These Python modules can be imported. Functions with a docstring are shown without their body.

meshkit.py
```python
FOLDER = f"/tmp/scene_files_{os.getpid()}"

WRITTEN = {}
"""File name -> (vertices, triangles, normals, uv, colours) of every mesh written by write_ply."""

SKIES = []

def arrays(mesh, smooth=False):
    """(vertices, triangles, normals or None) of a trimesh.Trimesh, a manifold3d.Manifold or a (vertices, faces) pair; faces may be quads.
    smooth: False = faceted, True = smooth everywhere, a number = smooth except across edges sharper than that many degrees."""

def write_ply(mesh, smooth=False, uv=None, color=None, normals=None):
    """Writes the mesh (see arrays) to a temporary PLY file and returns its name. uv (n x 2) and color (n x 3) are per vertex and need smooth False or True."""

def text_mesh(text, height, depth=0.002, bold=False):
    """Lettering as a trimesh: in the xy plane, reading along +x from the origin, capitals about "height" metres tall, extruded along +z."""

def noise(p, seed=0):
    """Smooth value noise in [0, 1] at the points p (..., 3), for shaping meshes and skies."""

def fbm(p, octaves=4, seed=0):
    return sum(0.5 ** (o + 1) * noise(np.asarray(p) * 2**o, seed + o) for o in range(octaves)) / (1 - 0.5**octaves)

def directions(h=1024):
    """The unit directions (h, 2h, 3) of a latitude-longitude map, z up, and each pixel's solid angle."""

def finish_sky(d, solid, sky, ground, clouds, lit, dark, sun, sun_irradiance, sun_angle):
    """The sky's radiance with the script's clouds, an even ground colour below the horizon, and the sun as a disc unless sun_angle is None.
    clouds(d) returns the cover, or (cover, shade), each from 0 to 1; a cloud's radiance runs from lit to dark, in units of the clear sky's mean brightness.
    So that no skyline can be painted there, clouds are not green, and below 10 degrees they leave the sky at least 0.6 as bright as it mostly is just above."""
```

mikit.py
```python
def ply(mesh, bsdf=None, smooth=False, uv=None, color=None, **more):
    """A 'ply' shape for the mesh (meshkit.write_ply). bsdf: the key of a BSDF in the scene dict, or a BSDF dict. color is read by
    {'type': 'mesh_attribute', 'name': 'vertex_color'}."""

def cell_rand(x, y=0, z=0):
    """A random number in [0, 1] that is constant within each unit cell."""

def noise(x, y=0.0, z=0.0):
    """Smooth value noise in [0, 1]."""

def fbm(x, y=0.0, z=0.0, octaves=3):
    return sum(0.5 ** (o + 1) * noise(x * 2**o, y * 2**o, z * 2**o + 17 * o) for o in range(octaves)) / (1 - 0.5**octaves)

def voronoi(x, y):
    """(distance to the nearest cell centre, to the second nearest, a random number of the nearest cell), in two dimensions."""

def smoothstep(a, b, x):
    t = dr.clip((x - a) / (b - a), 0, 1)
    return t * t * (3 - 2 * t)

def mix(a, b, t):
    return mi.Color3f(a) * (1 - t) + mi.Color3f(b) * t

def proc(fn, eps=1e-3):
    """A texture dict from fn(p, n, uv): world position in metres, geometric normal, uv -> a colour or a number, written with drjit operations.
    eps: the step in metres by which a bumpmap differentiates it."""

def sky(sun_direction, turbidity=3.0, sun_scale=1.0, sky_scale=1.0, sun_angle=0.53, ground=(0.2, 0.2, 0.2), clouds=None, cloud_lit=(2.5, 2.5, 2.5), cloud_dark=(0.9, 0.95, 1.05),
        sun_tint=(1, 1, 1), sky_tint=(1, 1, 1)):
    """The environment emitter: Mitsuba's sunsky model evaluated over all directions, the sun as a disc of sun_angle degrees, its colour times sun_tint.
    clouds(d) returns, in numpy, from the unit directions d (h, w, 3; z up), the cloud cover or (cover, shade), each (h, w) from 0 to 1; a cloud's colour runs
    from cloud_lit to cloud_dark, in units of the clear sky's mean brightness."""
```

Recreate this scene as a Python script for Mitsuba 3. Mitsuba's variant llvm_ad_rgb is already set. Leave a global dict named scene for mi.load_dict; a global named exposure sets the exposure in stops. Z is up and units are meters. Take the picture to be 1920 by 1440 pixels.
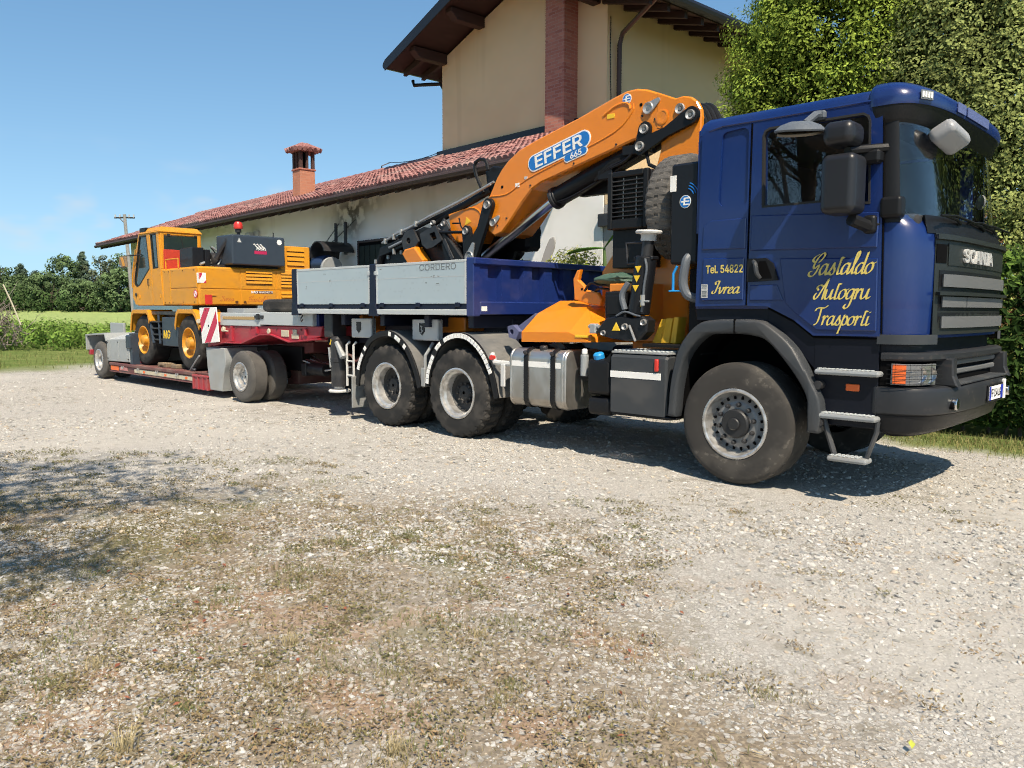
import math, random
import numpy as np, trimesh, shapely
import shapely.geometry as sg
from shapely.ops import unary_union
from scipy.spatial import ConvexHull
import drjit as dr
import mitsuba as mi
import mikit, meshkit
from mikit import proc, noise, fbm, voronoi, smoothstep, mix, cell_rand

T = mi.ScalarTransform4f
scene, labels = {}, {}
V = lambda *a: np.array(a, float)

# ---- camera -------------------------------------------------------------------------------------------------------
CAM = V(3.3965, -6.3317, 1.5113)
PITCH, ROLL, YAW = 0.0919, -0.0031, 0.7654
Zh = V(-math.sin(YAW), math.cos(YAW), 0); Xh = V(math.cos(YAW), math.sin(YAW), 0)
FWD = Zh * math.cos(PITCH) - V(0, 0, 1) * math.sin(PITCH)
DOWN = -(V(0, 0, 1) * math.cos(PITCH) + Zh * math.sin(PITCH))
UPV = -(-math.sin(ROLL) * Xh + math.cos(ROLL) * DOWN)
scene['camera'] = {'type': 'perspective', 'fov': 2 * math.degrees(math.atan(960 / 1500.6)), 'fov_axis': 'x', 'near_clip': 0.05, 'far_clip': 6000.0,
                   'to_world': T().look_at(origin=CAM.tolist(), target=(CAM + FWD).tolist(), up=UPV.tolist())}
# ---- daylight -----------------------------------------------------------------------------------------------------
SUN = V(0.65, -0.41, 1.0)

def cloud_cover(d):
    az = np.degrees(np.arctan2(d[..., 1], d[..., 0])); el = np.degrees(np.arcsin(np.clip(d[..., 2], -1, 1)))
    q = np.stack([az / 3.0, el / 1.3, 0 * az], -1)
    n = meshkit.fbm(q + 40, 4)
    band = np.exp(-((el - 5.5) / 3.0) ** 2)
    c = np.clip((n - 0.57) * 3.2, 0, 1) * band * 0.55
    veil = 0.12 * np.exp(-np.clip(el, 0, 90) / 9.0)
    return np.clip(c + veil, 0, 1)

scene['sky'] = mikit.sky(SUN, turbidity=3, sun_scale=1.18, sun_tint=(0.96, 1.0, 1.05), clouds=cloud_cover, cloud_lit=(1.9, 2.05, 2.2), sky_tint=(0.90, 1.10, 1.10), ground=(0.25, 0.23, 0.19))
exposure = 1.92

# ---- materials ----------------------------------------------------------------------------------------------------
rgb = lambda r, g, b: {'type': 'rgb', 'value': [r, g, b]}

def pr(name, base, rough=0.5, two=True, **k):
    d = {'type': 'principled', 'base_color': rgb(*base) if isinstance(base, (tuple, list)) else base, 'roughness': rough, **k}
    scene['mat_' + name] = {'type': 'twosided', 'bsdf': d} if two else d

def c3(x, a, b):
    return mix(a, b, x)

def dusty(base, dust, scale=2.2, amount=0.5, zfade=1.6, spots=0.0):
    """Paint with road dust that gathers low down and in blotches."""
    def fn(p, n, uv):
        f = fbm(p.x * scale, p.y * scale, p.z * scale * 1.3, 4)
        low = 1 - smoothstep(0.1, zfade, p.z)
        w = dr.clip(amount * (smoothstep(0.42, 0.75, f) * 0.6 + low * 0.7 * f), 0, 1)
        c = mix(base, dust, w)
        if spots:
            s = smoothstep(0.70, 0.78, noise(p.x * 31, p.y * 31, p.z * 31)) * smoothstep(0.45, 0.6, f) * spots
            c = mix(c, (0.06, 0.05, 0.045), s)
        return c
    return proc(fn)

def car_rough(lo, hi, s=3.0):
    return proc(lambda p, n, uv: lo + (hi - lo) * fbm(p.x * s, p.y * s, p.z * s * 2, 3))

pr('blue', dusty((0.0032, 0.0195, 0.115), (0.10, 0.10, 0.11), 2.0, 0.08, 1.9), 0.26, clearcoat=1.0, clearcoat_gloss=0.96, specular=0.5)
pr('bed_blue', dusty((0.009, 0.025, 0.135), (0.14, 0.12, 0.14), 3.0, 0.28, 1.7), 0.38, specular=0.5)
pr('navy', (0.005, 0.009, 0.026), 0.45, specular=0.35)
pr('step_dark', (0.0045, 0.006, 0.012), 0.42, specular=0.3)
pr('orange', dusty((0.72, 0.215, 0.008), (0.35, 0.26, 0.15), 2.6, 0.16, 1.6), 0.30, clearcoat=0.7, clearcoat_gloss=0.9)
pr('yellow', dusty((0.62, 0.265, 0.012), (0.30, 0.19, 0.07), 3.0, 0.35, 2.2), 0.42, clearcoat=0.25)
pr('yellow_steel', (0.70, 0.40, 0.03), 0.5)
pr('red', dusty((0.34, 0.022, 0.04), (0.22, 0.12, 0.10), 3.2, 0.45, 1.4), 0.45)
pr('maroon', dusty((0.115, 0.032, 0.035), (0.20, 0.15, 0.12), 3.2, 0.6, 1.2), 0.6)
pr('grey_plastic', dusty((0.038, 0.043, 0.049), (0.17, 0.155, 0.14), 3.0, 0.26, 1.3), 0.48, specular=0.4)
pr('bumper_grey', dusty((0.022, 0.024, 0.028), (0.10, 0.095, 0.09), 3.0, 0.15, 1.0, 0.5), 0.42, specular=0.4)
pr('black_plastic', (0.0085, 0.009, 0.0105), 0.45, specular=0.3)
pr('chassis', (0.007, 0.007, 0.008), 0.6, specular=0.25)
pr('steel_dark', dusty((0.035, 0.036, 0.040), (0.14, 0.13, 0.12), 5.0, 0.35, 1.0), 0.42, metallic=0.35)
pr('void', (0.003, 0.003, 0.0035), 0.9, specular=0.1)
pr('alu_panel', dusty((0.36, 0.44, 0.485), (0.28, 0.30, 0.31), 2.5, 0.07, 2.2, 0.08), 0.45)
pr('alu_rail', (0.44, 0.47, 0.48), 0.45)
pr('alu', proc(lambda p, n, uv: mix((0.56, 0.55, 0.53), (0.40, 0.37, 0.33), smoothstep(0.35, 0.75, fbm(p.x * 5, p.y * 5, p.z * 3, 4)) * 0.8 + (1 - smoothstep(0.45, 0.75, p.z)) * 0.5)),
   car_rough(0.30, 0.48, 9.0), metallic=0.85)
pr('rim', proc(lambda p, n, uv: mix((0.60, 0.60, 0.59), (0.42, 0.40, 0.37), smoothstep(0.4, 0.75, fbm(p.x * 18, p.y * 18, p.z * 18, 3)))), 0.38, metallic=0.7)
pr('hub', (0.028, 0.029, 0.031), 0.5, metallic=0.3)
pr('rim_grey', (0.21, 0.215, 0.22), 0.42, metallic=0.35)
pr('badge_chrome', (0.62, 0.62, 0.61), 0.25, metallic=0.3)
pr('chrome', (0.78, 0.77, 0.75), 0.2, metallic=1.0)
pr('pin', (0.42, 0.42, 0.415), 0.42, metallic=0.6)
pr('lid_white', (0.55, 0.55, 0.54), 0.5)
pr('galv', dusty((0.34, 0.36, 0.37), (0.26, 0.24, 0.21), 4.0, 0.5, 1.2), 0.5, metallic=0.25)
pr('grey_paint', dusty((0.31, 0.33, 0.335), (0.27, 0.25, 0.22), 4.0, 0.45, 1.0), 0.5)

def rubber(p, n, uv):
    f = fbm(p.x * 5, p.y * 5, p.z * 5, 5)
    g = fbm(p.x * 26, p.y * 26, p.z * 26, 3)
    w = 0.16 + 0.34 * smoothstep(0.40, 0.72, f) + 0.55 * smoothstep(0.58, 0.72, g) * smoothstep(0.46, 0.60, f)
    return mix((0.021, 0.020, 0.0195), (0.105, 0.095, 0.082), dr.clip(w, 0, 1))
pr('tyre', proc(rubber), 0.82)
def rubber2(p, n, uv):
    f = fbm(p.x * 6, p.y * 6, p.z * 6, 4)
    return mix((0.016, 0.016, 0.016), (0.055, 0.050, 0.045), smoothstep(0.4, 0.8, f))
pr('tyre_dark', proc(rubber2), 0.8)
pr('rubber_black', (0.018, 0.018, 0.018), 0.7)
scene['mat_glass'] = {'type': 'thindielectric', 'int_ior': 1.5}
scene['mat_lens'] = {'type': 'thindielectric', 'int_ior': 1.45}
pr('tint', (0.02, 0.035, 0.035), 0.06, specular=0.8)
pr('amber', (0.75, 0.13, 0.02), 0.2, clearcoat=1.0)
pr('red_lens', (0.55, 0.03, 0.02), 0.2, clearcoat=1.0)
pr('white', (0.78, 0.78, 0.76), 0.5)
pr('sticker_grey', (0.45, 0.46, 0.46), 0.5)
pr('gold', (0.62, 0.50, 0.13), 0.45)
pr('script_red', (0.42, 0.12, 0.03), 0.5)
pr('decal_blue', (0.015, 0.16, 0.50), 0.35)
pr('plate_blue', (0.02, 0.04, 0.35), 0.4)
pr('sticker_yellow', (0.80, 0.52, 0.03), 0.45)
pr('ink', (0.02, 0.02, 0.022), 0.5)
pr('ink_grey', (0.16, 0.18, 0.19), 0.5)
pr('cap_blue', (0.02, 0.28, 0.65), 0.35)
pr('mirror_grey', (0.28, 0.29, 0.305), 0.35)
pr('mirror_black', (0.016, 0.017, 0.021), 0.36, clearcoat=0.3, specular=0.35)
pr('grille', (0.020, 0.0235, 0.0225), 0.42, specular=0.35)
pr('grille_slat', (0.12, 0.124, 0.127), 0.42)
pr('slate', (0.032, 0.046, 0.066), 0.42)
pr('seat_red', (0.45, 0.04, 0.02), 0.6)
pr('seat_grey', (0.022, 0.023, 0.025), 0.8)
pr('rust_wood', (0.20, 0.15, 0.10), 0.8)
pr('bag_green', (0.05, 0.10, 0.075), 0.6)

def plaster(p, n, uv):
    f = fbm(p.x * 0.8, p.y * 0.8, p.z * 0.8, 4); g = fbm(p.x * 6, p.y * 6, p.z * 6, 3)
    st = smoothstep(0.56, 0.76, fbm((p.x - p.y) * 2.6, p.z * 0.22, 5.0, 4)) * 0.16
    return mix(mi.Color3f(1, 1, 1), (0.62, 0.58, 0.54), st) * mix(mix((0.74, 0.535, 0.32), (0.68, 0.49, 0.29), smoothstep(0.35, 0.7, f)), (0.70, 0.50, 0.285), g * 0.35)
pr('plaster_yellow', proc(plaster), 0.9)
def whitewash(p, n, uv):
    # building frame: along the wall and height
    a = p.x * 0.99705 - p.y * 0.07672
    f = fbm(a * 0.9, p.z * 1.4, 3.1, 4); g = fbm(a * 5, p.z * 5, 9.0, 3)
    soot = smoothstep(0.0, 1.0, 1 - dr.sqrt(dr.square((a + 14.4) / 1.15) + dr.square((p.z - 3.75) / 0.62))) * smoothstep(0.32, 0.6, g)
    soot = soot + 0.7 * smoothstep(0.0, 1.0, 1 - dr.sqrt(dr.square((a + 14.1) / 1.9) + dr.square((p.z - 4.15) / 0.42))) * smoothstep(0.30, 0.6, g)
    drip = smoothstep(0.52, 0.74, fbm(a * 2.5, p.z * 0.35, 1.7, 3)) * smoothstep(2.2, 4.4, p.z) * 0.35
    c = mix((0.80, 0.80, 0.78), (0.66, 0.65, 0.60), smoothstep(0.4, 0.75, f) * 0.7)
    c = mix(c, (0.45, 0.42, 0.36), dr.clip(drip, 0, 1))
    return mix(c, (0.09, 0.085, 0.08), dr.clip(soot * 0.9, 0, 0.9))
pr('plaster_white', proc(whitewash), 0.9)
def terracotta(p, n, uv):
    k = cell_rand(p.x * 4.6, p.y * 3.0, p.z * 7.0)
    f = fbm(p.x * 1.2, p.y * 1.2, p.z * 1.2, 3)
    c = mix((0.21, 0.085, 0.08), (0.35, 0.18, 0.165), k)
    return mix(c, (0.30, 0.24, 0.22), smoothstep(0.5, 0.75, f) * 0.5)
pr('terracotta', proc(terracotta), 0.85)
def brick(p, n, uv):
    z = p.z / 0.075
    row = dr.floor(z); along = (p.x - p.y) / 0.25 + 0.5 * (row - 2 * dr.floor(row / 2))
    j = dr.minimum(z - row, 1 - (z - row)) * 0.075; k = dr.minimum(along - dr.floor(along), 1 - (along - dr.floor(along))) * 0.25
    m = smoothstep(0.004, 0.009, dr.minimum(j, k))
    c = mix((0.31, 0.10, 0.075), (0.42, 0.17, 0.12), cell_rand(along, row, 3.0))
    return mix((0.34, 0.22, 0.19), c, m)
pr('brick', proc(brick), 0.9)
def brick_light(p, n, uv):
    return mix(mi.Color3f(brick(p, n, uv)), (0.50, 0.23, 0.13), 0.55)
pr('brick_light', proc(brick_light), 0.9)
def darkwood(p, n, uv):
    f = fbm(p.x * 3, p.y * 3, p.z * 14, 3)
    return mix((0.026, 0.011, 0.009), (0.045, 0.019, 0.014), f)
pr('dark_wood', proc(darkwood), 0.7)
pr('gutter', (0.022, 0.021, 0.024), 0.35, metallic=0.5)
pr('copper_pipe', (0.085, 0.045, 0.035), 0.4, metallic=0.4)
pr('fascia', (0.050, 0.032, 0.028), 0.6)
pr('concrete', proc(lambda p, n, uv: mix((0.34, 0.33, 0.31), (0.25, 0.245, 0.235), fbm(p.x * 4, p.y * 4, p.z * 2, 3))), 0.9)
pr('board_grey', (0.36, 0.34, 0.32), 0.8)
pr('bark', proc(lambda p, n, uv: mix((0.075, 0.055, 0.04), (0.15, 0.12, 0.095), fbm(p.x * 9, p.y * 9, p.z * 3, 3))), 0.95)
pr('dead_wood', (0.25, 0.21, 0.19), 0.9)
VC = {'type': 'mesh_attribute', 'name': 'vertex_color'}
scene['mat_leaf'] = {'type': 'principledthin', 'base_color': VC, 'roughness': 0.55, 'diff_trans': 0.36, 'eta': 1.4}
scene['mat_glossleaf'] = {'type': 'principledthin', 'base_color': VC, 'roughness': 0.28, 'diff_trans': 0.45, 'eta': 1.5}
scene['mat_stone'] = {'type': 'twosided', 'bsdf': {'type': 'diffuse', 'reflectance': VC}}

def yard(p, n, uv):
    """Gravel yard that runs into worn turf, dry grass and bare reddish soil."""
    x, y = p.x, p.y
    f1 = fbm(x * 0.45, y * 0.45, 0.0, 4); f2 = fbm(x * 2.3 + 7, y * 2.3, 2.0, 4); f3 = noise(x * 90, y * 90, 0.5)
    d1, d2, r1 = voronoi(x * 38, y * 38); e1, e2, r2 = voronoi(x * 85 + 3, y * 85)
    peb = mix((0.25, 0.242, 0.228), (0.66, 0.645, 0.61), r1 * 0.55 + r2 * 0.45)
    gap = smoothstep(0.05, 0.30, d2 - d1) * (0.6 + 0.4 * smoothstep(0.05, 0.25, e2 - e1))
    gravel = mix((0.25, 0.23, 0.20), peb, gap * 0.85)
    gravel = mix(gravel, (0.52, 0.505, 0.47), 0.30)
    speck = smoothstep(0.60, 0.72, noise(x * 13, y * 13, 3.3)) * smoothstep(0.42, 0.62, fbm(x * 1.1, y * 1.1, 8.0, 3))
    gravel = mix(gravel, (0.20, 0.185, 0.145), speck * 0.55)
    fine = mix((0.42, 0.40, 0.36), (0.51, 0.49, 0.45), f2)          # packed fines where wheels run
    worn = smoothstep(0.50, 0.66, f1) * 0.5
    c = mix(gravel, fine, worn)
    # dry turf patch in the foreground, on the left of the yard
    u = x * 0.721 + y * 0.693; w = -x * 0.693 + y * 0.721               # across, away
    turf = smoothstep(-0.9, -2.4, u + 0.42 * (w + 6.0) - 1.5 + (f1 - 0.5) * 3.4) * smoothstep(1.6, -0.4, w + 1.0 + (f2 - 0.5) * 2.0)
    turf = dr.clip(turf * (0.42 + 0.95 * f2), 0, 1)
    soil = mix((0.17, 0.132, 0.092), (0.285, 0.23, 0.16), f3 * 0.6 + f2 * 0.4)
    red = smoothstep(0.60, 0.72, fbm(x * 2.6 + 31, y * 2.6, 5.0, 4)) * smoothstep(-1.0, -3.2, w)
    soil = mix(soil, (0.30, 0.165, 0.095), red * 0.5)
    soil = soil * (0.70 + 0.6 * r2)
    moss = smoothstep(0.50, 0.66, fbm(x * 1.25 + 11, y * 1.25, 4.0, 4))
    soil = mix(soil, mix((0.115, 0.115, 0.05), (0.21, 0.185, 0.10), f3), moss * 0.75)
    thru = smoothstep(0.66, 0.74, r1) * smoothstep(0.06, 0.16, d2 - d1)
    c = mix(c, soil, turf * (0.92 - 0.7 * thru))
    c = mix(c, (0.34, 0.24, 0.165), red * 0.22)
    # grown verge behind and beside the yard
    left = smoothstep(-17.6, -20.0, x + (f1 - 0.5) * 3.0 + 0.35 * y)
    far = smoothstep(3.0, 3.9, y + (f2 - 0.5) * 1.0)
    g = dr.maximum(left, far * smoothstep(-6.0, -2.0, x) + smoothstep(-19, -24, x))
    grass = mix((0.085, 0.135, 0.035), (0.19, 0.215, 0.08), f2)
    return mix(c, grass, dr.clip(g, 0, 1))
def pebbly(p, n, uv):
    return 0.6 * noise(p.x * 55, p.y * 55, 1.0) + 0.4 * noise(p.x * 120, p.y * 120, 2.0)
scene['mat_yard'] = {'type': 'twosided', 'bsdf': {'type': 'bumpmap', 'arbitrary': proc(pebbly, 2e-3), 'scale': 0.008, 'bsdf': {'type': 'diffuse', 'reflectance': proc(yard)}}}
def meadow(p, n, uv):
    f = fbm(p.x * 0.05, p.y * 0.05, 1.0, 3); g = fbm(p.x * 0.9, p.y * 0.9, 2.0, 3)
    return mix(mix((0.145, 0.19, 0.06), (0.19, 0.225, 0.08), f), (0.11, 0.155, 0.045), g * 0.5)
pr('meadow', proc(meadow), 0.95)

# ---- mesh helpers -------------------------------------------------------------------------------------------------
def out(m):
    if m.volume < 0: m.invert()
    return m

def cat(*ms):
    l = []
    for m in ms: l += list(m) if isinstance(m, (list, tuple)) else [m]
    return trimesh.util.concatenate(l) if len(l) > 1 else l[0]

def hull(pts):
    pts = np.asarray(pts, float)
    h = ConvexHull(pts); f = h.simplices.copy(); c = pts[h.vertices].mean(0)
    a, b, d = pts[f[:, 0]], pts[f[:, 1]], pts[f[:, 2]]
    bad = np.einsum('ij,ij->i', np.cross(b - a, d - a), a - c) < 0
    f[bad] = f[bad][:, ::-1]
    return trimesh.Trimesh(pts, f, process=False)

def box(x0, x1, y0, y1, z0, z1, c=0.006):
    c = min(c, 0.45 * min(abs(x1 - x0), abs(y1 - y0), abs(z1 - z0)))
    if c <= 0: 
        m = trimesh.creation.box((x1 - x0, y1 - y0, z1 - z0)); m.apply_translation(((x0 + x1) / 2, (y0 + y1) / 2, (z0 + z1) / 2)); return m
    P = []
    for sx in (0, 1):
        for sy in (0, 1):
            for sz in (0, 1):
                q = V((x0, x1)[sx], (y0, y1)[sy], (z0, z1)[sz]); s = V(1 - 2 * sx, 1 - 2 * sy, 1 - 2 * sz) * c
                P += [q + V(s[0], s[1], 0), q + V(s[0], 0, s[2]), q + V(0, s[1], s[2])]
    return hull(P)

def rbox(x0, x1, y0, y1, z0, z1, r, seg=4):
    """Box with round edges: the hull of eight small balls."""
    r = min(r, 0.49 * min(x1 - x0, y1 - y0, z1 - z0))
    a = np.linspace(0, math.pi / 2, seg)
    o = np.array([[math.cos(p) * math.cos(t), math.sin(p) * math.cos(t), math.sin(t)] for t in a for p in a]) * r
    P = []
    for sx in (-1, 1):
        for sy in (-1, 1):
            for sz in (-1, 1):
                q = V(x1 - r if sx > 0 else x0 + r, y1 - r if sy > 0 else y0 + r, z1 - r if sz > 0 else z0 + r)
                P.append(q + o * V(sx, sy, sz))
    return hull(np.unique(np.round(np.vstack(P), 6), axis=0))

AX = {'y': lambda a, h: np.stack([a[:, 0], np.full(len(a), h), a[:, 1]], 1), 'x': lambda a, h: np.stack([np.full(len(a), h), a[:, 0], a[:, 1]], 1),
      'z': lambda a, h: np.stack([a[:, 0], a[:, 1], np.full(len(a), h)], 1)}

def inset(P, c):
    P = np.asarray(P, float); n = len(P)
    e = np.roll(P, -1, 0) - P; e /= np.linalg.norm(e, axis=1, keepdims=True)
    nr = np.stack([-e[:, 1], e[:, 0]], 1); n0, n1 = np.roll(nr, 1, 0), nr
    b = n0 + n1; d = 1 + np.einsum('ij,ij->i', n0, n1)
    return P + c * b / np.maximum(d, 0.35)[:, None]

def prism(poly, axis, lo, hi, c=0.006):
    """Extruded outline with chamfered rims. axis 'y': outline in (x, z); 'x': (y, z); 'z': (x, y)."""
    P = np.asarray(poly, float)
    if sg.Polygon(P).area and not sg.LinearRing(P).is_ccw: P = P[::-1]
    c = min(c, 0.45 * abs(hi - lo)); I = inset(P, c) if c > 0 else P
    if c > 0 and not sg.Polygon(I).is_valid: I, c = P, 0
    n = len(P)
    layers = [(I, lo), (P, lo + c), (P, hi - c), (I, hi)] if c > 0 else [(P, lo), (P, hi)]
    Vv = np.vstack([AX[axis](a, h) for a, h in layers]); F = []
    i = np.arange(n); j = (i + 1) % n
    for k in range(len(layers) - 1):
        a, b = k * n, (k + 1) * n
        F += [np.stack([a + i, a + j, b + j], 1), np.stack([a + i, b + j, b + i], 1)]
    v2, f2 = trimesh.creation.triangulate_polygon(sg.Polygon(I), engine='earcut')
    from scipy.spatial import cKDTree
    idx = cKDTree(I).query(v2)[1]; f2 = idx[f2]
    F += [f2[:, ::-1], f2 + (len(layers) - 1) * n]
    return out(trimesh.Trimesh(Vv, np.vstack(F), process=False))

def plate(poly, axis, lo, hi):
    """Extrude a shapely polygon (holes allowed)."""
    ms = []
    for g in getattr(poly, 'geoms', [poly]):
        m = trimesh.creation.extrude_polygon(g, abs(hi - lo), engine='earcut'); v = m.vertices
        ms.append(out(trimesh.Trimesh(np.vstack([AX[axis](v[k:k + 1, :2], min(lo, hi) + v[k, 2]) for k in range(len(v))]), m.faces, process=False)))
    return cat(ms)

def frame_of(d):
    d = np.asarray(d, float); d = d / np.linalg.norm(d)
    u = np.cross(d, V(0, 0, 1) if abs(d[2]) < 0.9 else V(1, 0, 0)); u /= np.linalg.norm(u)
    return u, np.cross(d, u), d

def lathe(profile, centre, axis, n=32, closed=False):
    """Surface of revolution; profile [(radius, height along the axis)]."""
    u, v, d = frame_of(axis); c = np.asarray(centre, float)
    P = np.asarray(profile, float); k = len(P); a = np.arange(n) * 2 * math.pi / n
    ring = np.cos(a)[:, None] * u + np.sin(a)[:, None] * v
    Vv = (c + P[None, :, 1, None] * d + P[None, :, 0, None] * ring[:, None, :]).reshape(-1, 3)
    F = []; m = k if closed else k - 1
    for i in range(n):
        j = (i + 1) % n
        for q in range(m):
            r = (q + 1) % k
            F += [[i * k + q, j * k + q, j * k + r], [i * k + q, j * k + r, i * k + r]]
    return out(trimesh.Trimesh(Vv, F, process=False))

def cyl(p0, p1, r, n=20, c=0.0, r1=None):
    p0, p1 = np.asarray(p0, float), np.asarray(p1, float); L = np.linalg.norm(p1 - p0); r1 = r if r1 is None else r1
    c = min(c, r * 0.4, L * 0.4)
    pf = [(0, 0), (r - c, 0), (r, c), (r1, L - c), (r1 - c, L), (0, L)] if c > 0 else [(0, 0), (r, 0), (r1, L), (0, L)]
    return lathe(pf, p0, p1 - p0, n)

def spline(pts, n=6):
    P = np.asarray(pts, float)
    if len(P) < 3: return P
    Q = np.vstack([2 * P[0] - P[1], P, 2 * P[-1] - P[-2]]); o = []
    for i in range(1, len(Q) - 2):
        a, b, c, d = Q[i - 1], Q[i], Q[i + 1], Q[i + 2]
        for t in np.linspace(0, 1, n, endpoint=False):
            o.append(0.5 * (2 * b + (c - a) * t + (2 * a - 5 * b + 4 * c - d) * t * t + (3 * b - a - 3 * c + d) * t ** 3))
    return np.vstack(o + [P[-1]])

def tube(pts, r, n=8, smooth=0):
    P = spline(pts, smooth) if smooth else np.asarray(pts, float)
    R = np.full(len(P), r) if np.isscalar(r) else np.interp(np.linspace(0, 1, len(P)), np.linspace(0, 1, len(r)), r)
    t = np.gradient(P, axis=0); u, v, _ = frame_of(t[0]); a = np.arange(n) * 2 * math.pi / n; Vv = []
    for i in range(len(P)):
        d = t[i] / np.linalg.norm(t[i]); u = u - d * (u @ d); u /= np.linalg.norm(u); v = np.cross(d, u)
        Vv.append(P[i] + R[i] * (np.cos(a)[:, None] * u + np.sin(a)[:, None] * v))
    Vv = np.vstack(Vv + [P[:1], P[-1:]]); k = len(P); F = []; i = np.arange(n); j = (i + 1) % n
    for q in range(k - 1): F += [np.stack([q * n + i, q * n + j, q * n + n + j], 1), np.stack([q * n + i, q * n + n + j, q * n + n + i], 1)]
    F += [np.stack([np.full(n, k * n), j, i], 1), np.stack([np.full(n, k * n + 1), (k - 1) * n + i, (k - 1) * n + j], 1)]
    return out(trimesh.Trimesh(Vv, np.vstack(F), process=False))

def loft(rings, cap=True):
    """Closed skin through rings of equal length."""
    k = len(rings[0]); Vv = np.vstack(rings); F = []; i = np.arange(k); j = (i + 1) % k
    for q in range(len(rings) - 1):
        a, b = q * k, (q + 1) * k
        F += [np.stack([a + i, a + j, b + j], 1), np.stack([a + i, b + j, b + i], 1)]
    if cap:
        Vv = np.vstack([Vv, rings[0].mean(0), rings[-1].mean(0)]); n = len(Vv)
        F += [np.stack([np.full(k, n - 2), j, i], 1), np.stack([np.full(k, n - 1), (len(rings) - 1) * k + i, (len(rings) - 1) * k + j], 1)]
    return out(trimesh.Trimesh(Vv, np.vstack(F), process=False))

def sheet(G, thick=None):
    """Grid of points G (a, b, 3) as a surface."""
    a, b = G.shape[:2]; idx = np.arange(a * b).reshape(a, b)
    q = np.stack([idx[:-1, :-1], idx[1:, :-1], idx[1:, 1:], idx[:-1, 1:]], -1).reshape(-1, 4)
    m = trimesh.Trimesh(G.reshape(-1, 3), np.vstack([q[:, [0, 1, 2]], q[:, [0, 2, 3]]]), process=False)
    return m

def moved(m, M):
    m = m.copy(); m.apply_transform(M); return m

def basis(o, ex, ey, ez):
    M = np.eye(4); M[:3, 0], M[:3, 1], M[:3, 2], M[:3, 3] = ex, ey, ez, o
    return M

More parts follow.
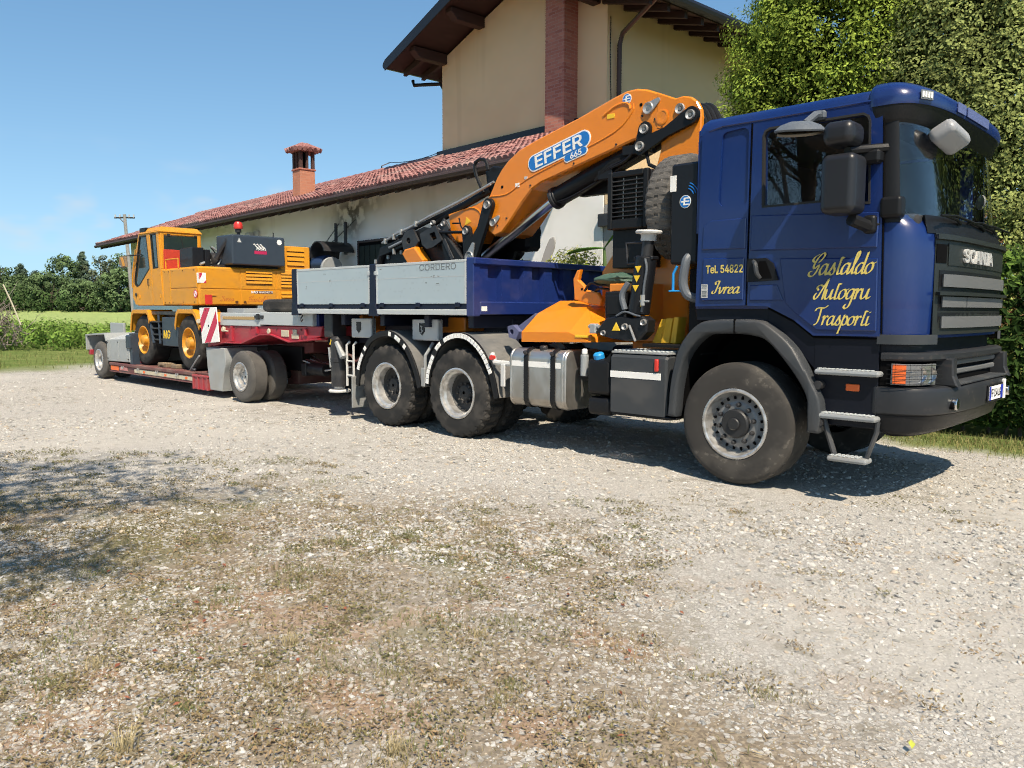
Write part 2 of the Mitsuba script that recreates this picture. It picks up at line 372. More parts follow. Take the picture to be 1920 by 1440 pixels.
def on_side(m, x, z, y, rot=0.0, sx=1.0, shear=0.0):
    """Lettering laid on a face that looks towards -y: reading along +x."""
    m = m.copy(); S = np.eye(4); S[0, 0] = sx; S[0, 1] = shear; m.apply_transform(S)
    c, s = math.cos(rot), math.sin(rot)
    m.apply_transform(basis(V(x, y, z), V(c, 0, s), V(-s, 0, c), V(0, -1, 0))); return m

def on_front(m, y, z, x, sx=1.0, shear=0.0):
    """Lettering on a face that looks towards +x: reading along +y."""
    m = m.copy(); S = np.eye(4); S[0, 0] = sx; S[0, 1] = shear; m.apply_transform(S)
    m.apply_transform(basis(V(x, y, z), V(0, 1, 0), V(0, 0, 1), V(1, 0, 0))); return m

# ---- scene bookkeeping --------------------------------------------------------------------------------------------
count = {}
def key_of(name, parent=None):
    k = (parent + '__' if parent else '') + name
    n = count.get(k, -1) + 1; count[k] = n
    return k if n == 0 else f'{k}_{n:03d}'

def thing(name, label, category, group=None):
    k = key_of(name); labels[k] = {'label': label, 'category': category}
    if group: labels[k]['group'] = group
    return k

def ob(parent, name, mesh, mat, smooth=35, label=None, **kw):
    k = key_of(name, parent)
    scene[k] = mikit.ply(mesh, 'mat_' + mat, smooth=smooth, **kw)
    if label: labels.setdefault(k, {})['label'] = label
    return k

def single(name, mesh, mat, label, category, group=None, smooth=35, **kw):
    k = ob(None, name, mesh, mat, smooth, **kw); labels[k] = {'label': label, 'category': category}
    if group: labels[k]['group'] = group
    return k

def struct(name, mesh, mat, smooth=True, **kw):
    k = ob(None, name, mesh, mat, smooth, **kw); labels[k] = {'kind': 'structure', 'label': kw.get('label') or name.replace('_', ' ')}
    return k

# ---- brush lettering ----------------------------------------------------------------------------------------------
BOWL = [(.92, .92), (.5, 1.02), (.12, .62), (.1, .15), (.35, 0), (.75, .35), (.95, 1)]
GL = {
 'a': (1.12, [BOWL, [(.95, 1), (.86, .25), (.98, .0), (1.22, .2)]]),
 's': (.95, [[(.0, .0), (.35, .5), (.62, 1.1), (.64, .75), (.86, .38), (.7, .02), (.38, 0), (.25, .18)]]),
 't': (.72, [[(.45, 1.6), (.32, .6), (.32, .1), (.5, 0), (.78, .2)], [(.42, 1.6), (.72, 1.52)]]),
 'l': (.68, [[(.05, .2), (.45, 1.0), (.72, 1.75), (.6, 2.1), (.42, 1.75), (.32, .6), (.38, .04), (.68, .15)]]),
 'd': (1.15, [BOWL, [(1.08, 1.95), (.94, .9), (.88, .18), (1.02, 0), (1.25, .2)]]),
 'o': (1.05, [[(.6, 1.02), (.18, .75), (.1, .2), (.42, 0), (.86, .35), (.86, .85), (.6, 1.02), (.85, .9), (1.1, 1.0)]]),
 'u': (1.12, [[(.1, 1), (.08, .25), (.3, 0), (.7, .35), (.88, 1)], [(.88, 1), (.82, .2), (.96, 0), (1.22, .2)]]),
 'g': (1.08, [BOWL, [(.95, 1), (.86, 0), (.7, -.7), (.38, -.98), (.08, -.8), (.2, -.55)]]),
 'r': (.80, [[(.02, .88), (.2, 1.04), (.2, .5), (.16, .0)], [(.2, .45), (.42, .9), (.62, 1.03), (.78, .88)]]),
 'p': (1.0, [[(.36, 1.15), (.16, 0), (-.02, -.95)], [(.25, .6), (.6, 1.02), (.9, .7), (.8, .15), (.5, 0), (.25, .18)]]),
 'i': (.56, [[(.26, 1), (.2, .2), (.36, 0), (.62, .2)], [(.36, 1.42), (.38, 1.46)]]),
 'v': (.95, [[(.0, .85), (.16, 1), (.3, .1), (.46, .05), (.8, .7), (.76, 1), (.98, .9)]]),
 'e': (.85, [[(.1, .45), (.58, .6), (.7, .9), (.45, 1.02), (.12, .6), (.15, .12), (.45, 0), (.88, .3)]]),
 'G': (1.5, [[(1.2, 1.2), (1.72, 1.8), (1.5, 2.1), (.95, 1.65), (.6, .95), (.75, .62), (1.25, .95), (1.1, .3), (.7, -.12), (.25, -.05), (.2, .28), (.48, .36)], [(.95, 1.95), (.5, 1.75), (.3, 1.42), (.55, 1.25)]]),
 'A': (1.5, [[(.22, .62), (.05, .3), (.25, .0), (.6, .3), (1.15, 1.4), (1.5, 2.1)], [(1.5, 2.1), (1.34, 1.0), (1.26, 0)], [(.42, .95), (.2, 1.25), (.55, 1.5), (1.1, 1.32)]]),
 'T': (1.15, [[(-.2, 1.62), (-.05, 1.9), (.5, 1.95), (1.1, 1.92), (1.5, 2.2)], [(.62, 1.92), (.62, 1.0), (.52, .35), (.22, .0), (.1, .06)]]),
 'J': (.95, [[(.2, 1.45), (.05, 1.8), (.36, 2.02), (.78, 1.95)], [(.74, 2.0), (.58, 1.0), (.46, .2), (.15, .0), (-.12, .15), (-.04, .42)]]),
}
def script_text(text, xh, pen=0.12, slant=0.28, depth=0.002):
    x, shapes = 0.0, []
    for ch in text:
        adv, strokes = GL[ch]
        for s in strokes:
            P = spline(np.array(s) + V(x, 0), 7) * V(0.92, 1)
            P[:, 0] += slant * P[:, 1]
            for a, b in zip(P[:-1], P[1:]):
                w = V(pen * 0.8, pen * 0.30)
                shapes.append(sg.MultiPoint([a - w, a + w, b - w, b + w]).convex_hull.buffer(pen * 0.22, 3))
        x += adv
    g = unary_union(shapes).simplify(0.012)
    ms = [trimesh.creation.extrude_polygon(q, depth / xh, engine='earcut') for q in getattr(g, 'geoms', [g])]
    m = cat(ms); m.apply_scale(xh); return m
pr('green_plank', (0.012, 0.022, 0.018), 0.8)
pr('brick_dark', (0.075, 0.040, 0.035), 0.9)
pr('plaster_cream', (0.66, 0.50, 0.30), 0.9)
pr('motor_blue', (0.02, 0.04, 0.10), 0.5)
pr('plate_violet', (0.10, 0.13, 0.28), 0.4)
pr('mudguard', dusty((0.11, 0.115, 0.12), (0.24, 0.225, 0.20), 3.0, 0.7, 2.0), 0.6)
pr('bed_under', (0.012, 0.016, 0.035), 0.6)
pr('box_black', (0.008, 0.009, 0.012), 0.38, clearcoat=0.2, specular=0.35)
pr('hose_grey', (0.10, 0.115, 0.135), 0.5)
pr('hinge_blue', (0.11, 0.12, 0.22), 0.45)
pr('tyre_dusty', proc(lambda p, n, uv: mix((0.062, 0.060, 0.058), (0.115, 0.108, 0.098), fbm(p.x * 8, p.y * 8, p.z * 8, 3))), 0.85)
pr('deck_wood', (0.10, 0.045, 0.04), 0.8)
pr('cream_strip', (0.50, 0.45, 0.34), 0.6)
pr('panel_pink', (0.45, 0.20, 0.19), 0.6)
pr('tan', (0.42, 0.28, 0.12), 0.5)
pr('stripe_red', (0.50, 0.03, 0.075), 0.45)
pr('magenta', (0.42, 0.02, 0.085), 0.45)
pr('brown_plate', (0.10, 0.035, 0.012), 0.5)
pr('louvre_dark', (0.10, 0.035, 0.004), 0.7)
pr('leaf_stalk', (0.10, 0.16, 0.05), 0.6)

# ===================================================================================================================
# ground and setting
def grid_ground():
    def axis(c, near, far, n):
        t = np.linspace(-1, 1, n); return c + np.sign(t) * (near * np.abs(t) * 0.55 + (far) * np.abs(t) ** 5)
    xs, ys = axis(0.5, 20, 2500, 230), axis(-3.5, 16, 2500, 230)
    X, Y = np.meshgrid(xs, ys, indexing='ij')
    P = np.stack([X, Y, 0 * X], -1)
    near = np.exp(-((X - 0.5) / 14) ** 2 - ((Y + 3) / 9) ** 2)
    Z = (meshkit.fbm(P * 0.9, 4) - 0.5) * 0.035 * near + (meshkit.fbm(P * 0.22, 3, 5) - 0.5) * 0.06 * near - 0.012
    verge = 1 / (1 + np.exp((X + 19.5 + 0.35 * Y) / 0.8))
    Z = Z + verge * 0.05 + np.clip((meshkit.fbm(P * 0.12, 3, 9) - 0.5), -1, 1) * 0.25 * verge * np.exp(-((X + 26) / 10) ** 2)
    return sheet(np.stack([X, Y, Z], -1)), (xs, ys, Z)
gm, GROUND = grid_ground()
def gz(x, y):
    xs, ys, Z = GROUND
    x, y = np.atleast_1d(x), np.atleast_1d(y)
    i = np.clip(np.searchsorted(xs, x) - 1, 0, len(xs) - 2); j = np.clip(np.searchsorted(ys, y) - 1, 0, len(ys) - 2)
    a = np.clip((x - xs[i]) / (xs[i + 1] - xs[i]), 0, 1); b = np.clip((y - ys[j]) / (ys[j + 1] - ys[j]), 0, 1)
    return Z[i, j] * (1 - a) * (1 - b) + Z[i + 1, j] * a * (1 - b) + Z[i, j + 1] * (1 - a) * b + Z[i + 1, j + 1] * a * b
struct('ground', gm, 'yard')
labels['ground']['label'] = 'pale gravel yard with worn dry turf in the foreground'
def cam_xy(u, w):
    """Ground point u metres to the right of and w metres away from where the camera stands."""
    return CAM[0] + u * Xh[0] + w * Zh[0], CAM[1] + u * Xh[1] + w * Zh[1]
# the mown field far behind the weeds
a, b = np.linspace(0, 1, 30), np.linspace(-1, 1, 30)
w = 44 + 420 * a[:, None] ** 2 + 0 * b; u = -28 + b[None, :] * (60 + 400 * a[:, None])
fx, fy = cam_xy(u, w)
struct('field', sheet(np.stack([fx, fy, 0.20 + 1.25 * np.clip((w - 44) / 36, 0, 1) + 0 * b], -1)), 'meadow')
labels['field']['label'] = 'bright green mown field behind the weeds'

# ---- leaves -------------------------------------------------------------------------------------------------------
def leaves(P, N, size, col, rng, aspect=0.5, fold=0.0):
    """Kite-shaped leaves at P, with length size, lying across the directions N; col (n, 3)."""
    n = len(P); size = np.broadcast_to(size, n)
    r = rng.normal(size=(n, 3)); N = N / np.maximum(np.linalg.norm(N, axis=1, keepdims=True), 1e-9)
    a = r - N * np.einsum('ij,ij->i', r, N)[:, None]; a /= np.linalg.norm(a, axis=1, keepdims=True); b = np.cross(N, a)
    s = size[:, None]
    v = np.stack([P - a * s * 0.5, P + b * s * aspect * 0.5 + N * s * fold, P + a * s * 0.5, P - b * s * aspect * 0.5 + N * s * fold], 1).reshape(-1, 3)
    i = np.arange(n)[:, None] * 4
    f = np.concatenate([i + np.array([[0, 1, 2]]), i + np.array([[0, 2, 3]])], 1).reshape(-1, 3)
    return trimesh.Trimesh(v, f, process=False), np.repeat(np.clip(col, 0.004, 0.9), 4, axis=0)

def blades(P, h, lean, width, col, rng):
    """Grass blades: bent strips of two parts."""
    n = len(P); az = rng.uniform(0, 2 * np.pi, n); d = np.stack([np.cos(az), np.sin(az), 0 * az], 1); s = np.stack([-np.sin(az), np.cos(az), 0 * az], 1)
    h, lean, width = (np.broadcast_to(x, n)[:, None] for x in (h, lean, width))
    m = P + d * lean * h * 0.35 + V(0, 0, 1) * h * 0.62; t = P + d * lean * h + V(0, 0, 1) * h * (1 - 0.25 * lean)
    v = np.stack([P - s * width / 2, P + s * width / 2, m + s * width * 0.35, m - s * width * 0.35, t], 1).reshape(-1, 3)
    i = np.arange(n)[:, None] * 5
    f = np.concatenate([i + np.array([[0, 1, 2]]), i + np.array([[0, 2, 3]]), i + np.array([[3, 2, 4]])], 1).reshape(-1, 3)
    return trimesh.Trimesh(v, f, process=False), np.repeat(np.clip(col, 0.004, 0.9), 5, axis=0)

def vc(parent, name, mc, mat, label=None):
    m, c = mc
    return ob(parent, name, m, mat, False, label=label, color=c)

def both(*mcs):
    return trimesh.util.concatenate([m for m, _ in mcs]), np.vstack([c for _, c in mcs])

def sphere_dirs(n, rng):
    d = rng.normal(size=(n, 3)); return d / np.linalg.norm(d, axis=1, keepdims=True)

# gravel: real stones, most of them near the viewer
rng = np.random.default_rng(5)
OCT = trimesh.creation.icosphere(subdivisions=0)
def stones(n, wlo, whi, slo, shi, power, seed):
    rng = np.random.default_rng(seed)
    w = (wlo ** power + rng.uniform(0, 1, n) * (whi ** power - wlo ** power)) ** (1 / power)
    u = rng.uniform(-0.72, 0.72, n) * w
    x, y = cam_xy(u, w)
    dens = meshkit.fbm(np.stack([x * 0.5, y * 0.5, 0 * x], 1), 3, 3) * 0.6 + meshkit.fbm(np.stack([x * 2.0, y * 2.0, 0 * x], 1), 3, 4) * 0.5
    turf = (u + 0.42 * w < 1.9 + 1.0 * (dens - 0.5)) & (w < 6.5)
    keep = (dens + np.where(turf, -0.06, 0.0) > rng.uniform(0.25, 0.70, n)) & ~((x < -18.5) | ((y > 3.2) & (x > -6)) | ((y > 4.2)))
    x, y, w = x[keep], y[keep], w[keep]; n = len(x)
    s = slo * np.exp(rng.exponential(0.42, n)); s = np.minimum(s, shi) * np.clip(w / 3.2, 0.85, 1.5)
    B = OCT.vertices; k = len(B)
    jit = 1 + rng.uniform(-0.28, 0.28, (n, k))
    sc = np.stack([s * rng.uniform(0.8, 1.35, n), s * rng.uniform(0.6, 1.0, n), s * rng.uniform(0.28, 0.6, n)], 1)
    az = rng.uniform(0, 2 * np.pi, n); c, si = np.cos(az), np.sin(az)
    v = B[None] * jit[:, :, None] * sc[:, None, :] * 0.5
    tilt = rng.normal(0, 0.22, n)[:, None]
    vz = v[..., 2] + tilt * v[..., 0]
    v = np.stack([v[..., 0] * c[:, None] - v[..., 1] * si[:, None] + x[:, None], v[..., 0] * si[:, None] + v[..., 1] * c[:, None] + y[:, None], vz + (gz(x, y) + sc[:, 2] * 0.16)[:, None]], -1)
    f = (OCT.faces[None] + (np.arange(n) * k)[:, None, None]).reshape(-1, 3)
    tone = rng.beta(2.4, 2.0, n)[:, None]
    col = (1 - tone) * V(0.25, 0.242, 0.226) + tone * V(0.60, 0.585, 0.55)
    hue = rng.uniform(0, 1, n)[:, None]
    col = np.where(hue < 0.13, col * V(1.02, 0.90, 0.76), np.where(hue > 0.93, col * V(0.62, 0.64, 0.66), col))
    col = np.where(hue > 0.985, V(0.72, 0.70, 0.66), col)
    return trimesh.Trimesh(v.reshape(-1, 3), f, process=False), np.repeat(col, k, 0)
g = both(stones(95000, 1.95, 5.6, 0.0065, 0.030, 0.55, 1), stones(46000, 4.8, 11.0, 0.0095, 0.030, 0.6, 2), stones(16000, 10.0, 24.0, 0.014, 0.04, 0.6, 3))
k = vc(None, 'gravel', g, 'stone'); labels[k] = {'kind': 'stuff', 'label': 'loose grey and white gravel stones', 'category': 'gravel'}

# dry and green grass growing through the gravel
def turf_blades():
    rng = np.random.default_rng(11); out_ = []
    n = 60000
    w = (1.95 ** 0.9 + rng.uniform(0, 1, n) * (7.6 ** 0.9 - 1.95 ** 0.9)) ** (1 / 0.9); u = rng.uniform(-0.70, 0.70, n) * w
    x, y = cam_xy(u, w); q = np.stack([x, y, 0 * x], 1)
    d = meshkit.fbm(q * 1.6, 4, 21); d2 = meshkit.fbm(q * 0.45, 3, 22); cl = meshkit.noise(q * 7.5, 23)
    zone = 1 / (1 + np.exp((u + 0.42 * w - 1.7 - (d2 - 0.5) * 4.0) / 0.35)) / (1 + np.exp((w - 5.9 - (d2 - 0.5) * 3) / 0.4))
    keep = (zone * 0.95 + 0.06) * np.clip((d - 0.38) * 4.0, 0.05, 1) * np.clip((cl - .30) * 3, .05, 1) > rng.uniform(0.0, 1.0, n)
    P = np.stack([x, y, gz(x, y)], 1)[keep]; g = (d[keep] * 2.2 - 0.75)[:, None] + rng.normal(0, 0.25, (keep.sum(), 1))
    g = np.clip(g, 0, 1)
    col = (1 - g) * V(0.40, 0.325, 0.19) + g * V(0.20, 0.215, 0.085)
    col = col * rng.uniform(0.75, 1.25, (len(P), 1))
    out_.append(blades(P, rng.uniform(0.006, 0.022, len(P)) * (0.7 + 0.6 * g[:, 0]), rng.uniform(0.3, 1.1, len(P)), rng.uniform(0.0022, 0.0042, len(P)), col, rng))
    # bushy little clumps of low weeds
    for i in range(150):
        ww = rng.uniform(2.1, 7.5); uu = rng.uniform(-0.68, 0.35) * ww
        if uu + 0.42 * ww > 2.3 + rng.normal(0, 0.8): continue
        cx, cy = cam_xy(uu, ww); k = int(rng.uniform(40, 120)); r = rng.uniform(0.03, 0.10)
        px, py = cx + rng.normal(0, r, k), cy + rng.normal(0, r, k); green = rng.uniform(0, 1)
        c = ((1 - green) * V(0.36, 0.29, 0.165) + green * V(0.165, 0.195, 0.075)) * rng.uniform(0.7, 1.2, (k, 1))
        out_.append(blades(np.stack([px, py, gz(px, py)], 1), rng.uniform(0.010, 0.038, k), rng.uniform(0.4, 1.2, k), 0.0035, c, rng))
    # low matted weeds: rosettes of tiny leaves pressed to the ground
    for i in range(1500):
        ww = (2.0 ** .7 + rng.uniform() * (8.5 ** .7 - 2.0 ** .7)) ** (1 / .7); uu = rng.uniform(-.70, .62) * ww
        cx, cy = cam_xy(uu, ww); dn = meshkit.fbm(np.array([[cx * .55, cy * .55, 3.0]]), 3, 33)[0]
        if uu + .42 * ww > 1.9 + (dn - .5) * 9 + (rng.uniform() < .12) * 9 or ww > 7.0 + (dn - .5) * 8: continue
        k = int(rng.uniform(22, 60)); r = rng.uniform(.02, .075) * (1 + .12 * ww); px, py = cx + rng.normal(0, r, k), cy + rng.normal(0, r * .8, k); green = np.clip(rng.normal(.45 + (dn - .5) * 1.5, .3), 0, 1)
        c = ((1 - green) * V(.34, .245, .145) + green * V(.185, .185, .085)) * rng.uniform(.6, 1.25, (k, 1))
        out_.append(leaves(np.stack([px, py, gz(px, py) + rng.uniform(.004, .020, k)], 1), np.stack([rng.normal(0, .6, k), rng.normal(0, .6, k), np.ones(k)], 1), rng.uniform(.008, .020, k) * (1 + .08 * ww), c, rng, .45, .1))
    # pale dry tufts
    for (uu, ww, hh) in [(-1.32, 2.62, .11), (-0.38, 2.12, .13), (-0.40, 2.62, .08), (-1.0, 3.5, .07), (-1.75, 3.25, .06), (-0.15, 3.6, .05), (-2.2, 4.6, .08)]:
        cx, cy = cam_xy(uu, ww); k = 70; px, py = cx + rng.normal(0, 0.02, k), cy + rng.normal(0, 0.02, k)
        out_.append(blades(np.stack([px, py, gz(px, py)], 1), rng.uniform(0.4, 1.0, k) * hh, rng.uniform(0.2, 1.1, k), 0.003, V(0.50, 0.42, 0.25) * rng.uniform(0.8, 1.15, (k, 1)), rng))
    return both(*out_)
k = vc(None, 'dry_grass', turf_blades(), 'leaf'); labels[k] = {'kind': 'stuff', 'label': 'short dry and green grass growing through the gravel', 'category': 'grass'}

def straw():
    rng = np.random.default_rng(29); n = 26000
    w = (1.95 ** .8 + rng.uniform(0, 1, n) * (7.0 ** .8 - 1.95 ** .8)) ** 1.25; u = rng.uniform(-.70, .70, n) * w; x, y = cam_xy(u, w); q = np.stack([x, y, 0 * x], 1)
    keep = (1 / (1 + np.exp((u + .42 * w - 1.9 - (meshkit.fbm(q * .45, 3, 22) - .5) * 4) / .4)) + .04) * np.clip((meshkit.fbm(q * 2.2, 3, 27) - .36) * 4, 0, 1) > rng.uniform(0, 1, n)
    x, y = x[keep], y[keep]; n = len(x); N = np.stack([rng.normal(0, .3, n), rng.normal(0, .3, n), np.ones(n)], 1); g = rng.uniform(0, 1, (n, 1))
    return leaves(np.stack([x, y, gz(x, y) + .008], 1), N, rng.uniform(.015, .06, n), ((1 - g) * V(.24, .17, .10) + g * V(.50, .41, .26)) * rng.uniform(.7, 1.1, (n, 1)), rng, .085, .0)
k = vc(None, 'straw', straw(), 'leaf'); labels[k] = {'kind': 'stuff', 'label': 'dead grass stalks lying on the ground', 'category': 'straw'}

# fallen red-brown and yellow leaves and twigs, a few of them
def litter():
    rng = np.random.default_rng(31); n = 170
    w = rng.uniform(2.0, 5.2, n); u = rng.uniform(-0.68, 0.25, n) * w; x, y = cam_xy(u, w)
    N = np.stack([rng.normal(0, .25, n), rng.normal(0, .25, n), np.ones(n)], 1)
    col = np.where(rng.uniform(size=(n, 1)) < 0.6, V(0.30, 0.10, 0.055), V(0.26, 0.17, 0.095)) * rng.uniform(0.6, 1.25, (n, 1))
    return leaves(np.stack([x, y, gz(x, y) + 0.014], 1), N, rng.uniform(0.018, 0.042, n), col * V(1.0, 1.15, 1.3), rng, 0.45, 0.08)
k = vc(None, 'leaf_litter', litter(), 'leaf'); labels[k] = {'kind': 'stuff', 'label': 'scattered red brown fallen leaves in the foreground', 'category': 'leaves'}
yx, yy = cam_xy(1.395, 2.66)
lf = leaves(V(yx, yy, gz(yx, yy)[0] + 0.03)[None], V(0.3, -0.3, 1)[None], 0.040, V(0.52, 0.56, 0.10)[None], np.random.default_rng(2), 0.6, 0.12)
k = vc(None, 'fallen_leaf', lf, 'leaf'); labels[k] = {'label': 'single yellow green leaf fallen on the gravel at right', 'category': 'leaf'}

# verge grass left of the yard, and along the hedge
def verge():
    rng = np.random.default_rng(41); out_ = []
    n = 15000; x = rng.uniform(-46, -17.5, n); y = rng.uniform(-14, 14, n)
    keep = (x + 0.35 * y < -18.3 + rng.normal(0, 0.7, n)) & (meshkit.fbm(np.stack([x, y, 0 * x], 1) * 0.5, 3, 7) > 0.42)
    P = np.stack([x, y, gz(x, y) - 0.01], 1)[keep]; k = len(P)
    g = meshkit.fbm(P * 0.4, 3, 8)[:, None]
    col = ((1 - g) * V(0.30, 0.27, 0.12) + g * V(0.10, 0.18, 0.045)) * rng.uniform(0.7, 1.2, (k, 1))
    out_.append(blades(P, rng.uniform(0.05, 0.22, k), rng.uniform(0.3, 1.0, k), rng.uniform(0.012, 0.025, k), col, rng))
    n = 9000; x = rng.uniform(-4, 3.2, n); y = rng.normal(4.05, 0.42, n)
    P = np.stack([x, y, gz(x, y)], 1); g = rng.uniform(0, 1, (n, 1))
    col = ((1 - g) * V(0.36, 0.30, 0.14) + g * V(0.12, 0.18, 0.05)) * rng.uniform(0.7, 1.2, (n, 1))
    out_.append(blades(P, rng.uniform(0.02, 0.10, n), rng.uniform(0.3, 1.1, n), rng.uniform(0.004, 0.008, n), col, rng))
    return both(*out_)
k = vc(None, 'verge_grass', verge(), 'leaf'); labels[k] = {'kind': 'stuff', 'label': 'rough green grass edging the yard', 'category': 'grass'}

# ===================================================================================================================
# buildings. Their frame: a along the wall to the right, b away from the yard; turned 4.4 degrees to the lorry
TURN = trimesh.transformations.rotation_matrix(-math.radians(4.4), (0, 0, 1))
def B(m): return moved(m, TURN)
def bpt(a, b, z): return (TURN @ V(a, b, z, 1))[:3]

def tile_roof(a0, a1, b0, z0, slope, length, tw=0.165, tl=0.34):
    """Rows of barrel tiles on a slope that climbs towards +b."""
    up = V(0, 1, slope); up /= np.linalg.norm(up); nrm = V(0, -slope, 1); nrm /= np.linalg.norm(nrm)
    na, nb = int(round((a1 - a0) / tw)), int(round(length / tl)); tw, tl = (a1 - a0) / na, length / nb
    t = np.linspace(0, math.pi, 6); rng = np.random.default_rng(3)
    i, j = np.meshgrid(np.arange(na), np.arange(nb), indexing='ij'); i, j = i.ravel(), j.ravel(); n = len(i)
    o = V(0, b0, z0) + np.stack([a0 + (i + 0.5) * tw, 0 * i, 0 * i], 1) + (j * tl)[:, None] * up + rng.normal(0, 0.006, (n, 1)) * nrm
    Vv = []
    for e, lift, w in ((0.0, 0.055, 0.5), (1.06, 0.030, 0.42)):
        prof = np.stack([-np.cos(t) * tw * w, np.sin(t) * tw * 0.36 + lift], 1)
        Vv.append(o[:, None, :] + e * tl * up + prof[None, :, :1] * V(1, 0, 0) + prof[None, :, 1:] * nrm)
    prof = np.stack([-np.cos(t) * tw * 0.5, t * 0 + 0.0], 1)
    front = o[:, None, :] + prof[None, :, :1] * V(1, 0, 0)
    Vv = np.concatenate([Vv[0], Vv[1], front], 1); k = 18; F = []
    for q in range(5): F += [[q, q + 1, q + 7], [q, q + 7, q + 6], [q, q + 12, q + 13], [q, q + 13, q + 1]]
    F = (np.array(F)[None] + (np.arange(n) * k)[:, None, None]).reshape(-1, 3)
    return trimesh.Trimesh(Vv.reshape(-1, 3), F, process=False)

# ---- the long low building ----
FB = thing('farm_building', 'long low whitewashed building with a pink tiled roof behind the yellow crane', 'building')
E0, B0, Z0, SL = -33.4, 3.67, 4.2, 0.37; EW, WB = -6.4, 4.67
ztop = lambda b: Z0 + SL * (b - B0)
wall = prism([(-32.3, -0.05), (-5.75, -0.05), (-5.75, 4.42), (-32.3, 4.42)], 'y', WB, WB + 0.4, 0)
ob(FB, 'front_wall', B(wall), 'plaster_white', False)
gw = prism([(WB, -0.05), (7.9, -0.05), (7.9, ztop(7.9) - 0.14), (WB, ztop(WB) - 0.14)], 'x', -32.29, -31.95, 0)
ob(FB, 'end_wall', B(gw), 'plaster_white', False)
soff = prism([(B0, Z0 - 0.03), (7.9, ztop(7.9) - 0.03), (7.9, ztop(7.9) - 0.13), (B0 + 0.02, Z0 - 0.11)], 'x', E0, EW, 0)
roofk = ob(FB, 'roof', B(soff), 'fascia', False, label='dark underside of the low tiled roof')
tl = tile_roof(E0 - 0.05, EW, B0 - 0.05, Z0 - 0.02, SL, (7.9 - B0 - 0.05) * math.hypot(1, SL))
k = ob(roofk, 'tiling', B(tl), 'terracotta', 50, label='rows of pink barrel tiles'); labels[k]['kind'] = 'stuff'
back = prism([(7.9, ztop(7.9)), (12.0, 4.2), (12.0, 4.1), (7.9, ztop(7.9) - 0.12)], 'x', E0, -15.2, 0)
ob(roofk, 'rear_slope', B(back), 'terracotta', False)
ridge = [cyl((x, 7.88, ztop(7.9) + 0.03), (x + 0.43, 7.88, ztop(7.9) + 0.05), 0.105, 10) for x in np.arange(E0, -14.9, 0.40)]
k = ob(roofk, 'ridge_tiles', B(cat(ridge)), 'terracotta', 50); labels[k] = {'kind': 'stuff', 'label': 'row of ridge tiles on the low roof'}
raf = cat([prism([(B0 + 0.05, Z0 - 0.10), (WB + 0.1, ztop(WB + .1) - 0.12), (WB + 0.1, ztop(WB + .1) - 0.24), (B0 + 0.05, Z0 - 0.19)], 'x', x, x + 0.09, 0) for x in np.arange(E0 + 0.2, EW, 0.62)])
k = ob(roofk, 'rafters', B(raf), 'fascia', False); labels[k] = {'kind': 'stuff', 'label': 'dark rafter ends under the low eave'}
ob(roofk, 'gutter', B(tube([(E0, B0 - 0.09, Z0 - 0.07), (EW, B0 - 0.09, Z0 - 0.06)], 0.06, 8)), 'fascia')
ob(roofk, 'flashing', B(prism([(-14.9, 5.70), (-9.4, 5.70), (-9.4, 5.98), (-14.9, 5.98)], 'y', 7.80, 7.88, 0.01)), 'gutter')
# window opening, barn opening
def opening(name, a0, a1, z0, z1, mat='void', parent=FB):
    k = ob(parent, name, B(box(a0, a1, WB - 0.012, WB + 0.05, z0, z1, 0)), mat, False)
    fr = [box(a0 - .06, a0, WB - .03, WB + .03, z0 - .06, z1 + .06), box(a1, a1 + .06, WB - .03, WB + .03, z0 - .06, z1 + .06), box(a0, a1, WB - .03, WB + .03, z1, z1 + .06)]
    ob(k, 'frame', B(cat(fr)), 'fascia', False); return k
opening('window', -17.35, -16.45, 2.55, 3.16)
dk = opening('doorway', -13.95, -11.7, 0.0, 3.18)
for i in range(9):
    x = -13.9 + i * 0.25
    ob(dk, 'plank', B(box(x, x + 0.225, WB - 0.03, WB - 0.015, 0.0, 3.1, 0.004)), 'green_plank', False)
# security lamp and junction pieces under the eave
SLAMP = ob(FB, 'wall_lamp', B(cat([box(-20.25, -19.95, WB - 0.25, WB - 0.08, 3.62, 3.86, 0.02), box(-20.0, -19.7, WB - 0.08, WB, 3.5, 3.9, 0.01)])), 'sticker_grey', False)
# chimney on the low roof
CH = thing('chimney_stack', 'brick chimney with a tiled cap on the low pink roof', 'chimney')
ca, cb, cw = -17.75, 5.15, 0.235; cz = ztop(cb) + 0.0
ob(CH, 'shaft', B(box(ca - cw, ca + cw, cb - cw, cb + cw, cz - 0.4, cz + 0.74, 0.012)), 'brick_light', False)
ob(CH, 'band', B(box(ca - cw - .025, ca + cw + .025, cb - cw - .025, cb + cw + .025, cz + 0.74, cz + 0.79, 0.01)), 'brick', False)
zo, zt = cz + .79, cz + 1.27
for sx in (-1, 1):
    for sy in (-1, 1):
        xa, ya = ca + sx * cw, cb + sy * cw
        ob(CH, 'pier', B(box(min(xa, xa - sx * .09), max(xa, xa - sx * .09), min(ya, ya - sy * .09), max(ya, ya - sy * .09), zo, zt, 0.006)), 'brick_dark', False)
ob(CH, 'flue', B(box(ca - 0.10, ca + 0.10, cb - 0.10, cb + 0.10, zo, zt, 0.01)), 'void', False)
for dx, dy in ((1, 0), (0, -1)): ob(CH, 'mid_pier', B(box(ca + dx * (cw - .03) - .035, ca + dx * (cw - .03) + .03, cb + dy * (cw - .03) - .03, cb + dy * (cw - .03) + .035, zo, zt, .004)), 'brick_dark', False)
cpw = .34
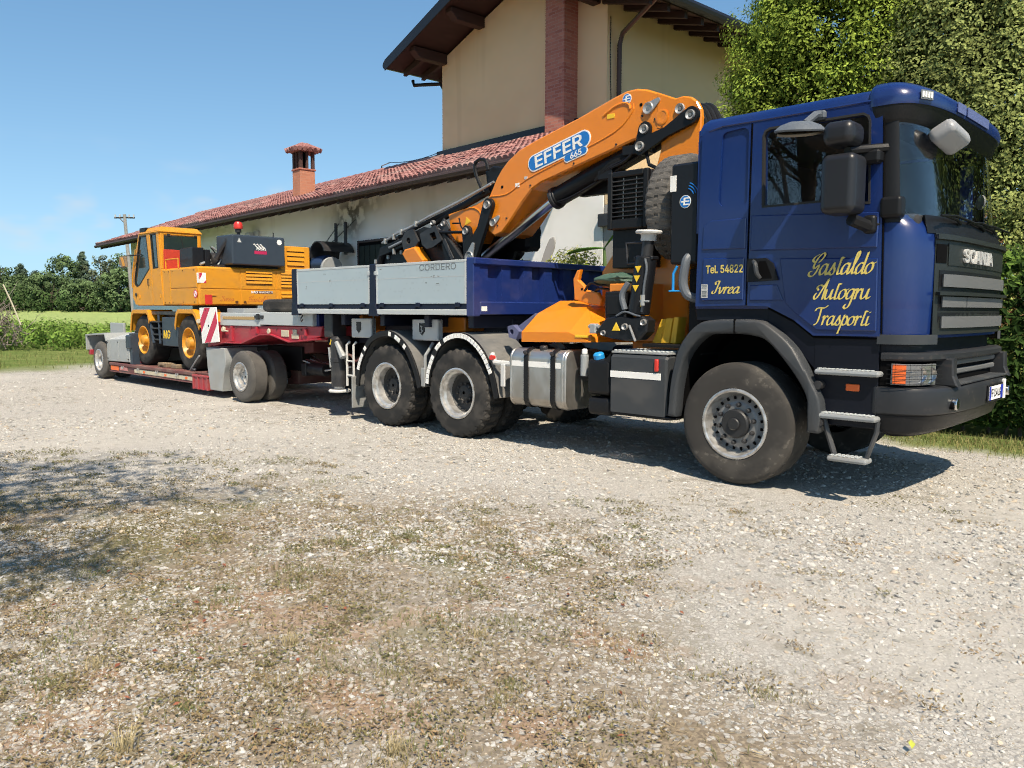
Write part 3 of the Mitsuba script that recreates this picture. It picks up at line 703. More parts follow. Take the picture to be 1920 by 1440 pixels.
capk = ob(CH, 'cap', B(hull([(ca + sx * cpw, cb + sy * cpw, zt + h) for sx in (-1, 1) for sy in (-1, 1) for h in (0, .03)] + [(ca, cb, zt + .17)])), 'terracotta', False)
for sgn, ax in ((-1, 1), (1, 1), (-1, 0), (1, 0)):
    for t in (-0.32, -0.16, 0.0, 0.16, 0.32):
        p0 = V(ca, cb, zt + .04); p1 = V(ca, cb, zt + .22); p0[ax] += sgn * 0.41; p0[1 - ax] += t; p1[ax] += sgn * 0.05; p1[1 - ax] += t * 0.25
        ob(capk, 'tile', B(tube([p0, p1], [0.065, 0.055], 8)), 'terracotta')
# overhead cable and its bracket
k = thing('cable_bracket', 'small bent metal bracket holding a cable on the ridge of the low roof', 'bracket')
p0 = V(-17.85, 7.86, 5.86)
ob(k, 'post', B(tube([p0 + V(0, 0, -.35), p0 + V(0, 0, .12)], .02, 6)), 'gutter'); ob(k, 'arm', B(tube([p0 + V(0, 0, .12), p0 + V(.45, 0, .16)], .016, 6)), 'galv')
t = np.linspace(0, 1, 14); c0, c1 = p0 + V(.45, 0, .16), V(-14.75, 8.0, 6.05)
single('overhead_cable', B(tube(c0 + (c1 - c0) * t[:, None] - V(0, 0, .10) * (4 * t * (1 - t))[:, None], 0.011, 5)), 'gutter', 'thin cable strung from the roof bracket to the yellow house', 'cable')

# ---- the tall yellow house ----
H = thing('house', 'tall yellow rendered house with wide dark eaves behind the crane boom', 'house')
HA0, HA1, HB0, HB1, HZ, HS = -14.75, -8.59, 7.9, 17.0, 8.47, 0.35
mid = (HA0 + HA1) / 2; hr = lambda a: HZ + HS * (HA1 - mid - abs(a - mid))
gab = [(HA0, -0.05), (HA1, -0.05), (HA1, HZ), (mid, hr(mid)), (HA0, HZ)]
ob(H, 'wall', B(prism(gab, 'y', HB0, HB1, 0)), 'plaster_yellow', False)
ov, th = 1.15, 0.13
for s in (-1, 1):
    ov = .95 if s < 0 else 1.30
    e = mid + s * (HA1 - mid + ov); ze = hr(HA1) - HS * ov
    pan = [(mid, hr(mid) + .10), (e, ze + .10), (e, ze + .10 + th), (mid, hr(mid) + .10 + th)]
    rk = ob(H, 'roof', B(prism(pan, 'y', HB0 - 1.22, HB1 + 1.0, 0.0)), 'dark_wood', False)
    top = [(mid, hr(mid) + .235), (e + s * .05, ze + .232), (e + s * .05, ze + .30), (mid, hr(mid) + .30)]
    ob(rk, 'tiles', B(prism(top, 'y', HB0 - 1.26, HB1 + 1.0, 0.0)), 'terracotta', False)
    ob(rk, 'verge_board', B(prism([(mid, hr(mid) + .02), (e, ze + .02), (e, ze + .31), (mid, hr(mid) + .31)], 'y', HB0 - 1.295, HB0 - 1.262, 0.006)), 'gutter', False)
    gp = np.array([(e + s * .09, HB0 - 1.22, ze + .21), (e + s * .09, HB1, ze + .21)])
    ob(rk, 'gutter', B(tube(gp, 0.115, 10)), 'gutter')
    for i, bb in enumerate(np.arange(HB0 - 0.7, HB1, 0.62)):
        if s < 0 and i > 3: break
        raft = [(mid + s * (HA1 - mid - .1), hr(HA1) + .05), (e - s * .06, ze + .12), (e - s * .06, ze - .03), (mid + s * (HA1 - mid - .1), hr(HA1) - .12)]
        ob(rk, 'rafter', B(prism(raft, 'y', bb, bb + 0.11, 0.004)), 'dark_wood', False)
for a_ in (HA0 + .11, HA0 + 1.75, mid, HA1 - 1.75, HA1 - .33):
    z1 = hr(a_) + .085
    ob(H, 'purlin', B(prism([(HB0 - 1.1, z1 - .10), (HB0 - .9, z1 - .27), (HB0 + .05, z1 - .27), (HB0 + .05, z1), (HB0 - 1.1, z1)], 'x', a_ - .12, a_ + .12, .006)), 'dark_wood', False)
fl = ob(H, 'flue', B(box(-10.13, -9.5, 7.45, 7.93, 0, 10.6, 0.01)), 'brick', False, label='dark red brick flue running up the gable')
ob(H, 'downpipe', B(tube([(-7.3, 8.05, 8.20), (-7.4, 8.06, 8.14), (-8.40, 8.2, 7.72), (-8.5, 8.22, 7.5), (-8.5, 8.22, 0)], 0.055, 10)), 'copper_pipe', label='brown downpipe on the house corner')
ob(H, 'side_pipe', B(tube([(-15.75, 7.6, 8.08), (-15.7, 7.6, 7.94), (-14.9, 7.95, 7.88), (-14.8, 8.0, 7.7)], 0.05, 8)), 'gutter')
ob(H, 'wall_cable', B(tube([(-8.578, 8.0, 8.1), (-8.572, 7.99, 7.3), (-8.575, 8.02, 6.6), (-8.572, 8.08, 5.6)], 0.01, 5)), 'gutter')
# gate pillar at the end of the white wall
P_ = thing('gate_pillar', 'cream rendered pillar with a grey base at the end of the white wall', 'pillar')
ob(P_, 'shaft', B(box(-5.73, -5.3, 4.68, 5.1, 3.36, 4.6, 0.01)), 'plaster_cream', False)
ob(P_, 'base', B(box(-5.735, -5.295, 4.675, 5.105, 0, 3.36, 0.01)), 'concrete', False)
ob(P_, 'beam', B(box(-5.80, -4.9, 4.58, 4.67, 2.98, 3.20, 0.01)), 'steel_dark', False)

# ---- extractor fan on the white wall ----
F_ = thing('extractor_fan', 'dark metal dust extractor with curved hood and blue motor on the white wall', 'fan')
a0, a1 = -14.75, -13.7
th_ = np.linspace(math.pi * 0.12, math.pi * 0.98, 16)
pf = [(-14.45 + 0.42 * math.cos(t), 2.80 + 0.42 * math.sin(t)) for t in th_]; pf2 = [(-14.45 + 0.395 * math.cos(t), 2.80 + 0.395 * math.sin(t)) for t in th_[::-1]]
ob(F_, 'hood', B(plate(sg.Polygon(pf + pf2).buffer(0), 'y', 3.75, 4.6)), 'steel_dark', 40)
ob(F_, 'side_plate', B(box(-15.35, -14.95, 4.3, 4.34, 2.80, 3.2, .004)), 'black_plastic', False)
ob(F_, 'motor', B(cat(cyl((a0 - .25, 4.05, 2.68), (a0 + .35, 4.05, 2.68), 0.20, 20, .02), cyl((a0 + .35, 4.05, 2.68), (a0 + .5, 4.05, 2.68), 0.12, 16, .02))), 'motor_blue')
ob(F_, 'pulley', B(cyl((a1 - .5, 4.0, 2.52), (a1 - .42, 4.0, 2.52), 0.30, 24, .01)), 'galv')
ob(F_, 'bracket', B(cat(tube([(a0 - .1, 3.9, 2.5), (a0 - .25, 3.9, 2.1)], .02, 6), tube([(a0 + .25, 3.9, 2.5), (a0 + .4, 3.9, 2.1)], .02, 6), box(a0 - .5, a1 + .3, 3.6, 4.66, 2.06, 2.1))), 'black_plastic')
for x in (-14.72, -14.24): ob(F_, 'pipe', B(tube([(x, 4.45, 2.9), (x, 4.45, 3.72)], 0.045, 8)), 'steel_dark')
ob(F_, 'stay', B(cat(tube([(-15.0, 4.2, 3.1), (-14.88, 4.64, 3.74)], .012, 5), tube([(-14.5, 4.2, 3.2), (-14.05, 4.64, 3.78)], .012, 5))), 'steel_dark')

# ---- grey plank leaning by the wall, concrete pole ----
single('leaning_plank', moved(moved(prism([(-.095, 0), (.095, 0), (.095, 1.15), (.07, 1.27), (.0, 1.33), (-.07, 1.27), (-.095, 1.15)], 'y', -.015, .015, .004), trimesh.transformations.rotation_matrix(math.radians(24), (0, 1, 0))), trimesh.transformations.translation_matrix(bpt(-6.98, 4.1, 1.60))),
       'board_grey', 'grey round-ended board leaning before the white wall behind the truck bed', 'board')
PL = thing('utility_pole', 'leaning concrete utility pole with a cross arm at the end of the low building', 'pole')
px, py = cam_xy(-20.64, 44.0); qx, qy = cam_xy(-21.02, 44.0)
ob(PL, 'shaft', tube([(px, py, -.5), (qx, qy, 6.62)], [0.125, 0.08], 12), 'concrete')
ex = Xh
c = V(qx, qy, 6.45)
ob(PL, 'cross_arm', cat(tube([c - ex * .55 + V(0, 0, -.02), c, c + ex * .55 + V(0, 0, -.02)], .045, 6), tube([c - ex * .3 + V(0, 0, -.0), c + V(0, 0, -.3)], .03, 5)), 'steel_dark')
for s in (-.5, -.25, .25, .5): ob(PL, 'insulator', cyl(c + ex * s, c + ex * s + V(0, 0, .16), .04, 8), 'sticker_grey')

# ===================================================================================================================
# wheels. Built round the origin with the axle along y and the outer face at y = 0 looking to -y, then placed
def tyre_mesh(R, rim, w, n=72, lugs=0, ribs=(), lugdepth=0.012):
    """Carcass with bulging walls; lugs cut across the shoulders, ribs grooved round the tread."""
    sh = 0.035
    prof = [(rim, w - .012), (rim + .01, w - .003), (rim + .035, w - .001), ((R + rim) / 2, w + .004), (R - .06, w - .002), (R - .028, w - .012), (R - .008, w - sh)]
    tread = [(R, w - sh - .012)]
    for g in ribs:
        y = w * g
        tread += [(R + .001, y + .008), (R - .011, y + .005), (R - .011, y - .005), (R + .001, y - .008)]
    tread += [(R, sh + .012)]
    prof = prof + tread + [(R - .008, sh), (R - .028, .012), (R - .06, .002), ((R + rim) / 2, -.004), (R - (R - rim) * .72, -.003), (rim + .035, .001), (rim + .02, -.001), (rim + .01, .003), (rim, .012)]
    n = n if not lugs else lugs * 4
    m = lathe(prof, (0, 0, 0), (0, 1, 0), n)
    if lugs:
        v = m.vertices; r = np.hypot(v[:, 0], v[:, 2]); a = np.arctan2(v[:, 2], v[:, 0]) / (2 * math.pi) * lugs
        skew = (v[:, 1] / w - 0.5) * 0.9
        ph = np.mod(a + np.where(v[:, 1] < w / 2, skew, -skew) + 0.13, 1.0)
        cut = ((ph < 0.42) & (r > R - .035)) * lugdepth
        cut = cut * np.where(np.abs(v[:, 1] / w - .5) > .12, 1, 0)
        s = (r - cut) / np.maximum(r, 1e-6); v[:, 0] *= s; v[:, 2] *= s; m.vertices = v
    return m

def rim_steer(rr):
    """Front rim: bright flange, dish that bulges outwards, vent holes, ten nuts, dark hub."""
    fl = lathe([(rr, .012), (rr + .012, .004), (rr + .012, -.006), (rr - .004, -.012), (rr - .018, -.004), (rr - .026, .03), (rr - .034, .055), (rr - .04, .09), (rr - .06, .12)], (0, 0, 0), (0, 1, 0), 64)
    dish = lathe([(rr - .045, .105), (rr - .075, .085), (rr - .10, .058), (rr - .115, .05), (rr - .145, .046), (.10, .05), (.02, .05)], (0, 0, 0), (0, 1, 0), 64)
    return fl, dish

def rim_deep(rr, depth):
    fl = lathe([(rr, .012), (rr + .012, .004), (rr + .012, -.006), (rr - .004, -.012), (rr - .016, -.004), (rr - .024, .03), (rr - .05, .05), (rr - .058, depth * .8), (rr - .075, depth * .93)], (0, 0, 0), (0, 1, 0), 56)
    dish = lathe([(rr - .06, depth * .78), (rr - .085, depth * .96), (rr - .13, depth), (.12, depth * .98), (.115, depth * .80), (.085, depth * .66), (.02, depth * .64)], (0, 0, 0), (0, 1, 0), 56)
    return fl, dish

def put(m, x, y, z, flip=False):
    m = m.copy()
    if flip:
        v = m.vertices.copy(); v[:, 1] *= -1; m = trimesh.Trimesh(v, m.faces[:, ::-1], process=False)
    m.apply_translation((x, y, z)); return m

def nuts(n, r, y, size, ph=0.0, h=.035):
    l = []
    for i in range(n):
        a = 2 * math.pi * i / n + ph; c = V(r * math.cos(a), y, r * math.sin(a))
        l.append(cyl(c, c - V(0, h, 0), size, 8, .004, size * .75))
    return l

# ===================================================================================================================
# THE LORRY. x runs forward along it (front axle at 0), y away from the viewer (near tyre wall at 0)
TR = thing('crane_truck', 'blue lorry with orange loader crane and grey drop-side bed parked on gravel', 'truck')
YC = 1.25
EX = .6                                                               # how boxy the cab's plan is
def ring(z, xr, xs, xf, y0, y1, rr=.05, n=37):
    xf = xf - .042
    th_ = np.linspace(-math.pi / 2, math.pi / 2, n); s, c = np.sin(th_), np.clip(np.cos(th_), 0, 1); hw = (y1 - y0) / 2; yc = (y0 + y1) / 2
    # spread the samples evenly along the curve
    f = np.stack([xs + (xf - xs) * c ** EX, yc + hw * np.sign(s) * np.abs(s) ** EX], 1)
    a = np.linspace(0, math.pi / 2, 5)
    l = np.stack([xr + rr - rr * np.sin(a), y1 - rr + rr * np.cos(a)], 1); r = np.stack([xr + rr - rr * np.cos(a), y0 + rr - rr * np.sin(a)], 1)
    p = np.vstack([f, l, r]); return np.column_stack([p, np.full(len(p), z)])

def rloft(levels):
    return loft([ring(*l) for l in levels])

def fsurf(th0, th1, z0, z1, xs, xf, off=0.0, hw=1.2, n=16, thick=.012, xf1=None, zs=2):
    """Curved plate lying on the round front of the cab."""
    xf1 = xf - .042 if xf1 is None else xf1 - .042
    xf = xf - .042
    th_ = np.radians(np.linspace(th0, th1, n)); s, c = np.sin(th_), np.cos(th_); zz = np.linspace(z0, z1, zs)
    def lay(o):
        G = []
        for z, f in zip(zz, np.linspace(xf, xf1, zs)):
            G.append(np.stack([xs + (f + o - xs) * np.abs(c) ** EX, YC + (hw + o) * np.sign(s) * np.abs(s) ** EX, np.full(n, z)], 1))
        return np.array(G)
    A, Bk = lay(off + thick), lay(off)
    k = zs * n; Vv = np.vstack([A.reshape(-1, 3), Bk.reshape(-1, 3)]); F = []
    id_ = np.arange(k).reshape(zs, n)
    q = np.stack([id_[:-1, :-1], id_[:-1, 1:], id_[1:, 1:], id_[1:, :-1]], -1).reshape(-1, 4)
    F += [q[:, [0, 1, 2]], q[:, [0, 2, 3]], q[:, [0, 2, 1]] + k, q[:, [0, 3, 2]] + k]
    bd = np.concatenate([id_[0, :], id_[1:, -1], id_[-1, -2::-1], id_[-2:0:-1, 0]]); nx = np.roll(bd, -1)
    F += [np.stack([bd, bd + k, nx + k], 1), np.stack([bd, nx + k, nx], 1)]
    return out(trimesh.Trimesh(Vv, np.vstack(F), process=False))

# ---- cab ----
CAB = ob(TR, 'cab', cat(
    rloft([(1.53, -.46, 1.13, 1.575, .05, 2.45), (1.60, -.46, 1.13, 1.58, .045, 2.455), (1.95, -.455, 1.14, 1.58, .045, 2.455), (2.06, -.45, 1.14, 1.57, .048, 2.452), (2.14, -.45, 1.13, 1.545, .052, 2.448), (2.20, -.45, 1.12, 1.50, .06, 2.44), (2.24, -.45, 1.10, 1.44, .075, 2.425)]),
    rloft([(1.31, 1.05, 1.14, 1.56, .055, 2.445), (1.36, 1.05, 1.13, 1.57, .05, 2.45), (1.535, 1.05, 1.13, 1.575, .05, 2.45)]),
    prism([(.26, 1.54), (.49, 1.43), (.66, 1.31), (1.15, 1.31), (1.15, 1.54)], 'y', .06, 2.44, .01),
    box(-.455, -.40, .06, 2.44, 2.2, 3.1), rloft([(3.05, -.46, .95, 1.20, .05, 2.45), (3.10, -.455, .95, 1.2, .052, 2.448), (3.15, -.44, .95, 1.2, .07, 2.43), (3.19, -.41, .95, 1.18, .115, 2.385), (3.212, -.35, .9, 1.15, .20, 2.30), (3.222, -.2, .8, 1.0, .42, 2.08)])), 'blue', 30, label='blue cab body with rounded corners')
win = [(.185, 2.375), (.172, 2.96), (.19, 3.0), (.23, 3.02), (.99, 3.015), (1.03, 2.99), (1.045, 2.95), (1.065, 2.33), (.93, 2.345), (.80, 2.375)]
upper = sg.Polygon([(-.45, 2.2), (-.45, 3.0), (-.40, 3.08), (1.14, 3.08), (1.16, 2.2)])
for y0_, y1_ in ((.052, .10), (2.40, 2.448)): ob(CAB, 'side_wall', plate(upper.difference(sg.Polygon(win).buffer(-.012)), 'y', y0_, y1_), 'blue', False)
recess = sg.Polygon([(-.17, 2.47), (-.01, 2.46), (-.01, 3.0), (-.15, 2.99)]).buffer(.055, 6)
rearpan = sg.Polygon([(-.43, 1.55), (-.40, 3.04), (-.36, 3.085), (.062, 3.085), (.055, 1.56)]).difference(recess)
ob(CAB, 'rear_panel', plate(rearpan, 'y', .030, .05), 'blue', False)
ob(CAB, 'pressing', cat(prism([(-.365, 1.60), (.04, 1.605), (.04, 1.965), (-.355, 1.975)], 'y', .014, .031, .014), prism([(-.37, 2.05), (.045, 2.04), (.045, 2.30), (-.30, 2.30), (-.36, 2.25)], 'y', .016, .031, .013)), 'blue', False)
door_out = sg.Polygon([(.075, 1.555), (.083, 3.085), (1.125, 3.075), (1.155, 2.3), (1.178, 1.32), (.66, 1.315), (.49, 1.44), (.26, 1.55)])
DOOR = ob(TR, 'door', plate(door_out.difference(sg.Polygon(win)), 'y', .028, .05), 'blue', False, label='blue cab door with gold lettering')
ob(DOOR, 'pressing', cat(prism([(.095, 2.02), (1.135, 1.995), (1.14, 2.26), (.095, 2.315)], 'y', .012, .029, .014), prism([(.36, 1.945), (1.145, 1.915), (1.155, 1.36), (.69, 1.36), (.50, 1.50), (.42, 1.58)], 'y', .014, .029, .013), prism([(.10, 1.60), (.40, 1.60), (.34, 1.73), (.10, 1.73)], 'y', .016, .029, .011)), 'blue', False)
ob(DOOR, 'window_seal', plate(sg.Polygon(win).buffer(.003).difference(sg.Polygon(win).buffer(-.014)), 'y', .024, .06), 'rubber_black', False)
wp = np.array(win)
def pane(poly, y):
    p = sg.Polygon(poly); v, f = trimesh.creation.triangulate_polygon(p, engine='earcut')
    return trimesh.Trimesh(np.stack([v[:, 0], np.full(len(v), y), v[:, 1]], 1), f, process=False)
ob(DOOR, 'window', pane(win, .055), 'glass', False)
ob(CAB, 'far_window', pane(win, 2.42), 'tint', False)
# door handle: grey bezel, dark cup, bright grip
hp = sg.Polygon([(.085, 1.945), (.24, 1.945), (.30, 1.90), (.345, 1.775), (.085, 1.765)]).buffer(.008, 4)
HND = ob(DOOR, 'handle', plate(hp, 'y', .004, .03), 'black_plastic', False)
ob(HND, 'cup', plate(sg.Polygon([(.19, 1.92), (.24, 1.92), (.295, 1.79), (.20, 1.79)]).buffer(.008, 4), 'y', .002, .006), 'void', False)
ob(HND, 'grip', tube([(.135, .0, 1.93), (.165, -.022, 1.90), (.18, -.024, 1.83), (.205, -.004, 1.785)], [.016, .02, .02, .015], 8, 4), 'grey_plastic')
# gold brush lettering
def gold(parent, txt, x, z, xh, width, y=.0130, mat='gold', pen=.125):
    m = script_text(txt, xh, pen); b = m.bounds; s = width / (b[1, 0] - b[0, 0]); m.apply_translation((-b[0, 0], 0, 0))
    return ob(parent, 'lettering', on_side(m, x, z, y, sx=s), mat, False)
gold(DOOR, 'Gastaldo', .605, 1.800, .082, .535)
gold(DOOR, 'Autogru', .655, 1.606, .076, .45)
gold(DOOR, 'Trasporti', .665, 1.402, .070, .45)
gold(CAB, 'Jvrea', -.265, 1.662, .054, .28, .0130, pen=.13)
tm = meshkit.text_mesh('Tel. 54822', .066, .002, True); b = tm.bounds
ob(CAB, 'phone_lettering', on_side(tm, -.325, 1.842, .0130, sx=.355 / (b[1, 0] - b[0, 0])), 'gold', False)
st = ob(CAB, 'sticker', prism([(-.365, 1.625), (-.30, 1.625), (-.30, 1.745), (-.365, 1.745)], 'y', .011, .0145, .001), 'sticker_grey', False, label='small grey notice sticker')
ob(st, 'print', cat(*[box(-.357, -.308, 0.0100, .0112, z, z + h, 0) for z, h in ((1.635, .018), (1.657, .010), (1.672, .016), (1.71, .006), (1.722, .006), (1.733, .006))]), 'ink_grey', False)
# black lower step well and wheel-arch base
ob(TR, 'step_well', cat(box(.66, 1.17, .06, 2.44, .60, 1.325), rloft([(.62, 1.0, 1.14, 1.50, .08, 2.42), (1.335, 1.0, 1.14, 1.50, .08, 2.42)]), prism([(-.44, 1.42), (.27, 1.42), (.27, 1.555), (-.46, 1.555)], 'y', .07, 2.43, .01), prism([(.25, 1.56), (.25, 1.36), (.52, 1.20), (.70, 1.0), (.70, 1.33), (.50, 1.455)], 'y', .064, .5, .008)), 'step_dark', False, label='dark panels below the door')
# visor and roof front
ob(TR, 'visor', rloft([(3.045, 1.02, 1.10, 1.495, .015, 2.485), (3.09, 1.02, 1.10, 1.51, .01, 2.49), (3.14, 1.02, 1.10, 1.495, .015, 2.485), (3.185, 1.02, 1.08, 1.44, .04, 2.46), (3.225, 1.02, 1.05, 1.38, .10, 2.40), (3.245, 1.02, 1.03, 1.26, .25, 2.25)]), 'blue', 30, label='blue sun visor over the windscreen')
VZ = 'crane_truck__visor'
ob(VZ, 'underside', rloft([(2.905, 1.05, 1.10, 1.40, .06, 2.44), (2.94, 1.03, 1.10, 1.435, .03, 2.47), (3.048, 1.025, 1.10, 1.488, .020, 2.48)]), 'black_plastic', 30)
lm = ob(VZ, 'marker_lamp', fsurf(-57, -44, 3.075, 3.14, 1.10, 1.51, .0, 1.24, 6), 'ink_grey', False)
for a in (-55, -52, -49, -46): ob(lm, 'bulb', fsurf(a - 1, a + 1, 3.086, 3.128, 1.10, 1.51, .012, 1.24, 3, .006), 'white', False)
for a0_, a1_ in ((-16, -8), (-6.5, 5)): ob(VZ, 'name_panel', fsurf(a0_, a1_, 3.06, 3.135, 1.10, 1.51, .0, 1.24, 8, .006), 'plate_violet', False, label='pale worn name panel on the visor')
# windscreen and pillars
t0 = 77
ws = ob(TR, 'windscreen', sheet(np.array([[V(1.13 + (xf - 1.13) * math.cos(a) ** EX, YC + 1.19 * math.copysign(abs(math.sin(a)) ** EX, a), z) for a in np.radians(np.linspace(-t0, t0, 41))] for z, xf in ((2.2, 1.458), (2.57, 1.413), (2.93, 1.358))])), 'glass', True)
for s in (-1, 1):
    ob(TR, 'pillar', fsurf(min(s * 90, s * (t0 - 1)), max(s * 90, s * (t0 - 1)), 2.18, 2.95, 1.13, 1.505, -.01, 1.19, 10, .02, 1.405), 'black_plastic', 30)
ob(TR, 'cowl', cat(fsurf(-50, 80, 2.10, 2.235, 1.12, 1.535, .0, 1.19, 30, .03, 1.50, 3)), 'black_plastic', 40, label='black wiper panel below the windscreen')
for y0, y1, zt in ((.45, 1.05, .18), (1.15, 1.85, .10), (1.5, 2.2, .06)):
    ob(TR, 'wiper', cat(tube([(1.505, y0 + .3, 2.20), (1.52, y0 + .15, 2.22), (1.505, y0 - .1, 2.235)], .012, 6), tube([(1.505, y0 - .2, 2.225), (1.525, y0 + .1, 2.245), (1.52, y1, 2.235)], .010, 6)), 'black_plastic')
# things seen through the glass
ob(TR, 'dashboard', cat(rbox(1.0, 1.38, .15, 2.35, 2.02, 2.25, .05), rbox(.85, 1.05, 1.55, 2.3, 1.95, 2.22, .05)), 'seat_grey')
for y in (.62, 1.88):
    ob(TR, 'seat', cat(rbox(-.02, .14, y - .26, y + .26, 2.0, 2.68, .06), rbox(0.0, .12, y - .15, y + .15, 2.66, 2.90, .05)), 'seat_grey')
ob(TR, 'cab_lining', cat(box(-.40, -.38, .11, 2.39, 2.0, 3.05, 0), box(-.4, 1.2, .11, 2.39, 3.03, 3.05, 0)), 'seat_grey', False)
ob(TR, 'steering_wheel', moved(trimesh.creation.torus(.22, .018, 28, 8), trimesh.transformations.translation_matrix((.78, 1.88, 2.34)) @ trimesh.transformations.rotation_matrix(math.radians(50), (0, 1, 0))), 'black_plastic')
ob(TR, 'screen_disc', cyl((1.335, 1.95, 2.50), (1.345, 1.96, 2.50), .065, 20), 'sticker_grey', label='round disc hung inside the windscreen')
ob(TR, 'curtain', cat(*[tube([(1.02 + .012 * math.sin(i * 2.1), .17 + .02 * i, 2.25), (1.01, .17 + .02 * i, 2.95)], .016, 6) for i in range(5)]), 'sticker_grey')
# grille
GR = ob(TR, 'grille', fsurf(-44, 60, 1.335, 2.10, 1.13, 1.58, .0, 1.2, 28, .014, 1.57, 5), 'grille', 40, label='dark grey front grille')
for z0, z1, xs_ in ((1.385, 1.475, ((-36, 54),)), (1.545, 1.625, ((-36, -10.5), (-10, 17.5), (18, 54))), (1.70, 1.795, ((-36, 54),))):
    ob(GR, 'recess', fsurf(-39, 57, z0 - .03, z1 + .03, 1.13, 1.575, .013, 1.2, 22, .004), 'black_plastic', 40)
    for t in xs_: ob(GR, 'slat', fsurf(t[0], t[1], z0, z1, 1.13, 1.575, .018, 1.2, 14, .018), 'grille_slat', 40)
ob(GR, 'ledge', fsurf(-42, 70, 1.635, 1.66, 1.13, 1.58, .01, 1.2, 26, .05), 'grille', 40)
ob(GR, 'top_ledge', fsurf(-44, 70, 2.055, 2.09, 1.13, 1.575, .012, 1.2, 26, .03), 'grille', 40)
ob(GR, 'badge_panel', fsurf(-30, 42, 1.865, 2.03, 1.13, 1.575, .013, 1.2, 16, .006), 'grille', 40)
sc_ = meshkit.text_mesh('SCANIA', .10, .018, True); b = sc_.bounds; sw = .80 / (b[1, 0] - b[0, 0])
sm = on_front(sc_, .70, 1.90, 0.0, sx=sw); v = sm.vertices
v[:, 0] += 1.13 + (1.533 - 1.13) * np.clip(1 - (np.abs(v[:, 1] - YC) / 1.2) ** (2 / EX), 0, 1) ** (EX / 2) + .02; sm.vertices = v
ob(GR, 'badge_lettering', sm, 'badge_chrome', False, label='chrome letters on the grille')
ob(GR, 'air_scoop', fsurf(-43, -32, 1.88, 2.02, 1.13, 1.575, .012, 1.2, 6, .006), 'void', 40)
# bumper group
BU = ob(TR, 'bumper', cat(rloft([(.715, 1.12, 1.16, 1.64, .06, 2.44), (.735, 1.12, 1.16, 1.675, .045, 2.455), (.80, 1.12, 1.16, 1.69, .04, 2.46), (.90, 1.12, 1.16, 1.69, .04, 2.46), (.928, 1.12, 1.16, 1.675, .05, 2.45), (.94, 1.14, 1.18, 1.64, .08, 2.42)])), 'bumper_grey', 30, label='dark grey steel bumper')
ob(BU, 'skirt', rloft([(.555, 1.22, 1.24, 1.50, .10, 2.40), (.60, 1.16, 1.20, 1.58, .075, 2.425), (.72, 1.13, 1.17, 1.63, .06, 2.44)]), 'black_plastic', 30)
ob(BU, 'upper_bar', rloft([(1.135, 1.17, 1.19, 1.605, .06, 2.44), (1.15, 1.17, 1.19, 1.625, .045, 2.455), (1.185, 1.17, 1.19, 1.625, .045, 2.455), (1.20, 1.17, 1.19, 1.60, .06, 2.44)]), 'bumper_grey', 30)
ob(BU, 'corner_trim', fsurf(-90, -40, 1.262, 1.335, 1.16, 1.585, .0, 1.2, 14, .022), 'grey_plastic', 40)
ob(BU, 'corner_trim', fsurf(40, 90, 1.262, 1.335, 1.16, 1.585, .0, 1.2, 14, .022), 'grey_plastic', 40)
ob(BU, 'lamp_bay', rloft([(.94, 1.14, 1.18, 1.55, .07, 2.43), (1.14, 1.14, 1.18, 1.55, .07, 2.43)]), 'void', 30)
for s in (-1, 1):
    f = (lambda a, b: (s * b, s * a)) if s > 0 else (lambda a, b: (-b, -a))
    HL = ob(BU, 'headlight', fsurf(*f(42, 86), .955, 1.115, 1.19, 1.60, .0, 1.19, 14, .01), 'rim_grey', 40, label='headlight with amber indicator behind wire guard' if s < 0 else None)
    ob(BU, 'indicator', fsurf(*f(74, 85), .962, 1.108, 1.19, 1.60, .010, 1.19, 10, .008), 'amber', 40)
    ob(BU, 'lamp_glass', fsurf(*f(43, 68), .965, 1.11, 1.19, 1.60, .012, 1.19, 10, .004), 'lens', 40)
    for a in (50, 61):
        aa = math.radians(s * a); c = V(1.19 + .365 * math.cos(aa) ** EX, YC + 1.19 * math.copysign(abs(math.sin(aa)) ** EX, aa), 1.035)
        ob(BU, 'reflector', lathe([(.01, -.02), (.035, -.012), (.058, .008), (.064, .016), (.066, .012), (.06, .0)], c, (math.cos(aa), math.sin(aa), 0), 18), 'chrome')
    wires = [fsurf(*f(38, 88), z, z + .004, 1.19, 1.60, .045, 1.19, 16, .004) for z in (.965, 1.0, 1.035, 1.07, 1.105)]
    wires += [fsurf(*f(a, a + .2), .96, 1.12, 1.19, 1.60, .047, 1.19, 2, .006) for a in (50, 60, 71, 83)]
    for w_ in wires: ob(BU, 'guard_wire', w_, 'black_plastic', False)
    yb = YC + s * .78
    ob(BU, 'bracket', prism([(1.45, .935), (1.635, .935), (1.60, 1.02), (1.595, 1.15), (1.45, 1.16)], 'y', yb - .05, yb + .05, .012), 'bumper_grey', False)
    ob(BU, 'fog_lamp', cyl((1.60, YC + s * .80, .80), (1.636, YC + s * .80, .80), .045, 20, .005), 'chrome')
ob(BU, 'step_plate', box(1.44, 1.625, .55, 1.95, .942, .962), 'grey_plastic', False)
for z in (1.01, 1.085): ob(BU, 'cross_bar', box(1.495, 1.525, .55, 1.95, z, z + .045, .01), 'grille_slat', False)
ob(BU, 'towing_eye', cyl((1.55, .42, .79), (1.62, .42, .79), .03, 16), 'void')
PLT = ob(TR, 'number_plate', box(1.65, 1.662, 1.20, 1.68, .755, .90, .004), 'black_plastic', False)
ob(PLT, 'field', box(1.661, 1.665, 1.23, 1.66, .77, .885, .001), 'white', False)
ob(PLT, 'blue_band', cat(box(1.6645, 1.667, 1.59, 1.66, .77, .885, 0), box(1.6645, 1.667, 1.23, 1.275, .77, .885, 0)), 'plate_blue', False)
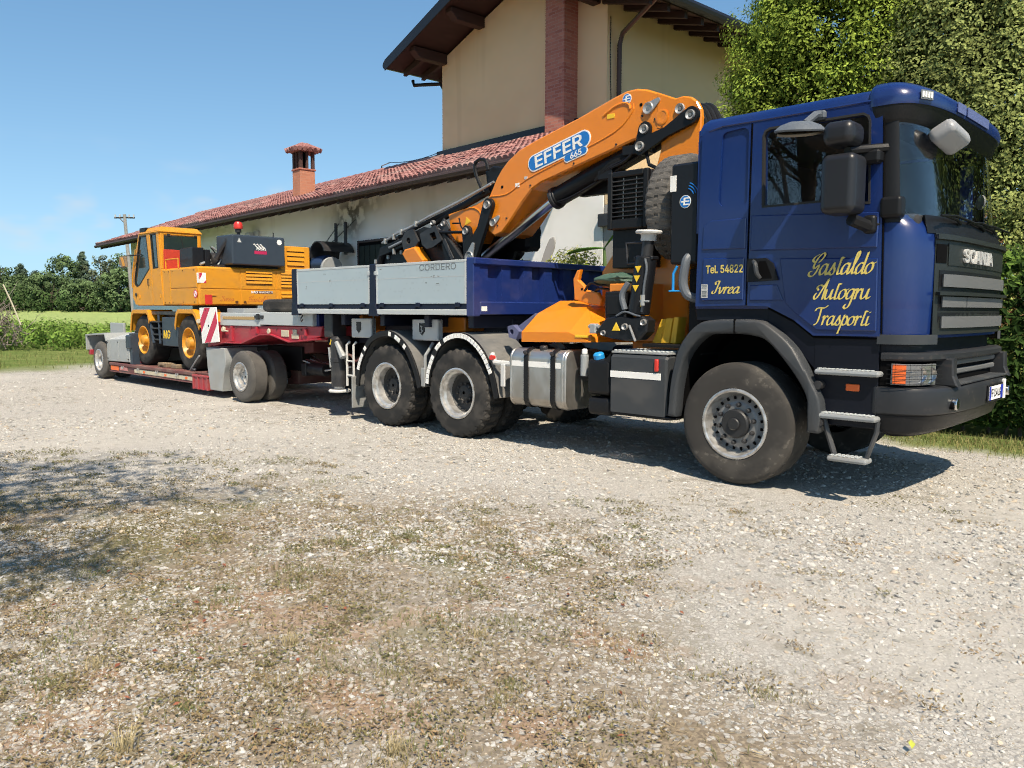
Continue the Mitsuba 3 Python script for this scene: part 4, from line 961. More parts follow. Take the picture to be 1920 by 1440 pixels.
pt = meshkit.text_mesh('FF 154 LG', .065, .002, True); b = pt.bounds
ob(PLT, 'characters', on_front(pt, 1.285, .795, 1.6645, sx=.295 / (b[1, 0] - b[0, 0])), 'ink', False)
ob(TR, 'side_stripe', box(1.633, 1.658, 1.76, 1.80, .75, .92, .003), 'white', False, label='white reflective strip at the end of the bumper')
# fender over the front wheel
def arc_pts(pts): return spline(np.array(pts, float), 5)
fo = arc_pts([(-.665, .54), (-.63, .90), (-.545, 1.20), (-.37, 1.39), (-.18, 1.435), (.0, 1.44), (.18, 1.435), (.31, 1.39), (.53, 1.21), (.68, .96), (.76, .80), (.775, .64), (.755, .53)])
fi = arc_pts([(.66, .53), (.655, .66), (.64, .83), (.50, 1.045), (.30, 1.255), (.16, 1.305), (.0, 1.315), (-.16, 1.31), (-.31, 1.28), (-.475, 1.10), (-.545, .85), (-.575, .54)])
fpoly = sg.Polygon(np.vstack([fo, fi])).buffer(0)
FE = ob(TR, 'front_fender', prism(np.array(fpoly.exterior.coords)[:-1], 'y', -.045, .10, .022), 'grey_plastic', 45, label='grey plastic arch over the front wheel')
ob(TR, 'front_fender', prism(np.array(fpoly.exterior.coords)[:-1], 'y', 2.40, 2.545, .022), 'grey_plastic', 45)
ob(FE, 'seam', box(-.006, .006, -.048, -.03, 1.315, 1.442, 0), 'void', False)
lin = np.vstack([fi[::-1] * V(.985, 1) + V(0, .012), fi * V(1.03, 1) + V(0, .03)])
ob(FE, 'liner', prism(np.vstack([fi, (fi * V(1.045, 1) + V(0, .03))[::-1]]), 'y', .08, .75, 0), 'void', False)
ob(TR, 'wheelhouse', box(-.62, .70, .56, .70, .60, 1.42, 0), 'void', False)
# shut lines of the door and rear panel
ob(DOOR, 'shut_line', cat(tube([(.0685, .032, 1.56), (.073, .032, 3.08)], .006, 5), tube([(1.187, .040, 1.32), (1.163, .036, 2.3), (1.135, .036, 3.08)], .007, 5), tube([(.26, .045, 1.535), (.49, .045, 1.425), (.66, .045, 1.302), (1.18, .045, 1.302)], .008, 5)), 'void')
ob(CAB, 'drip_rail', tube([(-.33, .036, 3.075), (-.2, .03, 3.097), (1.08, .03, 3.092)], .012, 6), 'blue')
# steps
def tread(parent, x0, x1, y0, y1, z, arms=False):
    k = ob(parent, 'step', rbox(x0, x1, y0, y1, z - .045, z, .02, 3), 'galv', 30)
    rows = [box(x0 + .02 + i * .034, x0 + .04 + i * .034, y0 + .012 + j * .04, y0 + .034 + j * .04, z, z + .007, .002) for i in range(int((x1 - x0 - .04) / .034)) for j in range(int((y1 - y0 - .02) / .04))]
    q = ob(k, 'grip_studs', cat(*rows), 'alu_rail', False); labels[q] = {'kind': 'stuff'}
    return k
tread(TR, .70, 1.205, -.03, .10, 1.052); tread(TR, .745, 1.20, -.04, .11, .702); tread(TR, .835, 1.145, -.05, .10, .368)
ob(TR, 'step_hanger', tube([(.775, .03, .66), (.80, .03, .57), (.88, .03, .345)], .022, 6), 'grey_plastic'); ob(TR, 'step_hanger', tube([(1.195, .03, .66), (1.19, .03, .58), (1.12, .03, .36)], .018, 6), 'grey_plastic')
ob(TR, 'side_marker', box(.93, 1.035, .045, .065, .885, .94, .006), 'amber', False, label='orange side marker lamp by the steps')
ob(TR, 'spring_bolt', cyl((.73, -.02, .92), (.73, .06, .92), .035, 10), 'steel_dark'); ob(TR, 'spring_bolt', cyl((.76, -.03, .62), (.76, .06, .62), .03, 10), 'steel_dark')
# mirrors
MI = ob(TR, 'mirror', rbox(.815, 1.075, -.33, -.06, 2.235, 2.675, .055, 5), 'mirror_black', 40, label='large black main mirror')
ob(MI, 'bracket', cat(tube([(.97, -.20, 2.70), (1.0, -.1, 2.72), (1.16, .06, 2.74)], .034, 8), tube([(1.0, -.16, 2.2), (1.06, -.02, 2.16), (1.09, .05, 2.17)], [.05, .05, .06], 8), box(1.0, 1.15, -.06, .05, 2.62, 2.72, .02)), 'black_plastic')
ob(MI, 'base', rbox(1.03, 1.13, -.03, .06, 2.10, 2.24, .03), 'black_plastic')
ob(TR, 'wide_mirror', rbox(.815, 1.05, -.33, -.06, 2.735, 2.915, .065, 5), 'mirror_black', 40, label='smaller wide-angle mirror above the main one')
KM = ob(TR, 'kerb_mirror', lathe([(0, .085), (.08, .078), (.15, .052), (.195, .012), (.19, .0), (0, 0)], (.60, -.21, 2.89), (.10, -.12, 1), 28), 'hose_grey', 40, label='round kerb mirror on the door top')
ob(KM, 'stem', cat(tube([(.62, -.17, 2.96), (.65, -.06, 3.04), (.66, .03, 3.06)], .03, 8), box(.60, .71, -.02, .03, 3.01, 3.08, .015)), 'hose_grey')
ob(KM, 'glass', cyl((.60, -.21, 2.875), (.602, -.215, 2.892), .17, 20), 'rust_wood')
FM = ob(TR, 'front_mirror', moved(rbox(-.10, .10, -.16, .16, -.065, .065, .05, 4), trimesh.transformations.translation_matrix((1.47, .48, 2.835)) @ trimesh.transformations.rotation_matrix(math.radians(-30), (0, 1, 0)) @ trimesh.transformations.rotation_matrix(math.radians(-18), (1, 0, 0))), 'mirror_grey', 40, label='grey front mirror hanging below the visor')
ob(FM, 'arm', tube([(1.42, .62, 2.93), (1.46, .58, 2.90), (1.49, .52, 2.85)], .02, 6), 'black_plastic')
ob(TR, 'corner_step', rbox(1.14, 1.30, .0, .12, 2.21, 2.37, .03), 'black_plastic', 40, label='black block at the foot of the windscreen pillar')

# ---- front wheels ----
def front_wheel(y, flip):
    k = ob(TR, 'front_wheel', put(tyre_mesh(.535, .30, .385, 96, 0, (.2, .4, .6, .8)), 0, y, .53, flip), 'tyre', 35, label='dusty wide front tyre with grey ten-bolt rim' if not flip else None)
    fl, dish = rim_steer(.298)
    ob(k, 'rim', put(fl, 0, y, .53, flip), 'rim', 35)
    ob(k, 'disc', put(dish, 0, y, .53, flip), 'rim_grey', 35)
    for m in nuts(10, .168, .050, .022, .2, .042): ob(k, 'wheel_nut', put(m, 0, y, .53, flip), 'steel_dark', 30)
    ob(k, 'hub', put(cat(cyl((0, .06, 0), (0, .0, 0), .128, 28, .012), cyl((0, .0, 0), (0, -.022, 0), .055, 20, .008)), 0, y, .53, flip), 'hub', 30)
    for i in range(20):
        a = 2 * math.pi * (i + .5) / 20
        h = cyl((0, 0, 0), (0, -.006, 0), .020, 10); h.apply_scale((1.15, 1, .62)); h.apply_transform(trimesh.transformations.rotation_matrix(-a, (0, 1, 0))); nrm = V(math.cos(a), -.75, math.sin(a))
        h.apply_translation((.222 * math.cos(a), .078, .222 * math.sin(a)))
        ob(k, 'vent', put(h, 0, y, .53, flip), 'void', False)
front_wheel(0.0, False); front_wheel(2.5, True)

# ---- rear wheels: twin tyres, deep rims ----
def twin(parent, x, y, z, R, rr, w, gap, depth, flip, mat, lugs, ribs, label=None, hubmat='hub', nn=10):
    k = ob(parent, 'rear_wheel', put(tyre_mesh(R, rr + .004, w, 84, lugs, ribs, .020), x, y, z, flip), mat, 22, label=label)
    y2 = y + (w + gap) * (-1 if flip else 1)
    ob(k, 'inner_tyre', put(tyre_mesh(R, rr + .004, w, 84, lugs, ribs, .020), x, y2, z, flip), mat, 22)
    fl, dish = rim_deep(rr, depth)
    ob(k, 'rim', put(fl, x, y, z, flip), 'rim', 35); ob(k, 'disc', put(dish, x, y, z, flip), hubmat, 35)
    for m in nuts(nn, rr * .40, depth * .80, .016, .1, .03): ob(k, 'wheel_nut', put(m, x, y, z, flip), 'steel_dark', 30)
    return k
for x, l in ((-3.59, 'rear twin wheel under the front of the bed'), (-4.95, 'rearmost twin wheel of the lorry')):
    twin(TR, x, .0, .53, .533, .292, .31, .05, .17, False, 'tyre_dark', 26, (.35, .65), l)
    twin(TR, x, 2.5, .53, .533, .292, .31, .05, .17, True, 'tyre_dark', 26, (.35, .65))
# ---- chassis ----
ch = [box(-6.8, 1.0, y, y + .08, .74, 1.02, .01) for y in (.82, 1.60)] + [box(x, x + .12, .9, 1.6, .78, .98) for x in (-6.7, -5.6, -4.3, -2.8, -1.6, -.4, .7)]
ch += [cyl((x, .3, .53), (x, 2.2, .53), .09, 12) for x in (0, -3.59, -4.95)] + [trimesh.creation.icosphere(3, .26)]
ch[-1].apply_translation((-3.59, 1.25, .56)); b2 = ch[-1].copy(); b2.apply_translation((-1.36, 0, 0)); ch.append(b2)
ch += [box(-3.0, .6, 1.0, 1.5, .62, .80), rbox(-2.75, -1.9, 1.85, 2.5, .5, 1.08, .08), rbox(-1.7, -.75, 1.9, 2.5, .5, 1.08, .08), box(-.2, .8, .75, 1.75, .7, 1.4)]
ob(TR, 'chassis', cat(*ch), 'chassis', 30, label='black frame, axles and far-side tanks')
# ---- rear mudguards ----
def guard(pts, sq):
    o = spline(np.array(pts), 6); tn = np.gradient(o, axis=0); tn /= np.linalg.norm(tn, axis=1, keepdims=True)
    nr = np.stack([tn[:, 1], -tn[:, 0]], 1)                          # towards the wheel
    shell = np.vstack([o, (o + nr * .016)[::-1]]); lip = np.vstack([o, (o + nr * .075)[::-1]])
    ob(TR, 'mudguard', prism(shell, 'y', 1.84, 2.51, 0), 'mudguard', 50); k = ob(TR, 'mudguard', prism(shell, 'y', .012, .66, 0), 'mudguard', 50)
    ob(k, 'lip', prism(lip, 'y', -.012, .014, .004), 'black_plastic', 50)
    L = np.concatenate([[0], np.cumsum(np.linalg.norm(np.diff(o, axis=0), axis=1))])
    for s in sq:
        if s + .058 > L[-1]: continue
        t_ = np.linspace(s, s + .058, 4); at = lambda A: np.stack([np.interp(t_, L, A[:, 0]), np.interp(t_, L, A[:, 1])], 1)
        ob(k, 'reflective_block', prism(np.vstack([at(o + nr * .010), at(o + nr * .064)[::-1]]), 'y', -.0175, -.012, .001), 'white', False)
    return k
guard([(-5.62, .50), (-5.56, .80), (-5.36, 1.09), (-5.17, 1.20), (-4.95, 1.245), (-4.74, 1.21), (-4.50, 1.05), (-4.33, .80), (-4.24, .56)], [.22, .285, .35, .415, .54, 1.18, 1.33, 1.395, 1.54])
guard([(-4.16, .60), (-4.12, .80), (-3.97, 1.07), (-3.78, 1.20), (-3.58, 1.25), (-3.37, 1.22), (-3.15, 1.07), (-2.98, .82), (-2.89, .53)], [.02, .085, .15, .215, .28, .345, .50, .565, .70] + [.765 + .066 * i for i in range(15)])
ob(TR, 'mudguard_stay', cat(tube([(-4.2, .03, .62), (-4.2, .03, .95), (-4.25, .2, 1.1)], .02, 6), box(-4.24, -4.17, -.01, .03, .57, .80)), 'galv')
MB = ob(TR, 'lamp_bracket', cat(tube([(-3.02, .02, 1.02), (-2.95, .0, .93), (-2.80, .03, .92), (-2.66, .03, .92)], .032, 8), box(-2.86, -2.79, -.012, .01, .66, .92, .01)), 'lid_white')
ob(MB, 'lamp', cyl((-2.97, .0, .98), (-2.965, -.05, .985), .028, 12), 'red_lens')
ob(TR, 'rear_flap', box(-5.76, -5.735, .02, .62, .17, .60, .004), 'galv', False)
ob(TR, 'ladder_rail', cat(tube([(-6.0, .12, .45), (-6.0, .12, 1.02), (-5.95, .14, 1.07)], .018, 6), tube([(-5.84, .12, .55), (-5.84, .12, 1.02), (-5.80, .14, 1.07)], .018, 6), tube([(-6.0, .12, .6), (-5.84, .12, .6)], .014, 6), tube([(-6.0, .12, .8), (-5.84, .12, .8)], .014, 6)), 'lid_white')
ob(TR, 'air_hose', tube([(-6.12, .2, 1.0), (-6.2, .16, .95), (-6.1, .15, .88), (-5.95, .15, .88), (-5.85, .16, .8), (-5.75, .17, .86), (-5.7, .2, .95)], .016, 6, 4), 'maroon', label='reddish coiled air hose')
for x0, x1, sx in ((-5.93, -5.47, -5.76), (-4.60, -4.10, -4.41)):
    k = ob(TR, 'tool_locker', box(x0, x1, .15, .24, 1.13, 1.395, .012), 'lid_white', False)
    sh = [(sx - .045, 1.345), (sx + .065, 1.345), (sx + .065, 1.24), (sx + .01, 1.19), (sx - .045, 1.24)]
    e = ob(k, 'emblem', prism(sh, 'y', .144, .152, .002), 'ink', False, label='dark shield emblem')
    if x0 > -5: ob(e, 'charge', tube([(sx - .012, .142, 1.31), (sx + .018, .142, 1.30), (sx + .0, .142, 1.27), (sx + .025, .142, 1.25), (sx - .005, .142, 1.225)], .006, 5, 3), 'sticker_grey')
ob(TR, 'frame_tie', box(-5.42, -5.40, .14, .16, .8, 1.44), 'steel_dark', False)
# ---- diesel tank ----
def rr2(y0, y1, z0, z1, r): 
    q = sg.box(y0 + r, z0 + r, y1 - r, z1 - r).buffer(r, 8); return np.array(q.exterior.coords)[:-1]
TK = ob(TR, 'diesel_tank', cat(prism(rr2(.0, .63, .47, 1.095, .105), 'x', -2.715, -1.92, .01), prism(rr2(-.006, .636, .464, 1.101, .11), 'x', -1.985, -1.95, .008), prism(rr2(-.006, .636, .464, 1.101, .11), 'x', -2.72, -2.69, .008)), 'alu', 40, label='brushed metal diesel tank with two black straps')
for x in (-2.47, -2.09):
    q = sg.box(.10, .57, .53, .995).buffer(.112, 8); a_ = sg.Polygon(rr2(-.014, .644, .456, 1.109, .115)); b_ = sg.Polygon(rr2(.002, .628, .472, 1.093, .105))
    ob(TK, 'strap', plate(a_.difference(b_), 'x', x - .028, x + .028), 'black_plastic', 40)
    ob(TK, 'strap_bolt', cyl((x, -.012, 1.045), (x, -.035, 1.07), .02, 8), 'steel_dark')
for x0, x1 in ((-2.69, -2.50), (-2.44, -2.12), (-2.06, -1.985)): ob(TK, 'white_tape', box(x0, x1, -.0035, .002, .905, .965, .001), 'white', False)
ob(TK, 'filler_cap', cyl((-2.30, .10, 1.075), (-2.30, .085, 1.135), .045, 16, .01), 'steel_dark')
ob(TK, 'hook_plate', prism([(-2.32, 1.15), (-2.22, 1.15), (-2.16, 1.20), (-2.10, 1.14), (-2.06, 1.10), (-2.20, 1.10), (-2.24, 1.115)], 'y', .18, .20, .002), 'steel_dark', False)
ob(TR, 'air_filter', cyl((-1.75, .10, .84), (-1.75, .10, 1.06), .042, 14, .006), 'galv')
ob(TR, 'filter_cap', cyl((-1.75, .10, 1.06), (-1.75, .10, 1.12), .03, 12, .012), 'white')
AB = ob(TR, 'additive_tank', cat(rbox(-1.665, -1.37, .02, .55, .665, 1.03, .05), rbox(-1.665, -1.37, .03, .55, .46, .645, .05), hull([(-1.46, .03, 1.0), (-1.37, .03, 1.0), (-1.37, .5, 1.10), (-1.37, .03, 1.09), (-1.46, .5, 1.02)])), 'black_plastic', 40)
ob(AB, 'blue_cap', cyl((-1.55, .09, 1.02), (-1.55, .07, 1.085), .055, 16, .012), 'cap_blue', label='bright blue filler cap')
BB = ob(TR, 'battery_box', prism([(.0, .52), (.6, .52), (.6, 1.09), (.03, 1.09), (.0, 1.06)], 'x', -1.355, -.70, .02), 'grey_plastic', False, label='grey battery box with a white stripe')
ob(BB, 'white_tape', box(-1.345, -.76, -.004, .002, .862, .925, .001), 'white', False)
ob(BB, 'side_lamp', rbox(-.83, -.785, -.02, .01, .94, 1.06, .018), 'red_lens')
ob(BB, 'catwalk', box(-1.35, -.70, .02, .45, 1.098, 1.118, .004), 'galv', False)
st = [cyl((-1.32 + i * .05, .05 + j * .06, 1.118), (-1.32 + i * .05, .05 + j * .06, 1.132), .018, 8, .006) for i in range(13) for j in range(7)]
q = ob(BB, 'grip_studs', cat(*st), 'alu_rail'); labels[q] = {'kind': 'stuff'}
ob(BB, 'lower_tray', cat(box(-1.34, -.66, .02, .5, .49, .52), box(-.76, -.58, .0, .08, .505, .52)), 'black_plastic', False)

# ---- drop-side bed ----
BED = ob(TR, 'bed_floor', cat(box(-7.10, -3.36, .0, 2.50, 1.455, 1.52, .008), *[box(x, x + .09, .1, 2.4, 1.30, 1.45) for x in (-6.9, -6.1, -5.2, -4.3, -3.5)], box(-6.9, -3.4, .75, .87, 1.02, 1.40), box(-6.9, -3.4, 1.6, 1.72, 1.02, 1.40)), 'bed_under', False)
for ys, sgn in ((-.045, 1), (2.545, -1)):
    yy = lambda a, b: (min(ys + sgn * a, ys + sgn * b), max(ys + sgn * a, ys + sgn * b))
    for x0, x1 in ((-6.99, -5.225), (-5.085, -3.375)):
        k = ob(TR, 'drop_side', box(x0, x1, *yy(.0, .03), 1.585, 2.085, .004), 'alu_panel', False, label='grey drop side panel' if sgn > 0 else None)
        ob(k, 'top_edge', box(x0, x1, *yy(-.004, .034), 2.06, 2.092, .004), 'alu_rail', False)
        ob(k, 'plank_joint', box(x0 + .01, x1 - .01, *yy(-.002, .001), 1.90, 1.906, 0), 'sticker_grey', False)
        for e in (x0, x1 - .03): ob(k, 'end_cap', box(e, e + .03, *yy(-.003, .033), 1.585, 2.06, .003), 'alu_rail', False)
        for q in (.08, .5, .92):
            xx = x0 + q * (x1 - x0); ob(k, 'hinge', cat(box(xx - .045, xx + .03, *yy(-.016, .01), 1.545, 1.60, .006), box(xx - .07, xx - .05, *yy(-.01, .01), 1.53, 1.575, .004)), 'navy', False)
        ob(k, 'latch', box(x1 - .04, x1 + .035, *yy(-.012, .004), 1.955, 2.01, .004) if x0 < -6 else box(x0 - .035, x0 + .04, *yy(-.012, .004), 1.955, 2.01, .004), 'alu_rail', False)
    ob(TR, 'side_rail', box(-7.05, -3.36, *yy(.01, .05), 1.52, 1.585, .006), 'navy', False)
    ob(TR, 'rub_rail', box(-7.0, -3.37, *yy(-.008, .03), 1.452, 1.522, .006), 'alu_rail', False)
    for x0, x1 in ((-7.12, -7.0), (-5.22, -5.09)):
        ob(TR, 'post', cat(box(x0, x1, *yy(-.012, .05), 1.43, 2.10, .01), prism([(x0 - .02, 1.43), (x1 + .05, 1.43), (x1, 1.60), (x0, 1.60)], 'y', *yy(-.016, .05), .006)), 'navy' if sgn > 0 else 'navy', False)
cm = meshkit.text_mesh('CORDERO', .075, .002, False); b = cm.bounds
ob(TR, 'maker_lettering', on_side(cm, -4.215, 1.985, -.0465, sx=.66 / (b[1, 0] - b[0, 0])), 'ink_grey', False, label='grey letters on the front drop side')
ob(TR, 'scuff', cat(*[box(-4.0 + dx, -4.0 + dx + w_, -.0462, -.045, z, z + h, 0) for dx, z, w_, h in ((.0, 1.90, .03, .012), (.05, 1.895, .02, .03), (.12, 1.90, .04, .015), (-.1, 1.83, .03, .012), (.1, 1.82, .05, .01), (-2.15, 1.89, .03, .03), (-2.75, 1.80, .012, .05), (-1.0, 2.02, .03, .01), (-2.3, 2.0, .06, .008))]), 'ink_grey', False)
HB = ob(TR, 'headboard', box(-3.36, -3.325, -.04, 2.54, 1.46, 2.10, .004), 'bed_blue', False, label='ribbed blue front wall of the bed')
ob(HB, 'top_channel', box(-3.33, -3.225, -.05, 2.55, 2.03, 2.105, .01), 'bed_blue', False)
ob(HB, 'bottom_channel', box(-3.33, -3.25, .06, 2.52, 1.455, 1.61, .012), 'bed_blue', False)
for y in (-.05, 2.44): ob(HB, 'corner_post', box(-3.375, -3.25, y, y + .11, 1.44, 2.108, .01), 'bed_blue', False)
for i, y in enumerate((.19, .565, .945, 1.315, 1.69, 2.06)):
    ob(HB, 'rib', prism([(-3.33, y - .005), (-3.285, y - .18 + .03), (-3.285, y - .03), (-3.33, y + .0)][::-1] if False else [(-3.328, y + .10), (-3.328, y + .045), (-3.262, y + .0), (-3.262, y - .15), (-3.328, y - .17)], 'z', 1.61, 2.03, .002), 'bed_blue', False)
ob(HB, 'sticker', box(-3.2505, -3.247, .075, .165, 1.50, 1.555, .001), 'white', False)
ob(TR, 'tailgate', box(-7.13, -7.10, .0, 2.5, 1.52, 2.08, .004), 'alu_panel', False)
ob(TR, 'rear_box', box(-7.03, -6.70, .12, .7, 1.19, 1.445, .01), 'bed_blue', False)
ob(TR, 'rope_hook', tube([(-6.92, .0, 1.43), (-6.93, -.03, 1.38), (-6.90, -.04, 1.34), (-6.87, -.03, 1.37)], .01, 5), 'ink')
k = ob(TR, 'load_sign', box(-7.13, -6.85, .39, .40, 1.155, 1.235, .002), 'white', False)
nm = meshkit.text_mesh('08', .05, .001, True); b = nm.bounds
ob(k, 'figures', on_side(nm, -7.05, 1.17, .389, sx=.16 / (b[1, 0] - b[0, 0])), 'ink', False)
# rear outrigger leg
LG = ob(TR, 'outrigger_leg', cat(box(-6.46, -6.25, .05, .30, 1.12, 1.50, .015), box(-6.33, -6.12, .04, .30, .98, 1.14, .04), lathe([(0, 0), (.115, 0), (.115, .34), (.125, .35), (.125, .40), (.115, .41), (.115, .64), (0, .64)], (-6.22, .14, .43), (0, 0, 1), 24)), 'steel_dark', 35, label='black rear outrigger leg')
ob(LG, 'foot', cat(cyl((-6.22, .14, .40), (-6.22, .14, .45), .075, 18), cyl((-6.22, .14, .345), (-6.22, .14, .385), .155, 24, .012)), 'lid_white')
ob(LG, 'warning_sticker', prism([(-6.30, 1.02), (-6.22, 1.02), (-6.26, 1.10)], 'y', .033, .036, .001), 'sticker_yellow', False)
ob(LG, 'strut', cat(tube([(-6.15, .05, 1.06), (-6.0, .06, .85)], [.03, .05], 8), tube([(-6.32, .04, .98), (-6.28, .04, .70)], .018, 6)), 'galv')
ob(TR, 'rear_beam', cat(box(-6.75, -6.6, .3, 2.2, 1.0, 1.30), box(-7.0, -6.7, .5, 2.0, .80, 1.02)), 'chassis', False)
ob(TR, 'rear_outrigger', prism([(-6.35, 1.44), (-5.95, 1.44), (-5.95, 1.22), (-6.12, 1.18), (-6.28, 1.36)], 'y', .35, 2.15, .01), 'orange', False)
ob(TR, 'orange_box', prism([(-4.42, 1.42), (-3.9, 1.42), (-3.9, 1.25), (-4.40, 1.22)], 'y', .42, .95, .01), 'orange', False)

# ---- loader crane behind the cab ----
boom = [(-4.06, 2.90), (-3.97, 3.04), (-3.89, 3.17), (-3.80, 3.27), (-3.69, 3.36), (-3.5, 3.465), (-3.23, 3.545), (-2.57, 3.70), (-2.05, 3.845), (-1.9, 3.878), (-1.76, 3.88), (-1.62, 3.845), (-1.44, 3.768), (-1.40, 3.62), (-1.42, 3.40), (-1.62, 3.35), (-1.80, 3.345), (-2.04, 3.285), (-2.57, 3.165), (-3.13, 3.035), (-3.28, 2.97), (-3.44, 2.83), (-3.66, 2.60), (-3.79, 2.485), (-3.92, 2.45), (-4.03, 2.52), (-4.09, 2.70)]
BM = ob(TR, 'crane_boom', prism(boom, 'y', .95, 1.55, .018), 'orange', False, label='big orange crane boom with blue maker badge')
ob(BM, 'weld_ridge', tube([(-4.0, .95, 2.95), (-3.7, .95, 2.955), (-3.45, .95, 3.06), (-3.2, .95, 3.145), (-2.3, .95, 3.385), (-1.98, .95, 3.50), (-1.82, .95, 3.64), (-1.80, .95, 3.73)], .010, 6, 5), 'orange')
ob(BM, 'lip', tube([(-2.20, .95, 3.665), (-2.05, .95, 3.735), (-1.93, .95, 3.755), (-1.86, .95, 3.73), (-1.84, .95, 3.68)], .016, 6, 5), 'orange')
ob(BM, 'boss', lathe([(.0, .0), (.07, .0), (.08, .012), (.06, .016), (.05, .012), (0, .012)], (-1.43, .95, 3.53), (0, -1, 0), 20), 'orange')
for x, z in ((-1.70, 3.70), (-1.43, 3.42), (-3.78, 3.05)): ob(BM, 'hole', cyl((x, .952, z), (x, .945, z), .018, 10), 'void')
def pinhead(parent, x, z, y, r, plate_to=None):
    k = ob(parent, 'pin', lathe([(0, .0), (r * .35, .0), (r * .4, .010), (r * .78, .026), (r * .86, .018), (r * .86, -.02), (0, -.02)], (x, y, z), (0, -1, 0), 24), 'pin', 35)
    ob(k, 'centre', cyl((x, y - .002, z), (x, y - .016, z), r * .3, 10), 'ink_grey')
    if plate_to: ob(k, 'keeper', plate(unary_union([sg.Point(x, z).buffer(r * .8), sg.Point(*plate_to).buffer(.025)]).convex_hull, 'y', y - .012, y + .001), 'pin', 35)
pinhead(BM, -1.60, 3.645, .945, .075, (-1.48, 3.71)); pinhead(BM, -1.21, 3.575, .945, .065)
pinhead(BM, -3.93, 2.62, .945, .06, (-3.84, 2.68))
# maker badge: pill with slanted letters, along the boom
ang = math.atan2(3.70 - 3.545, 3.23 - 2.57); ca_, sa_ = math.cos(ang), math.sin(ang)
def along(u, v): return -2.855 + u * ca_ - v * sa_, 3.365 + u * sa_ + v * ca_
def pill(cu, cv, L, h): return sg.LineString([along(cu - L / 2 + h / 2, cv), along(cu + L / 2 - h / 2, cv)]).buffer(h / 2, 10)
p1, p2 = pill(0, 0, .98, .20), pill(.24, -.125, .36, .10)
bdg = ob(BM, 'badge', plate(p1.union(p2), 'y', .942, .951), 'white', False, label='blue and white maker badge on the boom')
ob(bdg, 'badge_field', plate(p1.buffer(-.016).union(p2.buffer(-.014)), 'y', .939, .9421), 'decal_blue', False)
em = meshkit.text_mesh('EFFER', .135, .003, True); b = em.bounds; x_, z_ = along(-.40, -.065)
ob(bdg, 'badge_letters', on_side(em, x_, z_, .939, rot=ang, sx=.74 / (b[1, 0] - b[0, 0]), shear=.12), 'white', False)
em = meshkit.text_mesh('665', .062, .003, True); b = em.bounds; x_, z_ = along(.15, -.155)
ob(bdg, 'badge_number', on_side(em, x_, z_, .938, rot=ang, sx=.17 / (b[1, 0] - b[0, 0]), shear=.15), 'white', False)
def roundel(parent, x, z, y, r):
    k = ob(parent, 'roundel', cyl((x, y + .002, z), (x, y - .003, z), r, 28), 'white', label='round blue and white letter roundel')
    ob(k, 'disc', cyl((x, y, z), (x, y - .0055, z), r * .90, 28), 'decal_blue')
    e = meshkit.text_mesh('E', r * 1.1, .003, True); b = e.bounds
    ob(k, 'letter', cat(on_side(e, x - r * .5, z - r * .52, y - .0055, sx=r * 1.05 / (b[1, 0] - b[0, 0]), shear=.1), box(x - r * .72, x - r * .3, y - .008, y - .0055, z - r * .1, z + r * .12, 0)), 'white', False)
roundel(BM, -1.885, 3.79, .948, .058)
COL = ob(TR, 'crane_column', cat(prism([(-1.50, 3.793), (-1.27, 3.692), (-1.18, 3.70), (-1.09, 3.675), (-1.02, 3.62), (-.975, 3.54), (-.963, 3.46), (-.97, 3.3), (-.98, 3.0), (-1.0, 2.2), (-1.45, 2.2), (-1.50, 3.0), (-1.44, 3.2), (-1.44, 3.40), (-1.50, 3.42)], 'y', .945, 1.01, .012), prism([(-1.3, 3.2), (-1.12, 3.2), (-1.15, 2.2), (-1.45, 2.2)], 'y', 1.01, 1.5, .01), prism([(-1.95, 1.18), (-1.95, 1.93), (-1.79, 2.13), (-1.5, 2.5), (-.90, 2.5), (-.85, 1.9), (-.85, 1.18)], 'y', .62, 1.88, .02), box(-1.6, -.82, .72, 1.8, 1.10, 1.25, .01)), 'orange', False, label='orange crane column behind the cab')
ob(TR, 'column_hoses', cat(*[tube([(-1.16 + .03 * i, 1.1 + .09 * i, 2.6), (-1.06 + .03 * i, 1.1 + .09 * i, 3.1), (-1.07, 1.1 + .09 * i, 3.45 + .03 * i), (-1.22, 1.1 + .09 * i, 3.62 + .02 * i), (-1.4, 1.1 + .08 * i, 3.60)], .032, 8, 4) for i in range(5)]), 'black_plastic', label='black hoses looping over the crane column')
pinhead(COL, -1.86, 1.93, .715, .06)
def links(name, cs, y0, y1, parent=TR):
    g = unary_union([sg.MultiPolygon([sg.Point(a[0], a[1]).buffer(a[2], 12), sg.Point(b[0], b[1]).buffer(b[2], 12)]).convex_hull for a, b in zip(cs[:-1], cs[1:])])
    ob(parent, 'far_' + name, plate(g, 'y', 2.5 - y1, 2.5 - y0), 'black_plastic', False)
    return ob(parent, name, plate(g, 'y', y0, y1), 'black_plastic', False)
k = links('crane_link', [(-1.05, 3.48, .085), (-1.35, 3.355, .05), (-1.66, 3.25, .085)], .885, .93); pinhead(k, -1.05, 3.48, .885, .06); pinhead(k, -1.66, 3.25, .885, .062)
k = links('crane_lug', [(-1.63, 3.43, .08), (-1.66, 3.25, .09)], .915, .945); pinhead(k, -1.63, 3.43, .915, .06)
k = links('knee_link', [(-3.98, 2.84, .085), (-4.10, 2.55, .07), (-4.31, 2.22, .12)], .885, .94); pinhead(k, -3.98, 2.84, .885, .062); pinhead(k, -4.31, 2.20, .885, .09, (-4.24, 2.36))
k = links('knee_lug', [(-4.40, 2.54, .075), (-4.36, 2.3, .09)], .90, .95); pinhead(k, -4.40, 2.54, .90, .055)
